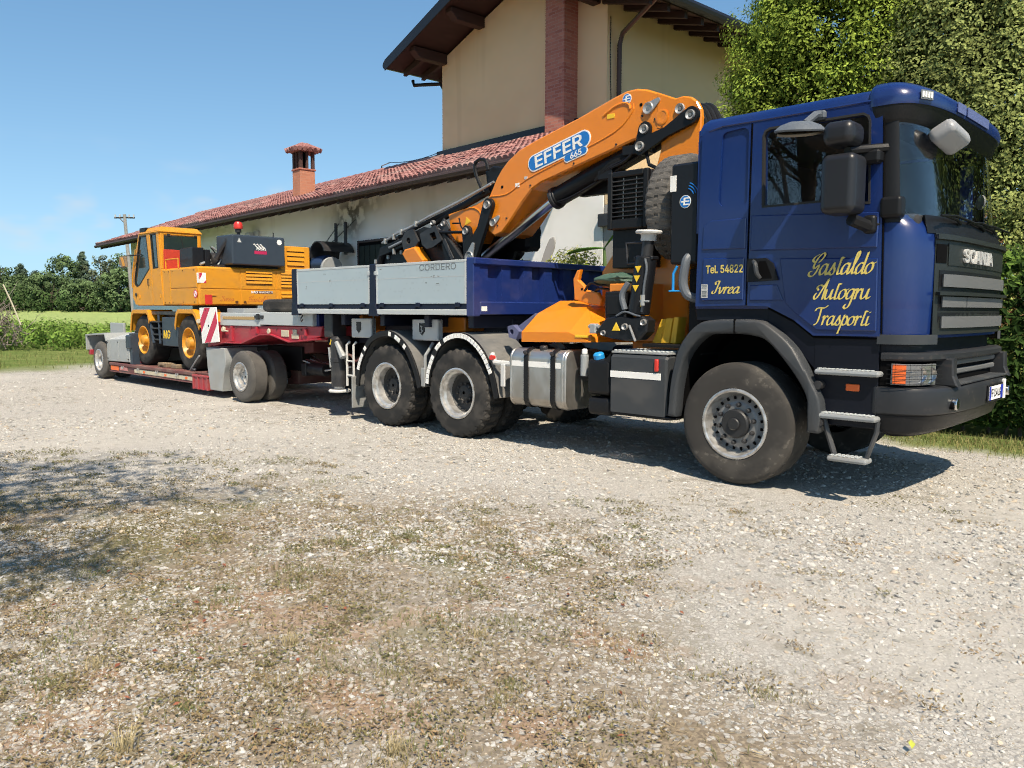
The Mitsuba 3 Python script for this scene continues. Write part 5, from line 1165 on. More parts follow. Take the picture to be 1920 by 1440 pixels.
# lifting ram
CY = ob(TR, 'crane_ram', cat(cyl((-1.55, 1.15, 3.385), (-3.03, 1.15, 2.875), .118, 28, .015), cyl((-3.0, 1.15, 2.885), (-3.06, 1.15, 2.865), .128, 28, .01), box(-2.75, -2.1, 1.20, 1.3, 2.86, 3.1)), 'black_plastic', 35, label='black hydraulic ram with chrome rod under the boom')
ob(CY, 'rod', cyl((-3.05, 1.15, 2.867), (-4.30, 1.15, 2.22), .062, 24), 'chrome', 35)
ob(TR, 'crane_hoses', cat(*[tube([(-1.75 - .05 * i, .98 + .04 * i, 3.30), (-1.9, .97 + .03 * i, 3.15 + .03 * i), (-2.15, .99, 3.08 + .02 * i), (-2.35, 1.0, 2.98)], .016, 6, 4) for i in range(4)], box(-1.95, -1.60, .96, 1.1, 3.20, 3.30), box(-2.30, -2.10, .98, 1.08, 2.98, 3.08), tube([(-1.62, .95, 3.18), (-1.55, .9, 3.05), (-1.45, .9, 3.0)], .02, 6)), 'black_plastic', label='black hoses and valves beneath the boom')
# outer jib folded back over the bed
JB = ob(TR, 'crane_jib', prism([(-4.86, 2.80), (-4.31, 2.885), (-4.07, 2.955), (-3.99, 2.88), (-4.31, 2.51), (-4.39, 2.40), (-4.78, 2.42)], 'y', 1.0, 1.5, .012), 'orange', False)
ob(JB, 'warning_sticker', prism([(-4.52, 2.63), (-4.40, 2.67), (-4.49, 2.74)], 'y', .995, .999, .001), 'sticker_yellow', False)
ob(JB, 'lip', tube([(-4.55, 1.0, 2.83), (-4.38, 1.0, 2.85), (-4.25, 1.0, 2.80), (-4.20, 1.0, 2.72)], .012, 6, 4), 'orange')
JX = ob(TR, 'jib_extension', cat(prism([(-6.44, 2.0), (-6.40, 2.24), (-6.28, 2.42), (-5.67, 2.53), (-5.25, 2.60), (-4.95, 2.58), (-4.6, 2.3), (-4.5, 1.85), (-6.35, 1.85)], 'y', 1.0, 1.45, .02), prism([(-6.35, 2.28), (-6.30, 2.42), (-5.3, 2.66), (-5.0, 2.60), (-5.0, 2.5), (-5.3, 2.50)], 'y', .93, 1.0, .01), prism([(-4.98, 2.60), (-4.86, 2.60), (-4.44, 2.18), (-4.30, 1.85), (-4.7, 1.85)], 'y', .90, 1.5, .02)), 'black_plastic', False, label='black folded jib extensions above the bed')
ob(JX, 'bracket', plate(sg.Polygon([(-5.28, 2.55), (-4.98, 2.64), (-4.86, 2.45), (-5.02, 2.38), (-5.15, 2.36), (-5.24, 2.42)]).buffer(.015).difference(sg.Polygon([(-5.08, 2.54), (-4.99, 2.56), (-4.95, 2.48), (-5.04, 2.46)]).buffer(.01)), 'y', .865, .90), 'steel_dark', False)
ob(JX, 'bracket', plate(sg.Polygon([(-5.70, 2.50), (-5.62, 2.60), (-5.47, 2.62), (-5.36, 2.46), (-5.45, 2.37), (-5.66, 2.37)]).buffer(.015).difference(sg.Point(-5.56, 2.48).buffer(.045)), 'y', .875, .91), 'steel_dark', False)
ob(JX, 'steel_plate', prism([(-5.0, 2.64), (-4.86, 2.745), (-4.74, 2.60), (-4.80, 2.54)], 'y', .92, .95, .004), 'steel_dark', False)
ob(JX, 'rib', cat(prism([(-4.86, 2.45), (-4.80, 2.47), (-4.62, 2.2), (-4.68, 2.18)], 'y', .885, .90, .003), prism([(-4.78, 2.40), (-4.75, 2.41), (-4.68, 2.22), (-4.71, 2.22)], 'y', .88, .89, .002)), 'steel_dark', False)
for x, z in ((-4.86, 2.67), (-5.08, 2.70)): pinhead(JX, x, z, .92, .04)
ob(JX, 'arm', cat(tube([(-4.94, .9, 2.56), (-4.46, .9, 2.53)], .022, 6), tube([(-4.66, .9, 2.66), (-4.5, .9, 2.65)], .01, 5), tube([(-4.53, .9, 2.72), (-4.50, .9, 2.62), (-4.46, .9, 2.57)], .01, 5)), 'black_plastic')
ob(JX, 'scoop', prism([(-5.68, 2.30), (-5.62, 2.36), (-5.39, 2.39), (-5.20, 2.2), (-5.22, 2.1), (-5.50, 2.1)], 'y', .84, 1.0, .02), 'orange', False)
for dz, dy in ((0, 0), (.035, .06)):
    ob(JX, 'pressure_pipe', tube([(-6.24, .93 + dy, 2.49 + dz), (-5.9, .93 + dy, 2.60 + dz), (-5.6, .93 + dy, 2.665 + dz), (-5.2, .93 + dy, 2.78 + dz), (-4.6, .94 + dy, 2.93 + dz), (-4.0, .96 + dy, 3.11 + dz)], .017, 8), 'pin')
ob(JX, 'hose', cat(tube([(-5.25, 1.06, 2.70), (-4.6, 1.06, 2.90), (-4.1, 1.06, 3.05)], .045, 8, 3), tube([(-5.9, .98, 2.56), (-5.3, 1.02, 2.74), (-4.6, 1.1, 2.95), (-4.0, 1.1, 3.14)], .03, 8, 3), tube([(-6.36, 1.0, 2.0), (-6.36, .98, 2.2), (-6.25, .98, 2.36), (-6.0, .98, 2.44)], .05, 8, 4)), 'black_plastic')
ob(JX, 'lower_pipe', tube([(-6.04, .91, 2.41), (-5.71, .91, 2.49)], .02, 8), 'pin')
cl_ = [box(x - .015, x + .015, .90, .95, z - .05, z + .03, .004) for x, z in ((-6.15, 2.52), (-5.95, 2.57), (-5.78, 2.63), (-5.45, 2.72), (-5.95, 2.36), (-5.62, 2.52), (-5.52, 2.5))]
for m in cl_: ob(JX, 'pipe_clamp', m, 'pin', False)
rg_ = [box(-6.5 + .31 * i, -6.46 + .31 * i, .97, 1.0, 2.20 + .055 * i, 2.26 + .055 * i, .004) for i in range(5)]
for m in rg_: ob(JX, 'bolt_head', m, 'pin', False)
TB = ob(TR, 'hose_carrier', cat(prism([(-4.14, 2.98), (-3.86, 3.20), (-3.84, 3.32), (-4.05, 3.36), (-4.2, 3.3)], 'y', 1.05, 1.4, .02), tube([(-4.17, 1.0, 3.02), (-4.30, 1.0, 3.25), (-4.33, 1.0, 3.40), (-4.24, 1.0, 3.45), (-4.13, 1.0, 3.42), (-4.08, 1.0, 3.3)], .022, 8, 4)), 'black_plastic', 35, label='black hose carrier on top of the boom elbow')
ob(TR, 'crane_winch', cat(cyl((-4.45, 1.35, 2.40), (-4.45, 1.9, 2.40), .20, 20), box(-4.7, -4.2, 1.3, 1.95, 1.5, 2.2), cyl((-4.0, 1.5, 2.55), (-4.0, 1.8, 2.55), .12, 16), box(-4.3, -3.85, 1.5, 1.8, 2.3, 2.72, .05)), 'chassis')
# oil cooler
OC = ob(TR, 'oil_cooler', cat(box(-1.72, -1.22, .46, 1.0, 2.34, 2.92, .02), box(-1.72, -1.66, .40, .46, 2.34, 2.92, .01), box(-1.28, -1.22, .40, .46, 2.34, 2.92, .01), box(-1.66, -1.28, .40, .46, 2.86, 2.92, .01), box(-1.66, -1.28, .40, .46, 2.34, 2.44, .01), box(-1.70, -1.2, .48, .98, 1.95, 2.34)), 'black_plastic', False, label='black oil cooler with slatted front')
for i in range(9): ob(OC, 'slat', box(-1.66, -1.28, .405, .445, 2.465 + i * .044, 2.475 + i * .044, .002), 'steel_dark', False)
ob(OC, 'bar', cat(box(-1.56, -1.545, .45, .458, 2.44, 2.86), box(-1.40, -1.385, .45, .458, 2.44, 2.86)), 'alu_rail', False)
# spare wheel standing across behind the cab
sp = tyre_mesh(.53, .30, .31, 96, 40, (.22, .40, .60, .78), .012); sp.apply_transform(trimesh.transformations.rotation_matrix(math.pi / 2, (0, 0, 1)))
v = sp.vertices; sp.apply_translation((-1.17 - v[:, 0].min(), .76, 2.53))
ob(TR, 'spare_wheel', sp, 'tyre_dusty', 25, label='spare tyre standing behind the cab')
EB = ob(TR, 'control_box', box(-.76, -.465, .10, .62, 1.94, 2.85, .02), 'box_black', False, label='black control box with a round blue badge')
roundel(EB, -.60, 2.50, .098, .058)
ob(EB, 'wave_mark', cat(*[tube([(-.60 + r * math.cos(a), .096, 2.53 + r * math.sin(a)) for a in np.linspace(.35, 1.25, 6)], .005, 5) for r in (.09, .115, .14)]), 'decal_blue')
ob(EB, 'side_label', box(-.765, -.70, .094, .101, 2.60, 2.745, .002), 'white', False)
ob(TR, 'intake_pipe', tube([(-.56, .30, 2.02), (-.565, .16, 2.02), (-.575, .10, 1.97), (-.59, .09, 1.88), (-.60, .09, 1.80), (-.59, .09, 1.72), (-.55, .10, 1.65), (-.47, .14, 1.62)], .042, 10, 3), 'hose_grey')
ob(TR, 'pipe_handle', cat(tube([(-.66, .08, 1.92), (-.70, .08, 1.85), (-.70, .08, 1.70)], .012, 6), box(-.74, -.60, .06, .12, 1.685, 1.70)), 'cap_blue')
# front outrigger, leg swung up
SL_ = ob(TR, 'front_outrigger', cat(cyl((-1.135, .16, 1.48), (-1.055, .16, 2.03), .105, 24, .01), box(-1.17, -.95, .10, .22, 1.99, 2.03, .01)), 'box_black', 35, label='black front outrigger leg swung upright')
ob(SL_, 'rod', cyl((-1.055, .16, 2.02), (-1.035, .16, 2.20), .056, 18), 'steel_dark')
ob(SL_, 'foot', lathe([(0, 0), (.075, 0), (.075, .06), (.095, .065), (.125, .07), (.13, .085), (.12, .1), (0, .1)], (-1.035, .16, 2.175), (.04, 0, 1), 24), 'lid_white')
for x, z in ((-1.075, 1.90), (-1.088, 1.81), (-1.10, 1.72)): ob(SL_, 'warning_sticker', prism([(x - .035, z + .035), (x + .04, z + .035), (x + .0, z - .03)], 'y', .048, .053, .001), 'sticker_yellow', False)
ob(SL_, 'yellow_label', box(-1.05, -1.02, .058, .066, 1.55, 1.66, .002), 'sticker_yellow', False)
ob(SL_, 'guard_frame', tube([(-1.12, .2, 2.17), (-1.32, .2, 2.17), (-1.30, .2, 1.97), (-1.12, .2, 1.98)], .014, 6), 'steel_dark')
ob(SL_, 'bracket', cat(prism([(-1.58, 1.30), (-1.50, 1.26), (-1.40, 1.24), (-1.20, 1.215), (-1.05, 1.23), (-.965, 1.31), (-.955, 1.42), (-1.02, 1.46), (-1.15, 1.44), (-1.30, 1.46), (-1.45, 1.44)], 'y', .05, .20, .015)), 'box_black', False)
ob(SL_, 'bracket_sticker', prism([(-1.37, 1.315), (-1.27, 1.315), (-1.32, 1.40)], 'y', .045, .051, .001), 'sticker_yellow', False)
pinhead(SL_, -1.21, 1.355, .05, .038); pinhead(SL_, -1.47, 1.29, .05, .03); pinhead(SL_, -.995, 1.40, .05, .035)
ob(SL_, 'lever', tube([(-1.15, .03, 1.37), (-1.07, .02, 1.22)], .012, 6), 'pin')
ob(SL_, 'hose', cat(tube([(-1.0, .06, 2.0), (-.975, .05, 1.9), (-1.0, .05, 1.75), (-1.01, .05, 1.6), (-1.03, .06, 1.5)], .012, 6, 4), tube([(-1.32, .05, 1.46), (-1.22, .05, 1.50), (-1.10, .05, 1.47), (-1.04, .05, 1.46)], .010, 6, 4), tube([(-1.22, .1, 1.78), (-1.28, .08, 1.66), (-1.24, .08, 1.52)], .03, 8, 4)), 'hose_grey')
ob(SL_, 'valve', cat(box(-1.66, -1.58, .05, .12, 1.28, 1.38, .01), cyl((-1.68, .08, 1.35), (-1.55, .08, 1.35), .02, 8), cyl((-1.0, .03, 1.56), (-1.0, .03, 1.66), .022, 8), cyl((-1.03, .03, 1.60), (-.93, .03, 1.60), .01, 6)), 'galv')
BE = ob(TR, 'outrigger_beam', cat(box(-1.50, -1.245, .09, 2.3, 1.435, 1.70, .015), box(-1.46, -1.28, .075, .095, 1.47, 1.66, .008)), 'black_plastic', False)
ob(BE, 'beam_sleeve', cat(box(-1.54, -1.50, .22, 2.2, 1.40, 1.78, .01), box(-1.245, -1.16, .22, 2.2, 1.40, 1.76, .01), box(-1.54, -1.16, .22, 2.2, 1.70, 1.78, .01)), 'orange', False)
HX = ob(TR, 'crane_base', hull([(-2.62, .08, 1.275), (-1.95, .08, 1.285), (-2.62, .08, 1.165), (-1.66, .08, 1.19), (-2.63, .36, 1.48), (-2.60, .70, 1.62), (-2.40, .70, 1.62), (-1.98, .47, 1.56), (-1.90, .47, 1.51), (-2.62, 1.2, 1.62), (-1.7, 1.2, 1.6), (-1.64, .5, 1.19), (-2.62, 1.2, 1.165), (-1.6, 1.2, 1.165)]), 'orange', False, label='faceted orange outrigger housing')
ob(HX, 'faded_label', box(-1.86, -1.70, .072, .10, 1.235, 1.26, .001), 'sticker_yellow', False)
ob(HX, 'hook', prism([(-2.19, 1.85), (-2.14, 1.94), (-2.09, 1.95), (-2.12, 1.84), (-2.03, 1.77), (-2.02, 1.73), (-1.85, 1.70), (-1.80, 1.62), (-1.81, 1.56), (-1.98, 1.58), (-2.17, 1.63)], 'y', .43, .49, .01), 'orange', False)
ob(HX, 'hook_hole', cyl((-2.06, .434, 1.74), (-2.06, .426, 1.74), .014, 8), 'void')
ob(TR, 'hinge_plate', cat(plate(sg.Polygon([(-3.02, 1.32), (-2.95, 1.335), (-2.86, 1.27), (-2.90, 1.19), (-3.0, 1.21)]).buffer(.01, 4).difference(sg.Point(-2.965, 1.265).buffer(.03)), 'y', .28, .36), prism([(-2.93, 1.325), (-2.66, 1.48), (-2.62, 1.30), (-2.62, 1.17), (-2.88, 1.19)], 'y', .34, .9, .006)), 'hinge_blue', False)
ob(TR, 'wheel_chock', cat(prism([(-1.04, 1.20), (-.94, 1.43), (-.88, 1.43), (-.93, 1.20)], 'y', .26, .40, .004), prism([(-.93, 1.20), (-.87, 1.44), (-.80, 1.44), (-.84, 1.20)], 'y', .24, .40, .004), prism([(-.83, 1.20), (-.79, 1.45), (-.74, 1.45), (-.77, 1.20)], 'y', .25, .40, .004)), 'yellow_steel', False, label='stacked yellow steel chocks')
ob(TR, 'chock_tray', cat(box(-1.06, -.60, .12, .6, 1.165, 1.195), box(-.60, -.46, .2, .7, 1.10, 1.90)), 'chassis', False)
gb = trimesh.creation.icosphere(3, 1.0); v = gb.vertices; v *= (V(.27, .25, .075) * (1 + .35 * (meshkit.fbm(v * 2.2, 3) - .5))[:, None]); gb.vertices = v + V(-1.66, .55, 1.83)
ob(TR, 'tarpaulin', gb, 'bag_green', 60, label='folded dark green tarpaulin')
ob(TR, 'hose_loop', cat(tube([(-2.0, .4, 1.72), (-1.9, .38, 1.80), (-1.75, .36, 1.77), (-1.6, .38, 1.80)], .014, 6, 4), tube([(-1.95, .5, 1.70), (-1.8, .4, 1.74), (-1.6, .4, 1.72)], .014, 6, 4), box(-2.42, -2.22, .72, .80, 1.62, 1.70)), 'black_plastic')

# plates, nipples and hoses that the crane carries
for x, z, w_, h_, m_ in ((-2.15, 3.62, .10, .05, 'sticker_yellow'), (-3.55, 3.02, .07, .05, 'white'), (-3.40, 3.10, .05, .035, 'sticker_grey')): ob(BM, 'plate', box(x, x + w_, .943, .951, z, z + h_, .001), m_, False)
ob(COL, 'plate', box(-1.36, -1.27, .612, .619, 1.62, 1.74, .001), 'sticker_grey', False)
for i, (x, z) in enumerate(((-3.86, 2.58), (-3.70, 2.66), (-3.30, 3.02), (-2.62, 3.20), (-2.02, 3.33), (-1.68, 3.58), (-1.52, 3.52))): ob(BM, 'bolt_head', cyl((x, .951, z), (x, .940, z), .012, 6), 'steel_dark')
for i in range(3): ob(CY, 'ram_hose', tube([(-1.7, 1.05 + .06 * i, 3.23), (-2.2, 1.03 + .05 * i, 3.02 + .015 * i), (-2.7, 1.03 + .05 * i, 2.84 + .015 * i), (-2.95, 1.06 + .04 * i, 2.80)], .016, 6, 4), 'black_plastic')
ob(CY, 'gland', lathe([(.128, 0), (.136, .01), (.136, .05), (.128, .06)], (-3.03, 1.15, 2.875), (-1.48, 0, -.51), 24), 'steel_dark')

# ===================================================================================================================
# THE LOW-LOADER TRAILER
TL = thing('lowbed_trailer', 'red and grey low-loader trailer coupled behind the blue lorry', 'trailer')
def small_wheel(parent, name, x, y, z, R, flip, label=None, two=True):
    k = ob(parent, name, put(tyre_mesh(R, .232, .285, 72, 0, (.2, .4, .6, .8)), x, y, z, flip), 'tyre_dusty', 35, label=label)
    fl, dish = rim_deep(.228, .13)
    ob(k, 'rim', put(fl, x, y, z, flip), 'rim', 35); ob(k, 'disc', put(dish, x, y, z, flip), 'rim', 35)
    for m in nuts(8, .10, .105, .012, .1, .025): ob(k, 'wheel_nut', put(m, x, y, z, flip), 'steel_dark', 30)
    if two: ob(k, 'inner_tyre', put(tyre_mesh(R, .232, .285, 72, 0, (.2, .4, .6, .8)), x, y + (-.35 if flip else .35), z, flip), 'tyre_dusty', 35)
small_wheel(TL, 'twin_wheel', -8.77, -.04, .418, .42, False, 'trailer twin wheel with bright rim under the gooseneck'); small_wheel(TL, 'twin_wheel', -8.77, 2.54, .418, .42, True)
small_wheel(TL, 'rear_wheel', -15.27, .03, .40, .402, False); small_wheel(TL, 'rear_wheel', -15.27, 2.5, .40, .402, True)
ob(TL, 'axle', cat(cyl((-8.77, .3, .42), (-8.77, 2.2, .42), .07, 12), cyl((-15.27, .3, .4), (-15.27, 2.2, .4), .07, 12), box(-9.3, -8.2, .75, .9, .5, .9), box(-9.3, -8.2, 1.6, 1.75, .5, .9)), 'chassis')
DK = ob(TL, 'deck', box(-14.66, -10.07, .06, 2.46, .24, .345, .01), 'maroon', False, label='low red deck of the trailer')
for i in range(9): ob(DK, 'plank', box(-14.6, -10.12, .10 + i * .262, .10 + i * .262 + .25, .345, .378, .006), 'deck_wood', False)
ob(DK, 'side_beam', cat(box(-14.66, -10.67, .02, .09, .325, .382, .008), box(-14.66, -10.67, .045, .09, .19, .325, .008), box(-14.66, -10.67, .02, .09, .185, .20, .004), box(-14.66, -10.67, 2.43, 2.5, .19, .38)), 'maroon', False)
ob(DK, 'cream_strip', box(-13.35, -10.70, .036, .05, .225, .30, .004), 'cream_strip', False)
ob(DK, 'tail_lamp', box(-14.62, -14.20, .034, .05, .22, .315, .006), 'amber', False)
ob(DK, 'lettering_panel', box(-14.12, -13.72, .034, .05, .235, .31, .004), 'panel_pink', False)
RB = ob(TL, 'rope_box', cat(box(-10.66, -10.08, .03, .5, .09, .34, .01), box(-10.68, -10.06, .01, .5, .315, .345, .006)), 'red', False, label='small red box at the front corner of the deck')
for x in (-10.66, -10.47, -10.28, -10.11): ob(RB, 'rib', box(x, x + .035, .012, .04, .09, .315, .004), 'red', False)
ob(TL, 'front_mudguard', prism(np.vstack([spline([(-10.10, .85), (-10.06, .5), (-9.98, .12)], 5), spline([(-9.55, .12), (-9.48, .40), (-9.40, .62), (-9.42, .86)], 5)]), 'y', .02, .62, .01), 'grey_paint', False, label='large grey mudguard panel ahead of the deck')
neck = [(-10.15, .86), (-9.83, .905), (-9.55, .96), (-8.86, .965), (-8.25, 1.12), (-7.95, 1.13), (-7.40, 1.03), (-6.86, 1.075), (-6.60, 1.12), (-6.55, 1.27), (-9.62, 1.235), (-9.62, 1.30), (-10.15, 1.30)]
GN = ob(TL, 'gooseneck', cat(prism(neck, 'y', .08, 2.42, .01), prism([(-9.85, .885), (-9.5, .945), (-8.86, .95), (-8.25, 1.105), (-7.95, 1.115), (-7.40, 1.015), (-6.6, 1.08), (-6.6, 1.10), (-7.40, 1.035), (-7.95, 1.135), (-8.26, 1.125), (-8.87, .97), (-9.5, .965), (-9.85, .905)], 'y', .03, .2, .003)), 'red', False, label='red gooseneck of the trailer')
for x in (-9.25, -8.42, -6.98): ob(GN, 'gusset', prism([(x, .98 if x < -9 else 1.13), (x + .05, .98 if x < -9 else 1.13), (x + .05, 1.235), (x, 1.235)], 'y', .045, .09, .004), 'red', False)
ob(GN, 'round_cap', cat(cyl((-8.02, .08, 1.17), (-8.02, .05, 1.17), .045, 16, .01), cyl((-9.50, .08, 1.17), (-9.50, .03, 1.18), .045, 16, .01), tube([(-9.5, .04, 1.16), (-9.32, .04, 1.15)], .014, 6)), 'cream_strip')
for x0, x1, z0, z1 in ((-7.66, -7.45, 1.10, 1.20), (-7.36, -7.17, 1.075, 1.14), (-7.33, -7.22, 1.14, 1.21)): ob(GN, 'label', box(x0, x1, .068, .082, z0, z1, .002), 'cream_strip', False)
PN = ob(TL, 'side_board', cat(box(-9.62, -8.28, .06, 2.44, 1.242, 1.455, .008), box(-8.27, -6.75, .05, 2.45, 1.27, 1.465, .008)), 'alu_rail', False, label='pale metal side boards along the gooseneck')
ob(PN, 'tan_stripe', box(-9.52, -8.45, .054, .062, 1.345, 1.395, .002), 'tan', False)
ob(PN, 'clip', cat(box(-8.42, -8.14, .035, .06, 1.365, 1.42, .006), box(-8.34, -8.28, .025, .06, 1.35, 1.44, .004)), 'steel_dark', False)
ob(PN, 'top_rail', cat(box(-9.65, -9.05, .2, 2.3, 1.455, 1.53, .01), box(-9.02, -6.9, .9, 2.3, 1.465, 1.58, .01)), 'galv', False)
sp = tyre_mesh(.50, .29, .20, 72, 0, (.3, .6)); sp.apply_transform(trimesh.transformations.rotation_matrix(math.pi / 2, (1, 0, 0))); v = sp.vertices
sp.apply_translation((-8.33, .72, 1.468 - v[:, 2].min())); 
k = single('spare_tyre', sp, 'tyre_dark', 'spare tyre lying flat on the trailer gooseneck below the yellow crane', 'tyre')
MBD = ob(TL, 'marker_board', prism([(-10.20, 1.535), (-9.575, 1.55), (-9.50, .965), (-10.125, .92)], 'y', -.03, -.012, .003), 'white', False, label='red and white striped marker board')
bpoly = sg.Polygon([(-10.195, 1.53), (-9.58, 1.545), (-9.505, .97), (-10.12, .925)])
for i in range(4):
    s0 = -10.55 + i * .46; st_ = sg.Polygon([(s0, .85), (s0 + .20, .85), (s0 + .20 + .62, 1.62), (s0 + .62, 1.62)]).intersection(bpoly)
    if st_.area > .004: ob(MBD, 'stripe', plate(st_, 'y', -.033, -.030), 'stripe_red', False)
ob(MBD, 'bolt', cat(cyl((-9.86, -.03, 1.23), (-9.86, -.036, 1.23), .018, 8), cyl((-9.95, -.03, 1.50), (-9.95, -.036, 1.50), .012, 8)), 'ink')
# rear part over the back axle
RG = ob(TL, 'rear_guard', cat(prism([(-16.06, .60), (-16.06, .945), (-14.90, 1.0), (-14.82, .83), (-14.86, .82), (-14.93, .965), (-16.02, .915), (-16.02, .60)], 'y', .03, .62, .004), prism([(-14.84, .40), (-14.84, .86), (-13.62, .90), (-13.60, .42)], 'y', .05, 2.45, .01), hull([(-14.86, .05, .855), (-13.66, .05, .895), (-14.88, .62, 1.005), (-13.9, .62, 1.02), (-14.86, 2.4, .86), (-13.66, 2.4, .9)])), 'grey_paint', False, label='grey rear guard box of the trailer')
ob(TL, 'ramp_plate', box(-16.02, -15.22, .55, .60, .95, 1.20, .01), 'grey_paint', False)
ob(TL, 'rear_lamp', cat(box(-16.12, -16.0, .1, .5, .48, .60, .01), box(-16.05, -15.9, .2, 2.3, .30, .5, .01)), 'red', False)
ob(TL, 'rear_upright', cat(box(-13.62, -13.50, .06, .30, .37, 1.02, .01), box(-13.72, -13.5, .02, .34, .70, .98, .02)), 'slate', False)
ob(TL, 'load_strap', cat(tube([(-14.3, .35, .385), (-13.9, .30, .46), (-13.6, .28, .52)], .035, 6), box(-13.9, -13.5, .2, .4, .38, .48, .02)), 'red')
ob(TL, 'lashing_chain', cat(tube([(-11.05, .16, .40), (-10.85, .14, .52), (-10.62, .14, .68)], .016, 6), tube([(-11.1, .2, .40), (-10.9, .18, .42)], .022, 6)), 'galv')
ob(TL, 'wedge', cat(box(-12.6, -12.2, .2, .4, .378, .46, .01), box(-12.0, -11.75, .2, .4, .378, .45, .01), box(-12.5, -12.3, .18, .3, .40, .47, .02)), 'rust_wood', False)
ob(TL, 'drawbar', cat(prism([(-9.0, .74), (-8.96, .90), (-8.62, .96), (-7.95, .985), (-7.95, .82), (-8.4, .76)], 'y', .80, 1.7, .015), prism([(-8.84, .24), (-8.80, .74), (-8.43, .76), (-8.48, .26)], 'y', .85, 1.65, .01), box(-8.5, -7.2, 1.1, 1.4, .78, .92, .01), tube([(-8.6, .85, .98), (-8.0, .85, 1.02)], .04, 8)), 'maroon', False)
ob(TL, 'coupling', cat(cyl((-8.05, .8, .55), (-7.55, .8, .55), .10, 18, .01), box(-8.12, -7.98, .68, .9, .44, .64, .01), box(-7.6, -6.8, 1.0, 1.5, .45, .62, .02)), 'steel_dark', 35)
rng = np.random.default_rng(8)
for i in range(9):
    p0 = V(-8.45, .78 + .05 * i, .72 + rng.uniform(-.06, .08)); p1 = V(-7.0 + rng.uniform(-.2, .2), .75 + .05 * i, .66 + rng.uniform(-.08, .12)); m_ = (p0 + p1) / 2 - V(0, 0, rng.uniform(.02, .16))
    ob(TL, 'supply_hose', tube([p0, (p0 + m_) / 2 + V(0, 0, rng.uniform(-.03, .03)), m_, (p1 + m_) / 2, p1], .014, 5, 4), ('lid_white', 'maroon', 'black_plastic')[i % 3])

# ===================================================================================================================
# THE YELLOW MOBILE CRANE standing on the trailer
MC = thing('mobile_crane', 'yellow mobile crane with square cab loaded on the trailer', 'crane')
for x in (-13.24, -11.17):
    for y, fl_ in ((.2, False), (2.4, True)):
        k = ob(MC, 'wheel', put(tyre_mesh(.51, .275, .38, 72, 0, ()), x, y, .888, fl_), 'tyre_dark', 35)
        ob(k, 'rim', put(lathe([(.275, .012), (.287, .0), (.270, -.006), (.255, .02), (.235, .07), (.215, .10), (.20, .09), (.12, .085), (.105, .03), (.095, -.02), (.07, -.035), (0, -.038)], (0, 0, 0), (0, 1, 0), 40), x, y, .888, fl_), 'yellow', 35)
        for m in nuts(10, .165, .088, .013, 0, .02): ob(k, 'wheel_nut', put(m, x, y, .888, fl_), 'yellow', 30)
ob(MC, 'undercarriage', cat(box(-13.75, -10.55, .72, 1.88, .72, 1.35, .02), box(-12.75, -11.55, .45, 2.15, .80, 1.42, .02), cyl((-12.0, 1.35, 1.35), (-12.0, 1.35, 1.62), .62, 28), cyl((-13.24, .5, .888), (-13.24, 2.1, .888), .13, 12), cyl((-11.17, .5, .888), (-11.17, 2.1, .888), .13, 12), box(-10.7, -10.45, .4, 2.3, .8, 1.15, .02)), 'slate', False)
GP = ob(MC, 'side_locker', box(-12.36, -11.66, .215, .5, .80, 1.36, .012), 'slate', False, label='grey locker between the wheels with yellow letters')
lm_ = meshkit.text_mesh('MG', .15, .002, True); b = lm_.bounds
ob(GP, 'letters', on_side(lm_, -12.32, .95, .2135, sx=.30 / (b[1, 0] - b[0, 0]), shear=.15), 'sticker_yellow', False)
ob(MC, 'top_step', box(-12.98, -11.62, .22, .6, 1.40, 1.47, .01), 'steel_dark', False)
LD = ob(MC, 'ladder', cat(tube([(-12.95, .22, 1.40), (-12.70, .19, .84)], .028, 6), tube([(-12.52, .22, 1.40), (-12.40, .19, .84)], .022, 6)), 'slate')
for z in (.9, 1.0, 1.12, 1.25): ob(LD, 'rung', box(-12.86, -12.42, .19, .30, z, z + .03, .006), 'steel_dark', False)
def ffender(pts):
    P = np.array(pts); Q = P + V(0, -.03)
    return prism(np.vstack([P, Q[::-1]]), 'y', .16, .66, .004)
for pts in ([(-13.80, 1.10), (-13.70, 1.44), (-13.62, 1.50), (-12.92, 1.50), (-12.86, 1.46), (-12.80, 1.30)], [(-11.66, 1.20), (-11.58, 1.44), (-11.50, 1.51), (-10.86, 1.51), (-10.76, 1.44), (-10.60, 1.21)]):
    k = ob(MC, 'fender', ffender(pts), 'yellow', False)
    P = np.array(pts); ins = np.array([(x * .93 + .07 * P[:, 0].mean(), z - .075) for x, z in pts])
    ob(k, 'skirt', prism(np.vstack([P, ins[::-1]]), 'y', .15, .165, .003), 'yellow', False)
    q = P.copy(); q2 = q.copy(); 
    ob(k, 'far_fender', put(ffender(pts), 0, 1.78, 0), 'yellow', False)
ob(MC, 'fender_lamp', cyl((-10.63, .17, 1.30), (-10.60, .13, 1.30), .04, 12), 'cream_strip')
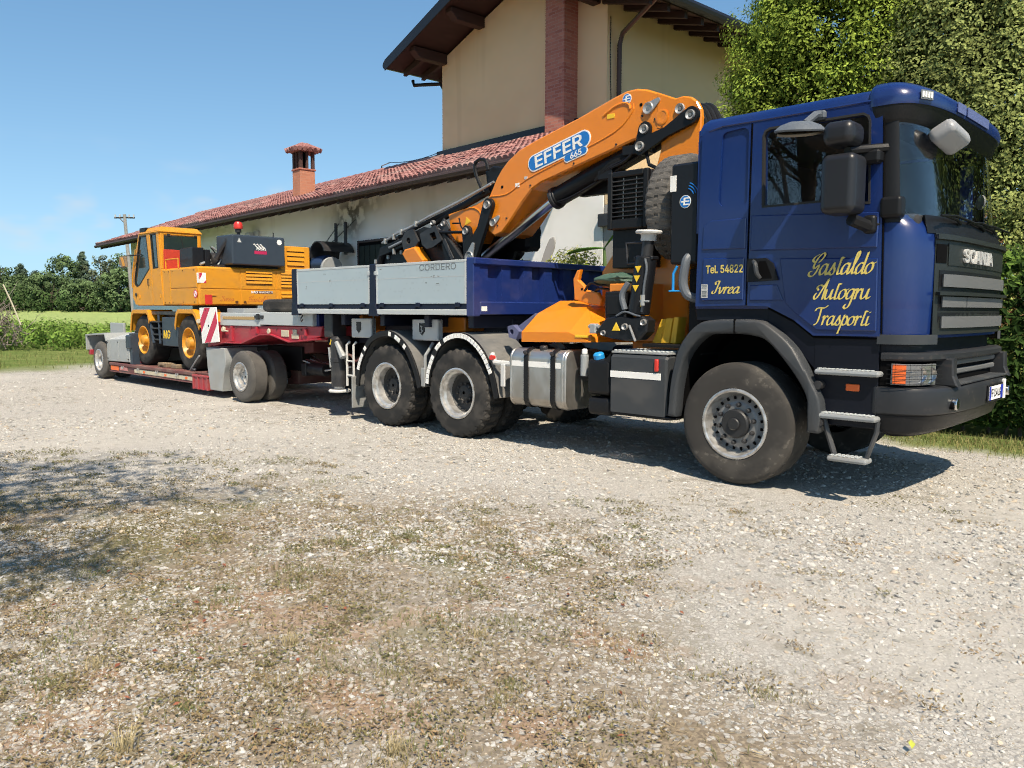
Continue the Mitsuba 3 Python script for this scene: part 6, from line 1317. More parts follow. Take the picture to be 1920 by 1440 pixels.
# superstructure
UB = ob(MC, 'superstructure', cat(prism([(-13.50, 1.60), (-12.15, 1.59), (-10.80, 1.585), (-10.70, 1.60), (-10.70, 2.25), (-10.73, 2.285), (-12.19, 2.275), (-12.25, 1.75), (-13.4, 1.7)], 'y', .205, 2.62, .02)), 'yellow', False, label='yellow engine body of the mobile crane')
ob(UB, 'side_panel', cat(prism([(-12.17, 1.61), (-11.86, 1.61), (-11.86, 2.255), (-12.17, 2.255)], 'y', .19, .207, .006), prism([(-11.84, 1.61), (-10.76, 1.605), (-10.75, 1.89), (-11.84, 1.89)], 'y', .19, .207, .006), prism([(-11.84, 1.905), (-10.75, 1.905), (-10.76, 2.255), (-11.84, 2.255)], 'y', .19, .207, .006)), 'yellow', False)
xf_ = -10.70
for y0, y1 in ((.235, .995), (1.015, 1.735), (1.755, 2.60)):
    for z0, z1 in ((1.605, 1.875), (1.89, 2.26)): ob(UB, 'end_panel', box(xf_ - .004, xf_ + .012, y0, y1, z0, z1, .006), 'yellow', False)
def louvres(y0, y1, z0, z1, n, x, parent=UB):
    h = (z1 - z0) / n
    for i in range(n):
        z = z0 + i * h
        k = ob(parent, 'louvre', prism([(x + .003, z + h * .20), (x + .028, z + h * .20), (x + .012, z + h * .92), (x + .003, z + h * .92)], 'y', y0, y1, .001), 'yellow', False)
        ob(k, 'gap', box(x + .0, x + .0135, y0 + .005, y1 - .005, z + h * .02, z + h * .20, 0), 'louvre_dark', False)
louvres(1.11, 1.65, 1.985, 2.245, 4, xf_ + .012); louvres(1.84, 2.5, 1.93, 2.24, 5, xf_ + .012); louvres(1.84, 2.5, 1.73, 1.86, 2, xf_ + .012)
k = ob(UB, 'maker_plate', box(xf_ + .011, xf_ + .016, 1.27, 1.665, 1.81, 1.865, .002), 'brown_plate', False)
tm = meshkit.text_mesh('MARCHETTI', .032, .002, True); b = tm.bounds
ob(k, 'lettering', on_front(tm, 1.37, 1.822, xf_ + .0155, sx=.285 / (b[1, 0] - b[0, 0]), shear=.15), 'white', False)
tm = meshkit.text_mesh('MG', .042, .002, True); b = tm.bounds
ob(k, 'logo', on_front(tm, 1.20, 1.818, xf_ + .016, sx=.14 / (b[1, 0] - b[0, 0]), shear=.3), 'white', False)
for txt, y, z, xh, w_ in (('Jvrea', .60, 1.665, .045, .27), ('Gastaldo', 1.14, 1.655, .055, .48)):
    m = script_text(txt, xh, .10); b = m.bounds; m.apply_translation((-b[0, 0], 0, 0)); ob(UB, 'script_lettering', on_front(m, y, z, xf_ + .0125, sx=w_ / (b[1, 0] - b[0, 0])), 'script_red', False)
tm = meshkit.text_mesh('54822', .05, .002, False); b = tm.bounds
ob(UB, 'number_lettering', on_front(tm, 1.83, 1.665, xf_ + .0125, sx=.26 / (b[1, 0] - b[0, 0])), 'script_red', False)
for y, z in ((.915, 1.645), (1.085, 1.645), (1.665, 1.655), (1.80, 1.65)): ob(UB, 'lifting_hole', cyl((xf_ + .011, y, z), (xf_ + .0145, y, z), .028, 12), 'louvre_dark')
k = ob(UB, 'lamp_recess', box(xf_ + .008, xf_ + .0145, .31, .45, 1.60, 1.775, .002), 'red_lens', False); ob(k, 'lip', box(xf_ + .01, xf_ + .03, .44, .52, 1.755, 1.775, .004), 'yellow', False)
k = ob(UB, 'warning_panel', cat(box(xf_ + .010, xf_ + .0155, .215, .34, 1.985, 2.165, .001), box(xf_ - .05, xf_ + .0155, .199, .205, 1.985, 2.165, .001)), 'white', False)
ob(k, 'stripe', cat(prism([(.215, 2.06), (.215, 2.16), (.262, 2.165), (.27, 2.14), (.225, 2.05)], 'x', xf_ + .0152, xf_ + .0175, .0005), prism([(.29, 1.985), (.34, 2.04), (.34, 1.985)], 'x', xf_ + .0152, xf_ + .0175, .0005)), 'stripe_red', False)
k = ob(UB, 'round_sign', cyl((-10.80, .19, 1.79), (-10.80, .185, 1.79), .075, 20), 'stripe_red'); ob(k, 'field', cyl((-10.80, .186, 1.79), (-10.80, .183, 1.79), .055, 20), 'white'); ob(k, 'bar', prism([(-10.84, 1.825), (-10.825, 1.84), (-10.76, 1.755), (-10.775, 1.74)], 'y', .180, .184, .0005), 'stripe_red', False)
# cab of the crane
side = sg.Polygon([(-13.66, 1.76), (-13.52, 1.60), (-12.18, 1.59), (-12.27, 2.3), (-12.30, 3.03), (-13.19, 3.03), (-13.27, 2.98), (-13.62, 2.2)])
w1 = sg.Polygon([(-13.22, 2.95), (-12.89, 2.95), (-12.78, 2.31), (-13.28, 2.0), (-13.42, 1.97), (-13.52, 2.02), (-13.53, 2.1)]).buffer(-.01).buffer(.02, 4); w2 = sg.Polygon([(-12.68, 2.96), (-12.43, 2.96), (-12.37, 2.32), (-12.59, 2.31)]).buffer(.01, 4)
shell = side.difference(unary_union([w1, w2]))
CC = ob(MC, 'cab', cat(plate(shell, 'y', .185, .225), plate(shell, 'y', .98, 1.02), prism([(-13.50, 1.58), (-12.2, 1.58), (-12.2, 1.64), (-13.55, 1.66)], 'y', .22, 1.0, 0), box(-12.27, -12.20, .20, 1.0, 1.62, 2.28, .01), box(-12.31, -12.25, .20, .27, 2.28, 3.0, .01), box(-12.31, -12.25, .93, 1.0, 2.28, 3.0, .01), box(-12.31, -12.25, .20, 1.0, 2.94, 3.03, .01)), 'yellow', False, label='square yellow cab of the mobile crane')
ob(CC, 'roof', cat(hull([(-13.22, .18, 3.0), (-13.22, 1.03, 3.0), (-12.24, .18, 3.0), (-12.24, 1.03, 3.0), (-13.1, .25, 3.10), (-13.1, .96, 3.10), (-12.32, .25, 3.10), (-12.32, .96, 3.10)])), 'yellow', False)
ob(CC, 'roof_hatch', box(-13.24, -12.95, .20, .9, 3.03, 3.12, .01), 'black_plastic', False)
ob(CC, 'door_frame', plate(sg.LineString([(-12.74, 2.97), (-12.66, 1.62)]).buffer(.012), 'y', .180, .187), 'yellow', False)
for w_, n_ in ((w1, 'side_window'), (w2, 'quarter_window')):
    q = ob(CC, n_, pane(np.array(w_.exterior.coords)[:-1], .20), 'tint', False); ob(q, 'seal', plate(w_.buffer(.004).difference(w_.buffer(-.022)), 'y', .181, .19), 'rubber_black', False)
rw = np.array([(.27, 2.30), (.93, 2.32), (.93, 2.94), (.27, 2.92)]); q = ob(CC, 'rear_window', trimesh.Trimesh(np.column_stack([np.full(4, -12.26), rw]), [[0, 1, 2], [0, 2, 3]], process=False), 'tint', False)
fw = np.array([(-13.63, .22, 1.8), (-13.63, .98, 1.8), (-13.2, .98, 3.0), (-13.2, .22, 3.0)]); ob(CC, 'windscreen', trimesh.Trimesh(fw, [[0, 1, 2], [0, 2, 3]], process=False), 'glass', False)
ob(CC, 'seat', cat(rbox(-12.75, -12.6, .4, .85, 2.0, 2.75, .05), rbox(-13.2, -12.65, .4, .85, 1.9, 2.05, .05), box(-13.45, -13.2, .3, .9, 1.65, 2.3, .02), rbox(-12.70, -12.62, .5, .75, 2.72, 2.92, .03)), 'seat_grey')
ob(CC, 'grille_shade', cat(*[box(-12.72, -12.70, .42, .62, 2.72 + i * .05, 2.745 + i * .05, 0) for i in range(4)]), 'ink', False)
ob(CC, 'red_panel', box(-12.245, -12.225, .24, .60, 2.27, 2.66, .01), 'seat_red', False, label='red panel behind the crane cab window')
ob(CC, 'handrail', tube([(-13.62, .17, 1.95), (-13.55, .15, 2.2), (-13.35, .15, 2.7)], .012, 6), 'yellow')
ob(CC, 'door_lock', cyl((-13.46, .185, 1.80), (-13.46, .165, 1.80), .035, 12), 'ink')
MM = ob(MC, 'mirror', prism([(-13.83, 2.57), (-13.52, 2.57), (-13.48, 2.36), (-13.72, 2.35), (-13.84, 2.42)], 'y', .0, .05, .012), 'rust_wood', False, label='brown crane mirror on a thin bar')
ob(MM, 'face', prism([(-13.74, 2.55), (-13.62, 2.55), (-13.52, 2.38), (-13.62, 2.37)], 'y', -.004, .002, .001), 'yellow', False)
ob(MM, 'bar', tube([(-13.7, .03, 2.58), (-13.3, .12, 2.585), (-13.2, .2, 2.6)], .012, 6), 'ink')
# winch gear and boxes on top
ob(MC, 'black_tank', cat(box(-11.75, -11.2, .34, .56, 2.28, 2.655, .012), box(-11.6, -11.15, .56, .66, 2.28, 2.62, .01)), 'box_black', False)
rng = np.random.default_rng(12)
for i in range(16):
    c = V(-11.15 + rng.uniform(-.15, .1), .62 + rng.uniform(0, .42), 2.32 + rng.uniform(0, .24)); d = rng.normal(0, .13, 3); e = rng.normal(0, .13, 3)
    ob(MC, 'hose', tube([c - d, c + e * .4, c + d], rng.uniform(.014, .03), 6, 4), ('black_plastic', 'steel_dark', 'galv')[i % 3])
ob(MC, 'winch', cat(cyl((-11.3, .7, 2.42), (-11.3, 1.1, 2.42), .16, 18), tube([(-11.0, .70, 2.45), (-10.9, .78, 2.66), (-10.8, .84, 2.80)], .05, 8), box(-11.5, -10.9, .68, 2.0, 2.28, 2.34)), 'steel_dark')
WB_ = ob(MC, 'hoist_box', rbox(-11.2, -10.58, .80, 1.885, 2.335, 2.885, .03), 'slate', 35, label='dark blue grey box with white emblem')
em_ = ob(WB_, 'emblem', box(-10.582, -10.577, 1.24, 1.50, 2.545, 2.605, .001), 'magenta', False, label='white figures over a crimson bar')
for i in range(3):
    y = 1.235 + i * .065
    ob(em_, 'figure', cat(tube([(-10.576, y, 2.735 - .0 * i), (-10.576, y + .055, 2.675), (-10.576, y + .085, 2.66), (-10.576, y + .12, 2.62)], [.007, .012, .014, .004], 6), tube([(-10.576, y + .07, 2.67), (-10.576, y + .055, 2.62)], .007, 5), tube([(-10.576, y + .10, 2.65), (-10.576, y + .095, 2.615)], .006, 5), tube([(-10.576, y - .01, 2.72), (-10.576, y + .012, 2.73)], .008, 5)), 'white')
ob(WB_, 'hazard_sticker', prism([(.905, 2.745), (.99, 2.745), (.945, 2.83)], 'x', -10.581, -10.577, .0005), 'sticker_grey', False)
ob(WB_, 'round_sticker', cyl((-10.58, 1.765, 2.79), (-10.576, 1.765, 2.79), .052, 18), 'white')
BC = ob(MC, 'beacon', lathe([(0, 0), (.075, 0), (.085, .03), (.08, .09), (.055, .13), (0, .14)], (-10.75, 1.02, 3.0), (0, 0, 1), 20), 'red_lens', 40, label='red beacon on a short post')
ob(BC, 'post', cat(cyl((-10.75, 1.02, 2.87), (-10.75, 1.02, 2.95), .03, 10), cyl((-10.75, 1.02, 2.94), (-10.75, 1.02, 3.005), .055, 14)), 'ink')
ob(MC, 'aerial', cyl((-10.75, 1.74, 2.87), (-10.75, 1.74, 2.98), .012, 6), 'ink')
HD = ob(MC, 'engine_hood', cat(box(-11.8, -10.82, 1.95, 2.58, 2.28, 2.755, .015), box(-11.8, -10.78, 1.9, 2.62, 2.27, 2.33, .01)), 'yellow', False)
louvres(2.06, 2.44, 2.36, 2.73, 4, -10.82, HD)

# fittings that make trailer and crane look used
for x in (-13.9, -13.1, -12.2, -11.3): ob(DK, 'lashing_ring', tube([(x - .04, .02, .33), (x - .035, .0, .28), (x + .035, .0, .28), (x + .04, .02, .33)], .010, 5), 'galv')
for x in (-12.9, -11.9, -11.0): ob(DK, 'side_reflector', box(x, x + .09, .030, .037, .24, .285, .002), 'amber', False)
for x in (-14.7, -14.2, -13.75): ob(RG, 'seam_strip', box(x, x + .03, .042, .052, .43, .84, .003), 'grey_paint', False)
for x, z in ((-14.78, .80), (-14.78, .46), (-13.66, .84), (-13.66, .48), (-14.2, .82), (-15.4, .93), (-15.9, .90)): ob(RG, 'bolt_head', cyl((x, .05, z), (x, .035, z), .016, 6), 'steel_dark')
for x in (-13.30, -12.30): ob(CC, 'hinge', box(x - .02, x + .02, .172, .19, 1.72, 1.80, .004), 'yellow', False)
ob(CC, 'door_handle', tube([(-12.82, .185, 1.98), (-12.82, .16, 1.98), (-12.82, .16, 2.10), (-12.82, .185, 2.10)], .010, 5), 'ink')
ob(CC, 'gutter_lip', tube([(-13.2, .18, 3.0), (-12.27, .18, 3.0), (-12.24, .2, 3.0), (-12.24, 1.0, 3.0)], .014, 5), 'yellow')
ob(CC, 'wiper', tube([(-12.25, .60, 2.93), (-12.245, .66, 2.6)], .007, 4), 'ink')
for y in (.33, .86): ob(CC, 'window_hinge', box(-12.262, -12.245, y, y + .06, 2.925, 2.96, .004), 'ink', False)
for x in (-12.1, -11.9, -11.75, -11.3, -10.85):
    for z in (1.64, 2.22): ob(UB, 'panel_bolt', cyl((x, .192, z), (x, .184, z), .012, 6), 'louvre_dark')
ob(UB, 'grab_rail', tube([(-12.05, .2, 2.28), (-12.05, .2, 2.45), (-11.5, .2, 2.45), (-11.5, .2, 2.28)], .013, 6), 'yellow')
ob(UB, 'oil_streak', cat(*[box(-10.686, -10.6855, y, y + w_, 1.61, 1.61 + h_, 0) for y, w_, h_ in ((.93, .02, .06), (1.10, .015, .05), (1.68, .02, .07))]), 'louvre_dark', False)
for x in (-9.75, -9.1, -8.6, -7.8, -7.1): ob(GN, 'bolt_head', cyl((x, .082, 1.21), (x, .068, 1.21), .014, 6), 'maroon')

# ===================================================================================================================
# trees, hedge and plants
def limb(p0, p1, r0, r1, rng, bend=.08, n=6):
    p0, p1 = np.asarray(p0, float), np.asarray(p1, float); L = np.linalg.norm(p1 - p0); t = np.linspace(0, 1, n)[:, None]
    P = p0 + (p1 - p0) * t + rng.normal(0, bend * L * .3, (n, 3)) * np.sin(np.pi * t)
    return tube(P, np.linspace(r0, r1, n), 7)

def clumps(C, D, R, m, rng, size, base, tip, squash=.6, aspect=.55):
    """Leaves in little tufts: centres C, outward directions D, radius R."""
    k = len(C); q = rng.normal(size=(k, m, 3)); q /= np.linalg.norm(q, axis=2, keepdims=True); q *= rng.uniform(.5, 1, (k, m, 1)) ** .4
    along_ = np.einsum('kmi,ki->km', q, D)[..., None]
    q = q - D[:, None, :] * along_ * (1 - 1.0 / max(squash, .01)) * 0
    P = C[:, None] + q * R[:, None, None] + D[:, None] * (along_ * R[:, None, None] * .35)
    out_n = q * 1.3 + D[:, None] * .5 + rng.normal(0, .28, q.shape)
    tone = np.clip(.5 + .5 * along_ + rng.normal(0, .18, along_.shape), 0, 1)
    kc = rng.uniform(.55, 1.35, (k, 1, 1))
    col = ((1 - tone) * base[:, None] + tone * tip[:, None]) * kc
    n = k * m
    return leaves(P.reshape(n, 3), out_n.reshape(n, 3), rng.uniform(.65, 1.3, n) * size, col.reshape(n, 3), rng, aspect, .06)

def cypress(name, label, cx, cy, prof, zs, n, m, seed, base, tip, brown=.05, size=.052, face=True):
    rng = np.random.default_rng(seed); k = thing(name, label, 'tree')
    z = rng.uniform(zs[0], zs[-1], n * 3); r = np.interp(z, zs, prof); keep = rng.uniform(0, max(prof), n * 3) < r; z, r = z[keep][:n], r[keep][:n]; n = len(z)
    a = rng.uniform(0, 2 * np.pi, n)
    if face:                                                    # thinner on the side nobody and no sun looks at
        away = np.cos(a - math.radians(70)); a = np.where((away > .3) & (rng.uniform(size=n) < .65), a + math.pi, a)
    lump = meshkit.fbm(np.stack([np.cos(a) * 2.2 + cx, np.sin(a) * 2.2 + cy, z * 1.0], 1), 3, seed)
    rr_ = r * (.62 + .72 * lump) * rng.uniform(.72, 1.10, n)
    C = np.stack([cx + rr_ * np.cos(a), cy + rr_ * np.sin(a), z], 1)
    D = np.stack([np.cos(a), np.sin(a), np.full(n, .75)], 1) + rng.normal(0, .3, (n, 3)); D /= np.linalg.norm(D, axis=1, keepdims=True)
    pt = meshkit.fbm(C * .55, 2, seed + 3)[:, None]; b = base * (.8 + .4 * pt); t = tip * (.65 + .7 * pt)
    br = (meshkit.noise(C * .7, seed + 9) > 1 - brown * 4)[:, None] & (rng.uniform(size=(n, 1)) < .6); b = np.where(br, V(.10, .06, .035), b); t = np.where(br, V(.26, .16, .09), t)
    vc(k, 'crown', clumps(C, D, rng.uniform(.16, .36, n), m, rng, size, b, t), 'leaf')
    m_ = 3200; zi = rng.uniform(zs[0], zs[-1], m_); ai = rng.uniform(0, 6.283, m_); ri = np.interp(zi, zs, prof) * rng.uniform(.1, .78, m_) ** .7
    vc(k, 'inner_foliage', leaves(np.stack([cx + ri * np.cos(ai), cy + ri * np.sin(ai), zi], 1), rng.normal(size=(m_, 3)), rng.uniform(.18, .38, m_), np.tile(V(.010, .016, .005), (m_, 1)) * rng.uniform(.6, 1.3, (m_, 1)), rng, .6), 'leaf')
    H_ = zs[-1]
    ob(k, 'trunk', tube([(cx, cy, -.1), (cx + .05, cy, H_ * .4), (cx, cy, H_ * .92)], [.22, .15, .03], 10), 'bark')
    for i in range(16):
        zz = rng.uniform(zs[0] + .2, H_ * .85); aa = rng.uniform(0, 6.28); L = np.interp(zz, zs, prof) * .8
        ob(k, 'branch', limb((cx, cy, zz - .4 * L), (cx + L * math.cos(aa), cy + L * math.sin(aa), zz + .3 * L), .05, .012, rng), 'bark')
    return k
cypress('cypress_tree', 'broad bright green cypress with lumpy foliage between the house and the lorry cab', -2.05, 7.5, [1.3, 1.8, 1.95, 1.8, 1.5, 1.0, .25], [.3, 1.5, 3.5, 5.2, 6.6, 8.2, 9.8], 1250, 190, 51, V(.014, .028, .007), V(.36, .47, .08), .04, .060)
cypress('cypress_tree', 'olive green cypress with browning foliage behind the lorry windscreen', -.10, 7.2, [1.2, 1.5, 1.6, 1.4, 1.1, .7, .15], [.3, 1.5, 3.2, 4.6, 5.8, 7.0, 8.2], 1100, 185, 52, V(.024, .036, .013), V(.34, .39, .13), .07, .055)
cypress('cypress_tree', 'cypress beyond the right edge that is mirrored in the windscreen', 3.3, 8.6, [1.4, 1.9, 2.0, 1.6, .9, .2], [.3, 1.5, 3.5, 5.5, 7.5, 9.5], 1500, 60, 53, V(.03, .05, .015), V(.20, .26, .06), .04, .085, False)
rng = np.random.default_rng(77)
k = thing('bare_treetop', 'small dark tree top against the sky at the upper right corner', 'tree')
tx_, ty_ = 1.35, 11.5
C = V(tx_, ty_, 6.6) + rng.normal(0, 1, (70, 3)) * V(.45, .45, 1.1); D = rng.normal(size=(70, 3)); D /= np.linalg.norm(D, axis=1, keepdims=True)
vc(k, 'crown', clumps(C, D, np.full(70, .18), 40, rng, .07, np.tile(V(.03, .04, .018), (70, 1)), np.tile(V(.09, .10, .045), (70, 1))), 'leaf')
ob(k, 'trunk', tube([(tx_, ty_, 0), (tx_, ty_, 8)], [.15, .03], 8), 'bark')
for i in range(12): ob(k, 'branch', limb((tx_, ty_, 4.5 + .25 * i), C[i * 5], .03, .008, rng), 'bark')

# laurel hedge behind the front of the lorry
k = thing('laurel_hedge', 'dark glossy laurel hedge behind the front of the lorry', 'hedge')
rng = np.random.default_rng(61); n = 19000
x = rng.uniform(-1.2, 5.6, n); y0_ = 4.62 + .25 * (meshkit.noise(np.stack([x * 1.3, 0 * x, 0 * x], 1), 4) - .5); d = rng.exponential(.14, n); z = rng.uniform(.12, 2.35, n) ** 1.0
top = 2.2 + .35 * (meshkit.noise(np.stack([x * 2.0, 0 * x + 3, 0 * x], 1), 6) - .5); z = np.minimum(z, top - rng.exponential(.05, n)); y = y0_ + d + np.clip(.35 - z, 0, 1) * .6 - .16 * np.sin(np.clip(z / 2.2, 0, 1) * math.pi)
N = np.stack([rng.normal(.15, .5, n), rng.normal(-.6, .5, n), rng.normal(.55, .5, n)], 1)
g = rng.uniform(0, 1, (n, 1)); new = (z > top - .35)[:, None] & (g > .4)
col = np.where(new, V(.16, .26, .055), (1 - g) * V(.024, .048, .015) + g * V(.07, .125, .032))
vc(k, 'foliage', leaves(np.stack([x, y, z], 1), N, rng.uniform(.07, .15, n), col, rng, .42, .10), 'glossleaf')
n = 5000; x = rng.uniform(-1.2, 3.8, n); y = rng.uniform(4.8, 5.5, n); z = np.interp(x, np.sort(x), np.full(n, 2.15)) + rng.normal(0, .10, n); g = rng.uniform(0, 1, (n, 1))
vc(k, 'top_growth', leaves(np.stack([x, y, z], 1), np.stack([rng.normal(0, .5, n), rng.normal(-.2, .5, n), np.ones(n)], 1), rng.uniform(.06, .12, n), (1 - g) * V(.035, .07, .02) + g * V(.13, .20, .045), rng, .45, .1), 'glossleaf')
for i in range(26):
    xx = -1.1 + .19 * i + rng.normal(0, .04); ob(k, 'stem', limb((xx, 5.0 + rng.normal(0, .1), 0), (xx + rng.normal(0, .15), 4.85, 1.9), .022, .008, rng), 'bark')

# plants along the white wall, seen over the bed
def plant(name, label, cat_): return thing(name, label, cat_)
k = plant('variegated_shrub', 'yellow green variegated shrub against the white wall behind the bed', 'shrub'); rng = np.random.default_rng(71); n = 2600
q = rng.normal(size=(n, 3)); q /= np.linalg.norm(q, axis=1, keepdims=True); c0 = bpt(-5.95, 4.15, 1.98); P = c0 + q * V(.75, .28, .66) * rng.uniform(.6, 1, (n, 1)); g = rng.uniform(0, 1, (n, 1))
vc(k, 'foliage', leaves(P, q + rng.normal(0, .4, (n, 3)), rng.uniform(.05, .11, n), (1 - g) * V(.16, .22, .03) + g * V(.50, .50, .16), rng, .4, .08), 'leaf')
for i in range(7): ob(k, 'stem', limb(c0 + V(rng.normal(0, .15), 0, -1.75), c0 + V(rng.normal(0, .4), 0, .2), .014, .006, rng), 'bark')
k = plant('pale_grass_clump', 'pale grey leafed clump beside the variegated shrub', 'plant'); n = 420; c0 = bpt(-6.45, 4.1, 1.3)
P = c0 + rng.normal(0, .09, (n, 3)) * V(1.6, .6, .2); vc(k, 'leaves', blades(P, rng.uniform(.7, 1.12, n), rng.uniform(.1, .45, n), .02, np.tile(V(.40, .42, .28), (n, 1)) * rng.uniform(.7, 1.2, (n, 1)), rng), 'leaf')
ob(k, 'stem', cat(*[tube([c0 + V(dx, 0, -1.3), c0 + V(dx * .5, 0, .1)], .012, 5) for dx in (-.1, 0, .1)]), 'bark')
def bigleaf(parent, base, tipd, L, W, droop, col, seed, fold=.12):
    rng = np.random.default_rng(seed); u = np.linspace(0, 1, 18); d = np.asarray(tipd, float) / np.linalg.norm(tipd); s = np.cross(d, V(0, 0, 1)); s /= np.linalg.norm(s)
    mid_ = base + d * L * u[:, None] + V(0, 0, -1) * droop * L * (u ** 2)[:, None]; w = W * np.sin(np.pi * np.clip(u * .93 + .05, 0, 1)) ** .7
    G = np.stack([mid_ - s * w[:, None] - V(0, 0, fold * W), mid_ - s * w[:, None] * .5, mid_, mid_ + s * w[:, None] * .5, mid_ + s * w[:, None] - V(0, 0, fold * W)], 1)
    m = sheet(G); c = np.tile(V(*col), (len(m.vertices), 1)); band = (np.repeat(np.arange(18), 5) % 4 == 0)[:, None]; c = np.where(band, c * 1.5, c)
    return ob(parent, 'leaf', m, 'leaf', True, color=c)
k = plant('banana_plant', 'banana plant with one broad arching leaf by the white wall', 'plant'); b0 = bpt(-5.2, 4.1, 2.56)
bigleaf(k, b0, (-1, -.05, .12), .78, .17, .20, (.06, .13, .03), 1); bigleaf(k, bpt(-5.1, 4.35, 2.6), (-.2, -.1, 1), .55, .09, .0, (.10, .17, .05), 2); bigleaf(k, b0, (.5, .3, .9), .8, .15, .3, (.06, .12, .03), 3)
ob(k, 'stalk', tube([bpt(-5.15, 4.2, 0), bpt(-5.18, 4.15, 1.6), b0], [.09, .07, .02], 8), 'leaf_stalk')
k = plant('broadleaf_plant', 'dark green broad leaf standing left of the leaning board', 'plant'); b1 = bpt(-7.05, 4.1, 1.75)
bigleaf(k, b1, (-.05, -.2, 1), .72, .13, .0, (.045, .11, .03), 4); bigleaf(k, bpt(-6.5, 4.1, 1.7), (.25, -.2, 1), .58, .12, .08, (.16, .24, .07), 5); bigleaf(k, b1, (-.5, -.1, .9), .6, .1, .1, (.05, .12, .03), 6)
ob(k, 'stalk', tube([bpt(-7.0, 4.15, 0), b1], [.05, .02], 8), 'leaf_stalk')

# ---- left background: trees beyond the field ----
def far_tree(kind, label, px, w, top, wid, seed, cat_='tree', gap=.0, name=None, base_z=1.25):
    rng = np.random.default_rng(seed); u = (px - 960) / 1500.6 * w; cx, cy = cam_xy(u, w); H_ = top - .95; k = thing(name or kind, label, cat_, None)
    if kind == 'pine':                                        # tiers
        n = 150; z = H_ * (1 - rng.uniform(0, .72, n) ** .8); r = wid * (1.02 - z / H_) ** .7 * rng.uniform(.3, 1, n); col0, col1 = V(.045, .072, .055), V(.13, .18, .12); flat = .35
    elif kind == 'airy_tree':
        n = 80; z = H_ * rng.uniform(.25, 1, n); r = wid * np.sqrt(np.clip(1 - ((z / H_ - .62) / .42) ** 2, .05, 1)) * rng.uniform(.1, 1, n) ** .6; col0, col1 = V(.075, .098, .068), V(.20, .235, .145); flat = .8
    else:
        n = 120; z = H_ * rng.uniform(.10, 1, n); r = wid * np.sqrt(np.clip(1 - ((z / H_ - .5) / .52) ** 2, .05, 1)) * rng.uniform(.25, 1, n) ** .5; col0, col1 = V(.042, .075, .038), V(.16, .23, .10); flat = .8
    a = rng.uniform(0, 6.283, n); C = np.stack([cx + r * np.cos(a), cy + r * np.sin(a), z + base_z], 1); D = np.stack([np.cos(a), np.sin(a), .7 + 0 * a], 1); D /= np.linalg.norm(D, axis=1, keepdims=True)
    t = rng.uniform(.7, 1.3, (n, 1)) * .95; R = rng.uniform(.26, .60, n) * (wid / 2.2) ** .5 * (.62 if kind == 'pine' else .72 if kind == 'airy_tree' else .9)
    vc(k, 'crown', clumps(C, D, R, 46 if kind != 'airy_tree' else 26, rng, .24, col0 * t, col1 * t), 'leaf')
    ob(k, 'trunk', tube([(cx, cy, -.2), (cx + .1, cy, H_ * .5), (cx, cy, H_ * .96 + base_z)], [.20, .13, .03], 8), 'bark')
    for i in range(14): ob(k, 'branch', limb((cx, cy, H_ * rng.uniform(.25, .7)), C[i * 6], .06, .02, rng), 'bark')
W0 = 86
for kind, lab, px, w, top, wid, seed in (
    ('pine', 'small flat-topped pine standing above the far tree line at left', 45, 96, 6.3, 1.9, 1), ('pine', 'second small pine right of the flat-topped one', 73, 98, 5.6, 1.7, 2),
    ('leafy_tree', 'rounded tree at the left end of the far tree line', 8, 82, 5.2, 2.6, 3), ('leafy_tree', 'dark bush-like tree in front of the small pines', 55, 80, 3.9, 2.8, 4),
    ('leafy_tree', 'tall full tree at the centre of the far tree line', 124, 84, 6.5, 2.0, 5), ('leafy_tree', 'lower dark tree below the tall full tree', 100, 78, 4.3, 2.6, 6),
    ('pine', 'tall spiky pine rising above the far tree line', 162, 90, 7.4, 1.5, 7), ('airy_tree', 'airy tree with open crown right of the spiky pine', 194, 86, 6.7, 1.6, 8),
    ('airy_tree', 'thin airy tree just left of the concrete pole', 214, 84, 6.2, 1.2, 9), ('leafy_tree', 'dark rounded tree below the open crowns', 168, 76, 3.6, 2.4, 10),
    ('leafy_tree', 'dark tree behind the concrete pole', 226, 74, 4.6, 1.9, 11), ('leafy_tree', 'far tree at the end of the row behind the crane cab', 250, 78, 6.3, 2.2, 12)):
    far_tree(kind, lab, px, w, top, wid, seed)
rng = np.random.default_rng(91); n = 260; w = rng.uniform(72, 90, n); px = rng.uniform(-60, 300, n); u = (px - 960) / 1500.6 * w; x, y = cam_xy(u, w); C = np.stack([x, y, rng.uniform(1.3, 3.2, n)], 1)
D = np.tile(V(.5, -.5, .7), (n, 1)); t = rng.uniform(.7, 1.25, (n, 1))
k = vc(None, 'undergrowth', clumps(C, D, rng.uniform(.5, 1.0, n), 40, rng, .28, V(.030, .058, .024) * t, V(.09, .15, .05) * t), 'leaf'); labels[k] = {'kind': 'stuff', 'label': 'dark bushes closing the far edge of the field', 'category': 'bushes'}

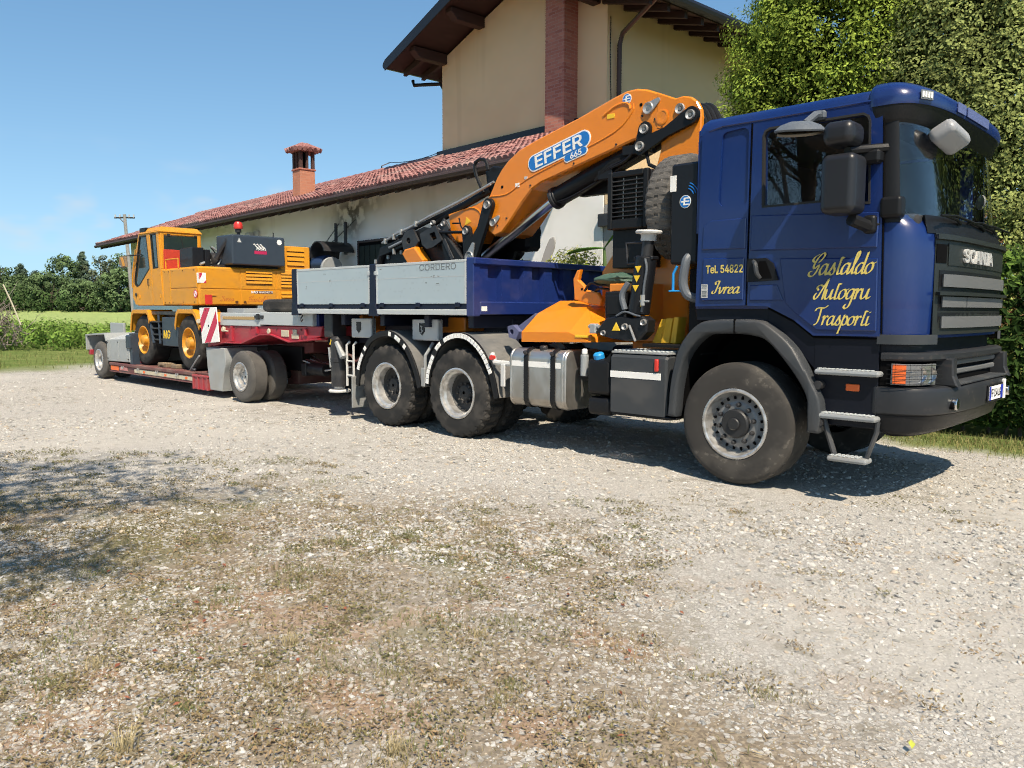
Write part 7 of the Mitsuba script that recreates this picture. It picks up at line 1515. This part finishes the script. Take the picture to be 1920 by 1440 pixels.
# weeds between the yard and the field
rng = np.random.default_rng(93); n = 620; w = rng.uniform(28.5, 44, n); px = rng.uniform(-30, 330, n); u = (px - 960) / 1500.6 * w; x, y = cam_xy(u, w)
hh = np.interp(px, [-30, 40, 60, 130, 180, 240, 330], [.9, .85, .72, .80, .62, .60, .55]) * (.55 + .45 * meshkit.noise(np.stack([x * .35, y * .35, 0 * x], 1), 3) * 1.6)
C = np.stack([x, y, rng.uniform(.15, 1, n) * hh], 1); D = rng.normal(0, .4, (n, 3)) + V(.2, -.3, 1); D /= np.linalg.norm(D, axis=1, keepdims=True); t = rng.uniform(.75, 1.3, (n, 1))
g1 = clumps(C, D, rng.uniform(.2, .42, n), 34, rng, .13, V(.055, .115, .025) * t, V(.22, .34, .075) * t)
n2 = 800; w = rng.uniform(33, 44, n2); px = rng.uniform(-20, 330, n2); u = (px - 960) / 1500.6 * w; x, y = cam_xy(u, w)
tall = rng.uniform(.4, .95, n2) * np.where(rng.uniform(size=n2) < .1, 1.3, 1.0); gg = rng.uniform(0, 1, (n2, 1))
g2 = blades(np.stack([x, y, 0 * x], 1), tall, rng.uniform(.05, .3, n2), .05, (1 - gg) * V(.24, .22, .10) + gg * V(.13, .19, .05), rng)
k = vc(None, 'weeds', both(g1, g2), 'leaf'); labels[k] = {'kind': 'stuff', 'label': 'rank green weeds between the yard and the field', 'category': 'weeds'}
# heap of cut branches at the left edge
k = thing('brush_pile', 'heap of dry grey branches at the left edge', 'brush pile'); rng = np.random.default_rng(95); bx, by = cam_xy(-18.9, 29.0)
bm = []
for i in range(150):
    a, b = rng.uniform(-1.0, 1.0), rng.uniform(-1, 1); p0 = V(bx + Xh[0] * a, by + Xh[1] * a, 0) + V(0, b * .5, rng.uniform(0, 1.5) * (1 - .5 * max(a, 0))); p1 = p0 + V(rng.normal(0, .5), rng.normal(0, .4), rng.uniform(.2, 1.5) * (1 - .6 * max(a, 0)))
    bm.append(limb(p0, p1, rng.uniform(.010, .03), .006, rng, .25, 5))
q = ob(k, 'branches', cat(*bm), 'dead_wood'); labels[q] = {'kind': 'stuff'}
C = V(bx, by, 1.5) + rng.normal(0, 1, (130, 3)) * V(.45, .4, .75) - np.outer(rng.uniform(0, .9, 130), Xh); C[:, 2] = np.clip(C[:, 2], .1, 2.9); D = rng.normal(size=(130, 3)); D /= np.linalg.norm(D, axis=1, keepdims=True); t = rng.uniform(.6, 1.3, (130, 1))
vc(k, 'withered_leaves', clumps(C, D, rng.uniform(.12, .3, 130), 30, rng, .07, V(.10, .07, .055) * t, V(.26, .21, .17) * t), 'leaf')
q0 = V(*cam_xy((12 - 960) / 1500.6 * 28, 28), 2.35); q1 = V(*cam_xy((41 - 960) / 1500.6 * 28, 28), .95)
ob(k, 'pale_pole', tube([q0, (q0 + q1) / 2 + V(0, 0, .05), q1], .025, 6), 'cream_strip', label='pale pole leaning on the heap')

# ---- trees on the viewer's side of the yard: they shade the ground at lower left and stand mirrored in the cab glass ----
def yard_tree(label, x, y, H_, limbs, seed, dens=36, r=.34):
    rng = np.random.default_rng(seed); k = thing('yard_tree', label, 'tree'); top = V(x, y, H_ * .62)
    ob(k, 'trunk', tube([(x, y, -.1), (x + .1, y, H_ * .3), top], [.24, .19, .13], 12), 'bark'); C = []
    for e in limbs:
        e = V(*e); s_ = V(x, y, H_ * rng.uniform(.3, .6)); ob(k, 'branch', limb(s_, e, .07, .014, rng, .12, 8), 'bark')
        for t in np.linspace(.45, 1.05, 9):
            for _ in range(2): C.append(s_ + (e - s_) * t + rng.normal(0, .16 + .10 * (1 - t), 3))
    C = np.array(C); n = len(C); D = rng.normal(size=(n, 3)) + V(0, 0, .6); D /= np.linalg.norm(D, axis=1, keepdims=True); t = rng.uniform(.7, 1.2, (n, 1))
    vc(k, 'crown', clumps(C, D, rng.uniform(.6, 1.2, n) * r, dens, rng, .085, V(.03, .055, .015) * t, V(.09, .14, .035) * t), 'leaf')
shade = [(-5.2, -4.2), (-4.4, -3.5), (-4.9, -3.3), (-3.3, -3.9), (-2.9, -3.5), (-3.9, -4.6), (-2.9, -4.9), (-2.3, -5.2), (-3.2, -5.4), (-2.2, -4.7), (-1.75, -4.9), (-3.9, -5.6), (-1.5, -5.5), (-1.8, -5.1), (-2.3, -5.6), (-1.6, -4.8), (-2.6, -5.2), (-4.4, -4.2), (-3.7, -3.4)]
rng = np.random.default_rng(4); lim = []
for gx, gy in shade:
    h = rng.uniform(4.6, 6.4); lim.append((gx + .65 * h, gy - .41 * h, h))
lim += [(-2.2 + rng.normal(0, 1.6), -9.5 + rng.normal(0, 1.4), rng.uniform(5, 8)) for _ in range(12)]
yard_tree('leafy tree whose branches shade the ground at the lower left', -2.4, -9.3, 8.0, lim, 14)
for i, (x, y, H_) in enumerate(((-4.6, -13.2, 10.5), (-6.6, -16.0, 11.5), (-9.5, -15.0, 11.0), (-2.6, -18.5, 12), (-12.5, -18.0, 12))):
    rg = np.random.default_rng(30 + i)
    yard_tree(('tall dark tree standing left of the others mirrored in the cab door window', 'tall tree mirrored in the middle of the cab door window', 'tall tree mirrored at the rear edge of the cab door window', 'tall tree mirrored near the black mirrors of the cab', 'farthest tall tree mirrored in the cab door window')[i], x, y, H_, [(x + rg.normal(0, 1.5), y + rg.normal(0, 1.5), H_ * rg.uniform(.55, 1.0)) for _ in range(20)], 20 + i, 34, .5)
    labels[[k for k in labels if k.startswith('yard_tree')][-1]]['group'] = 'tall trees mirrored in the cab glass'
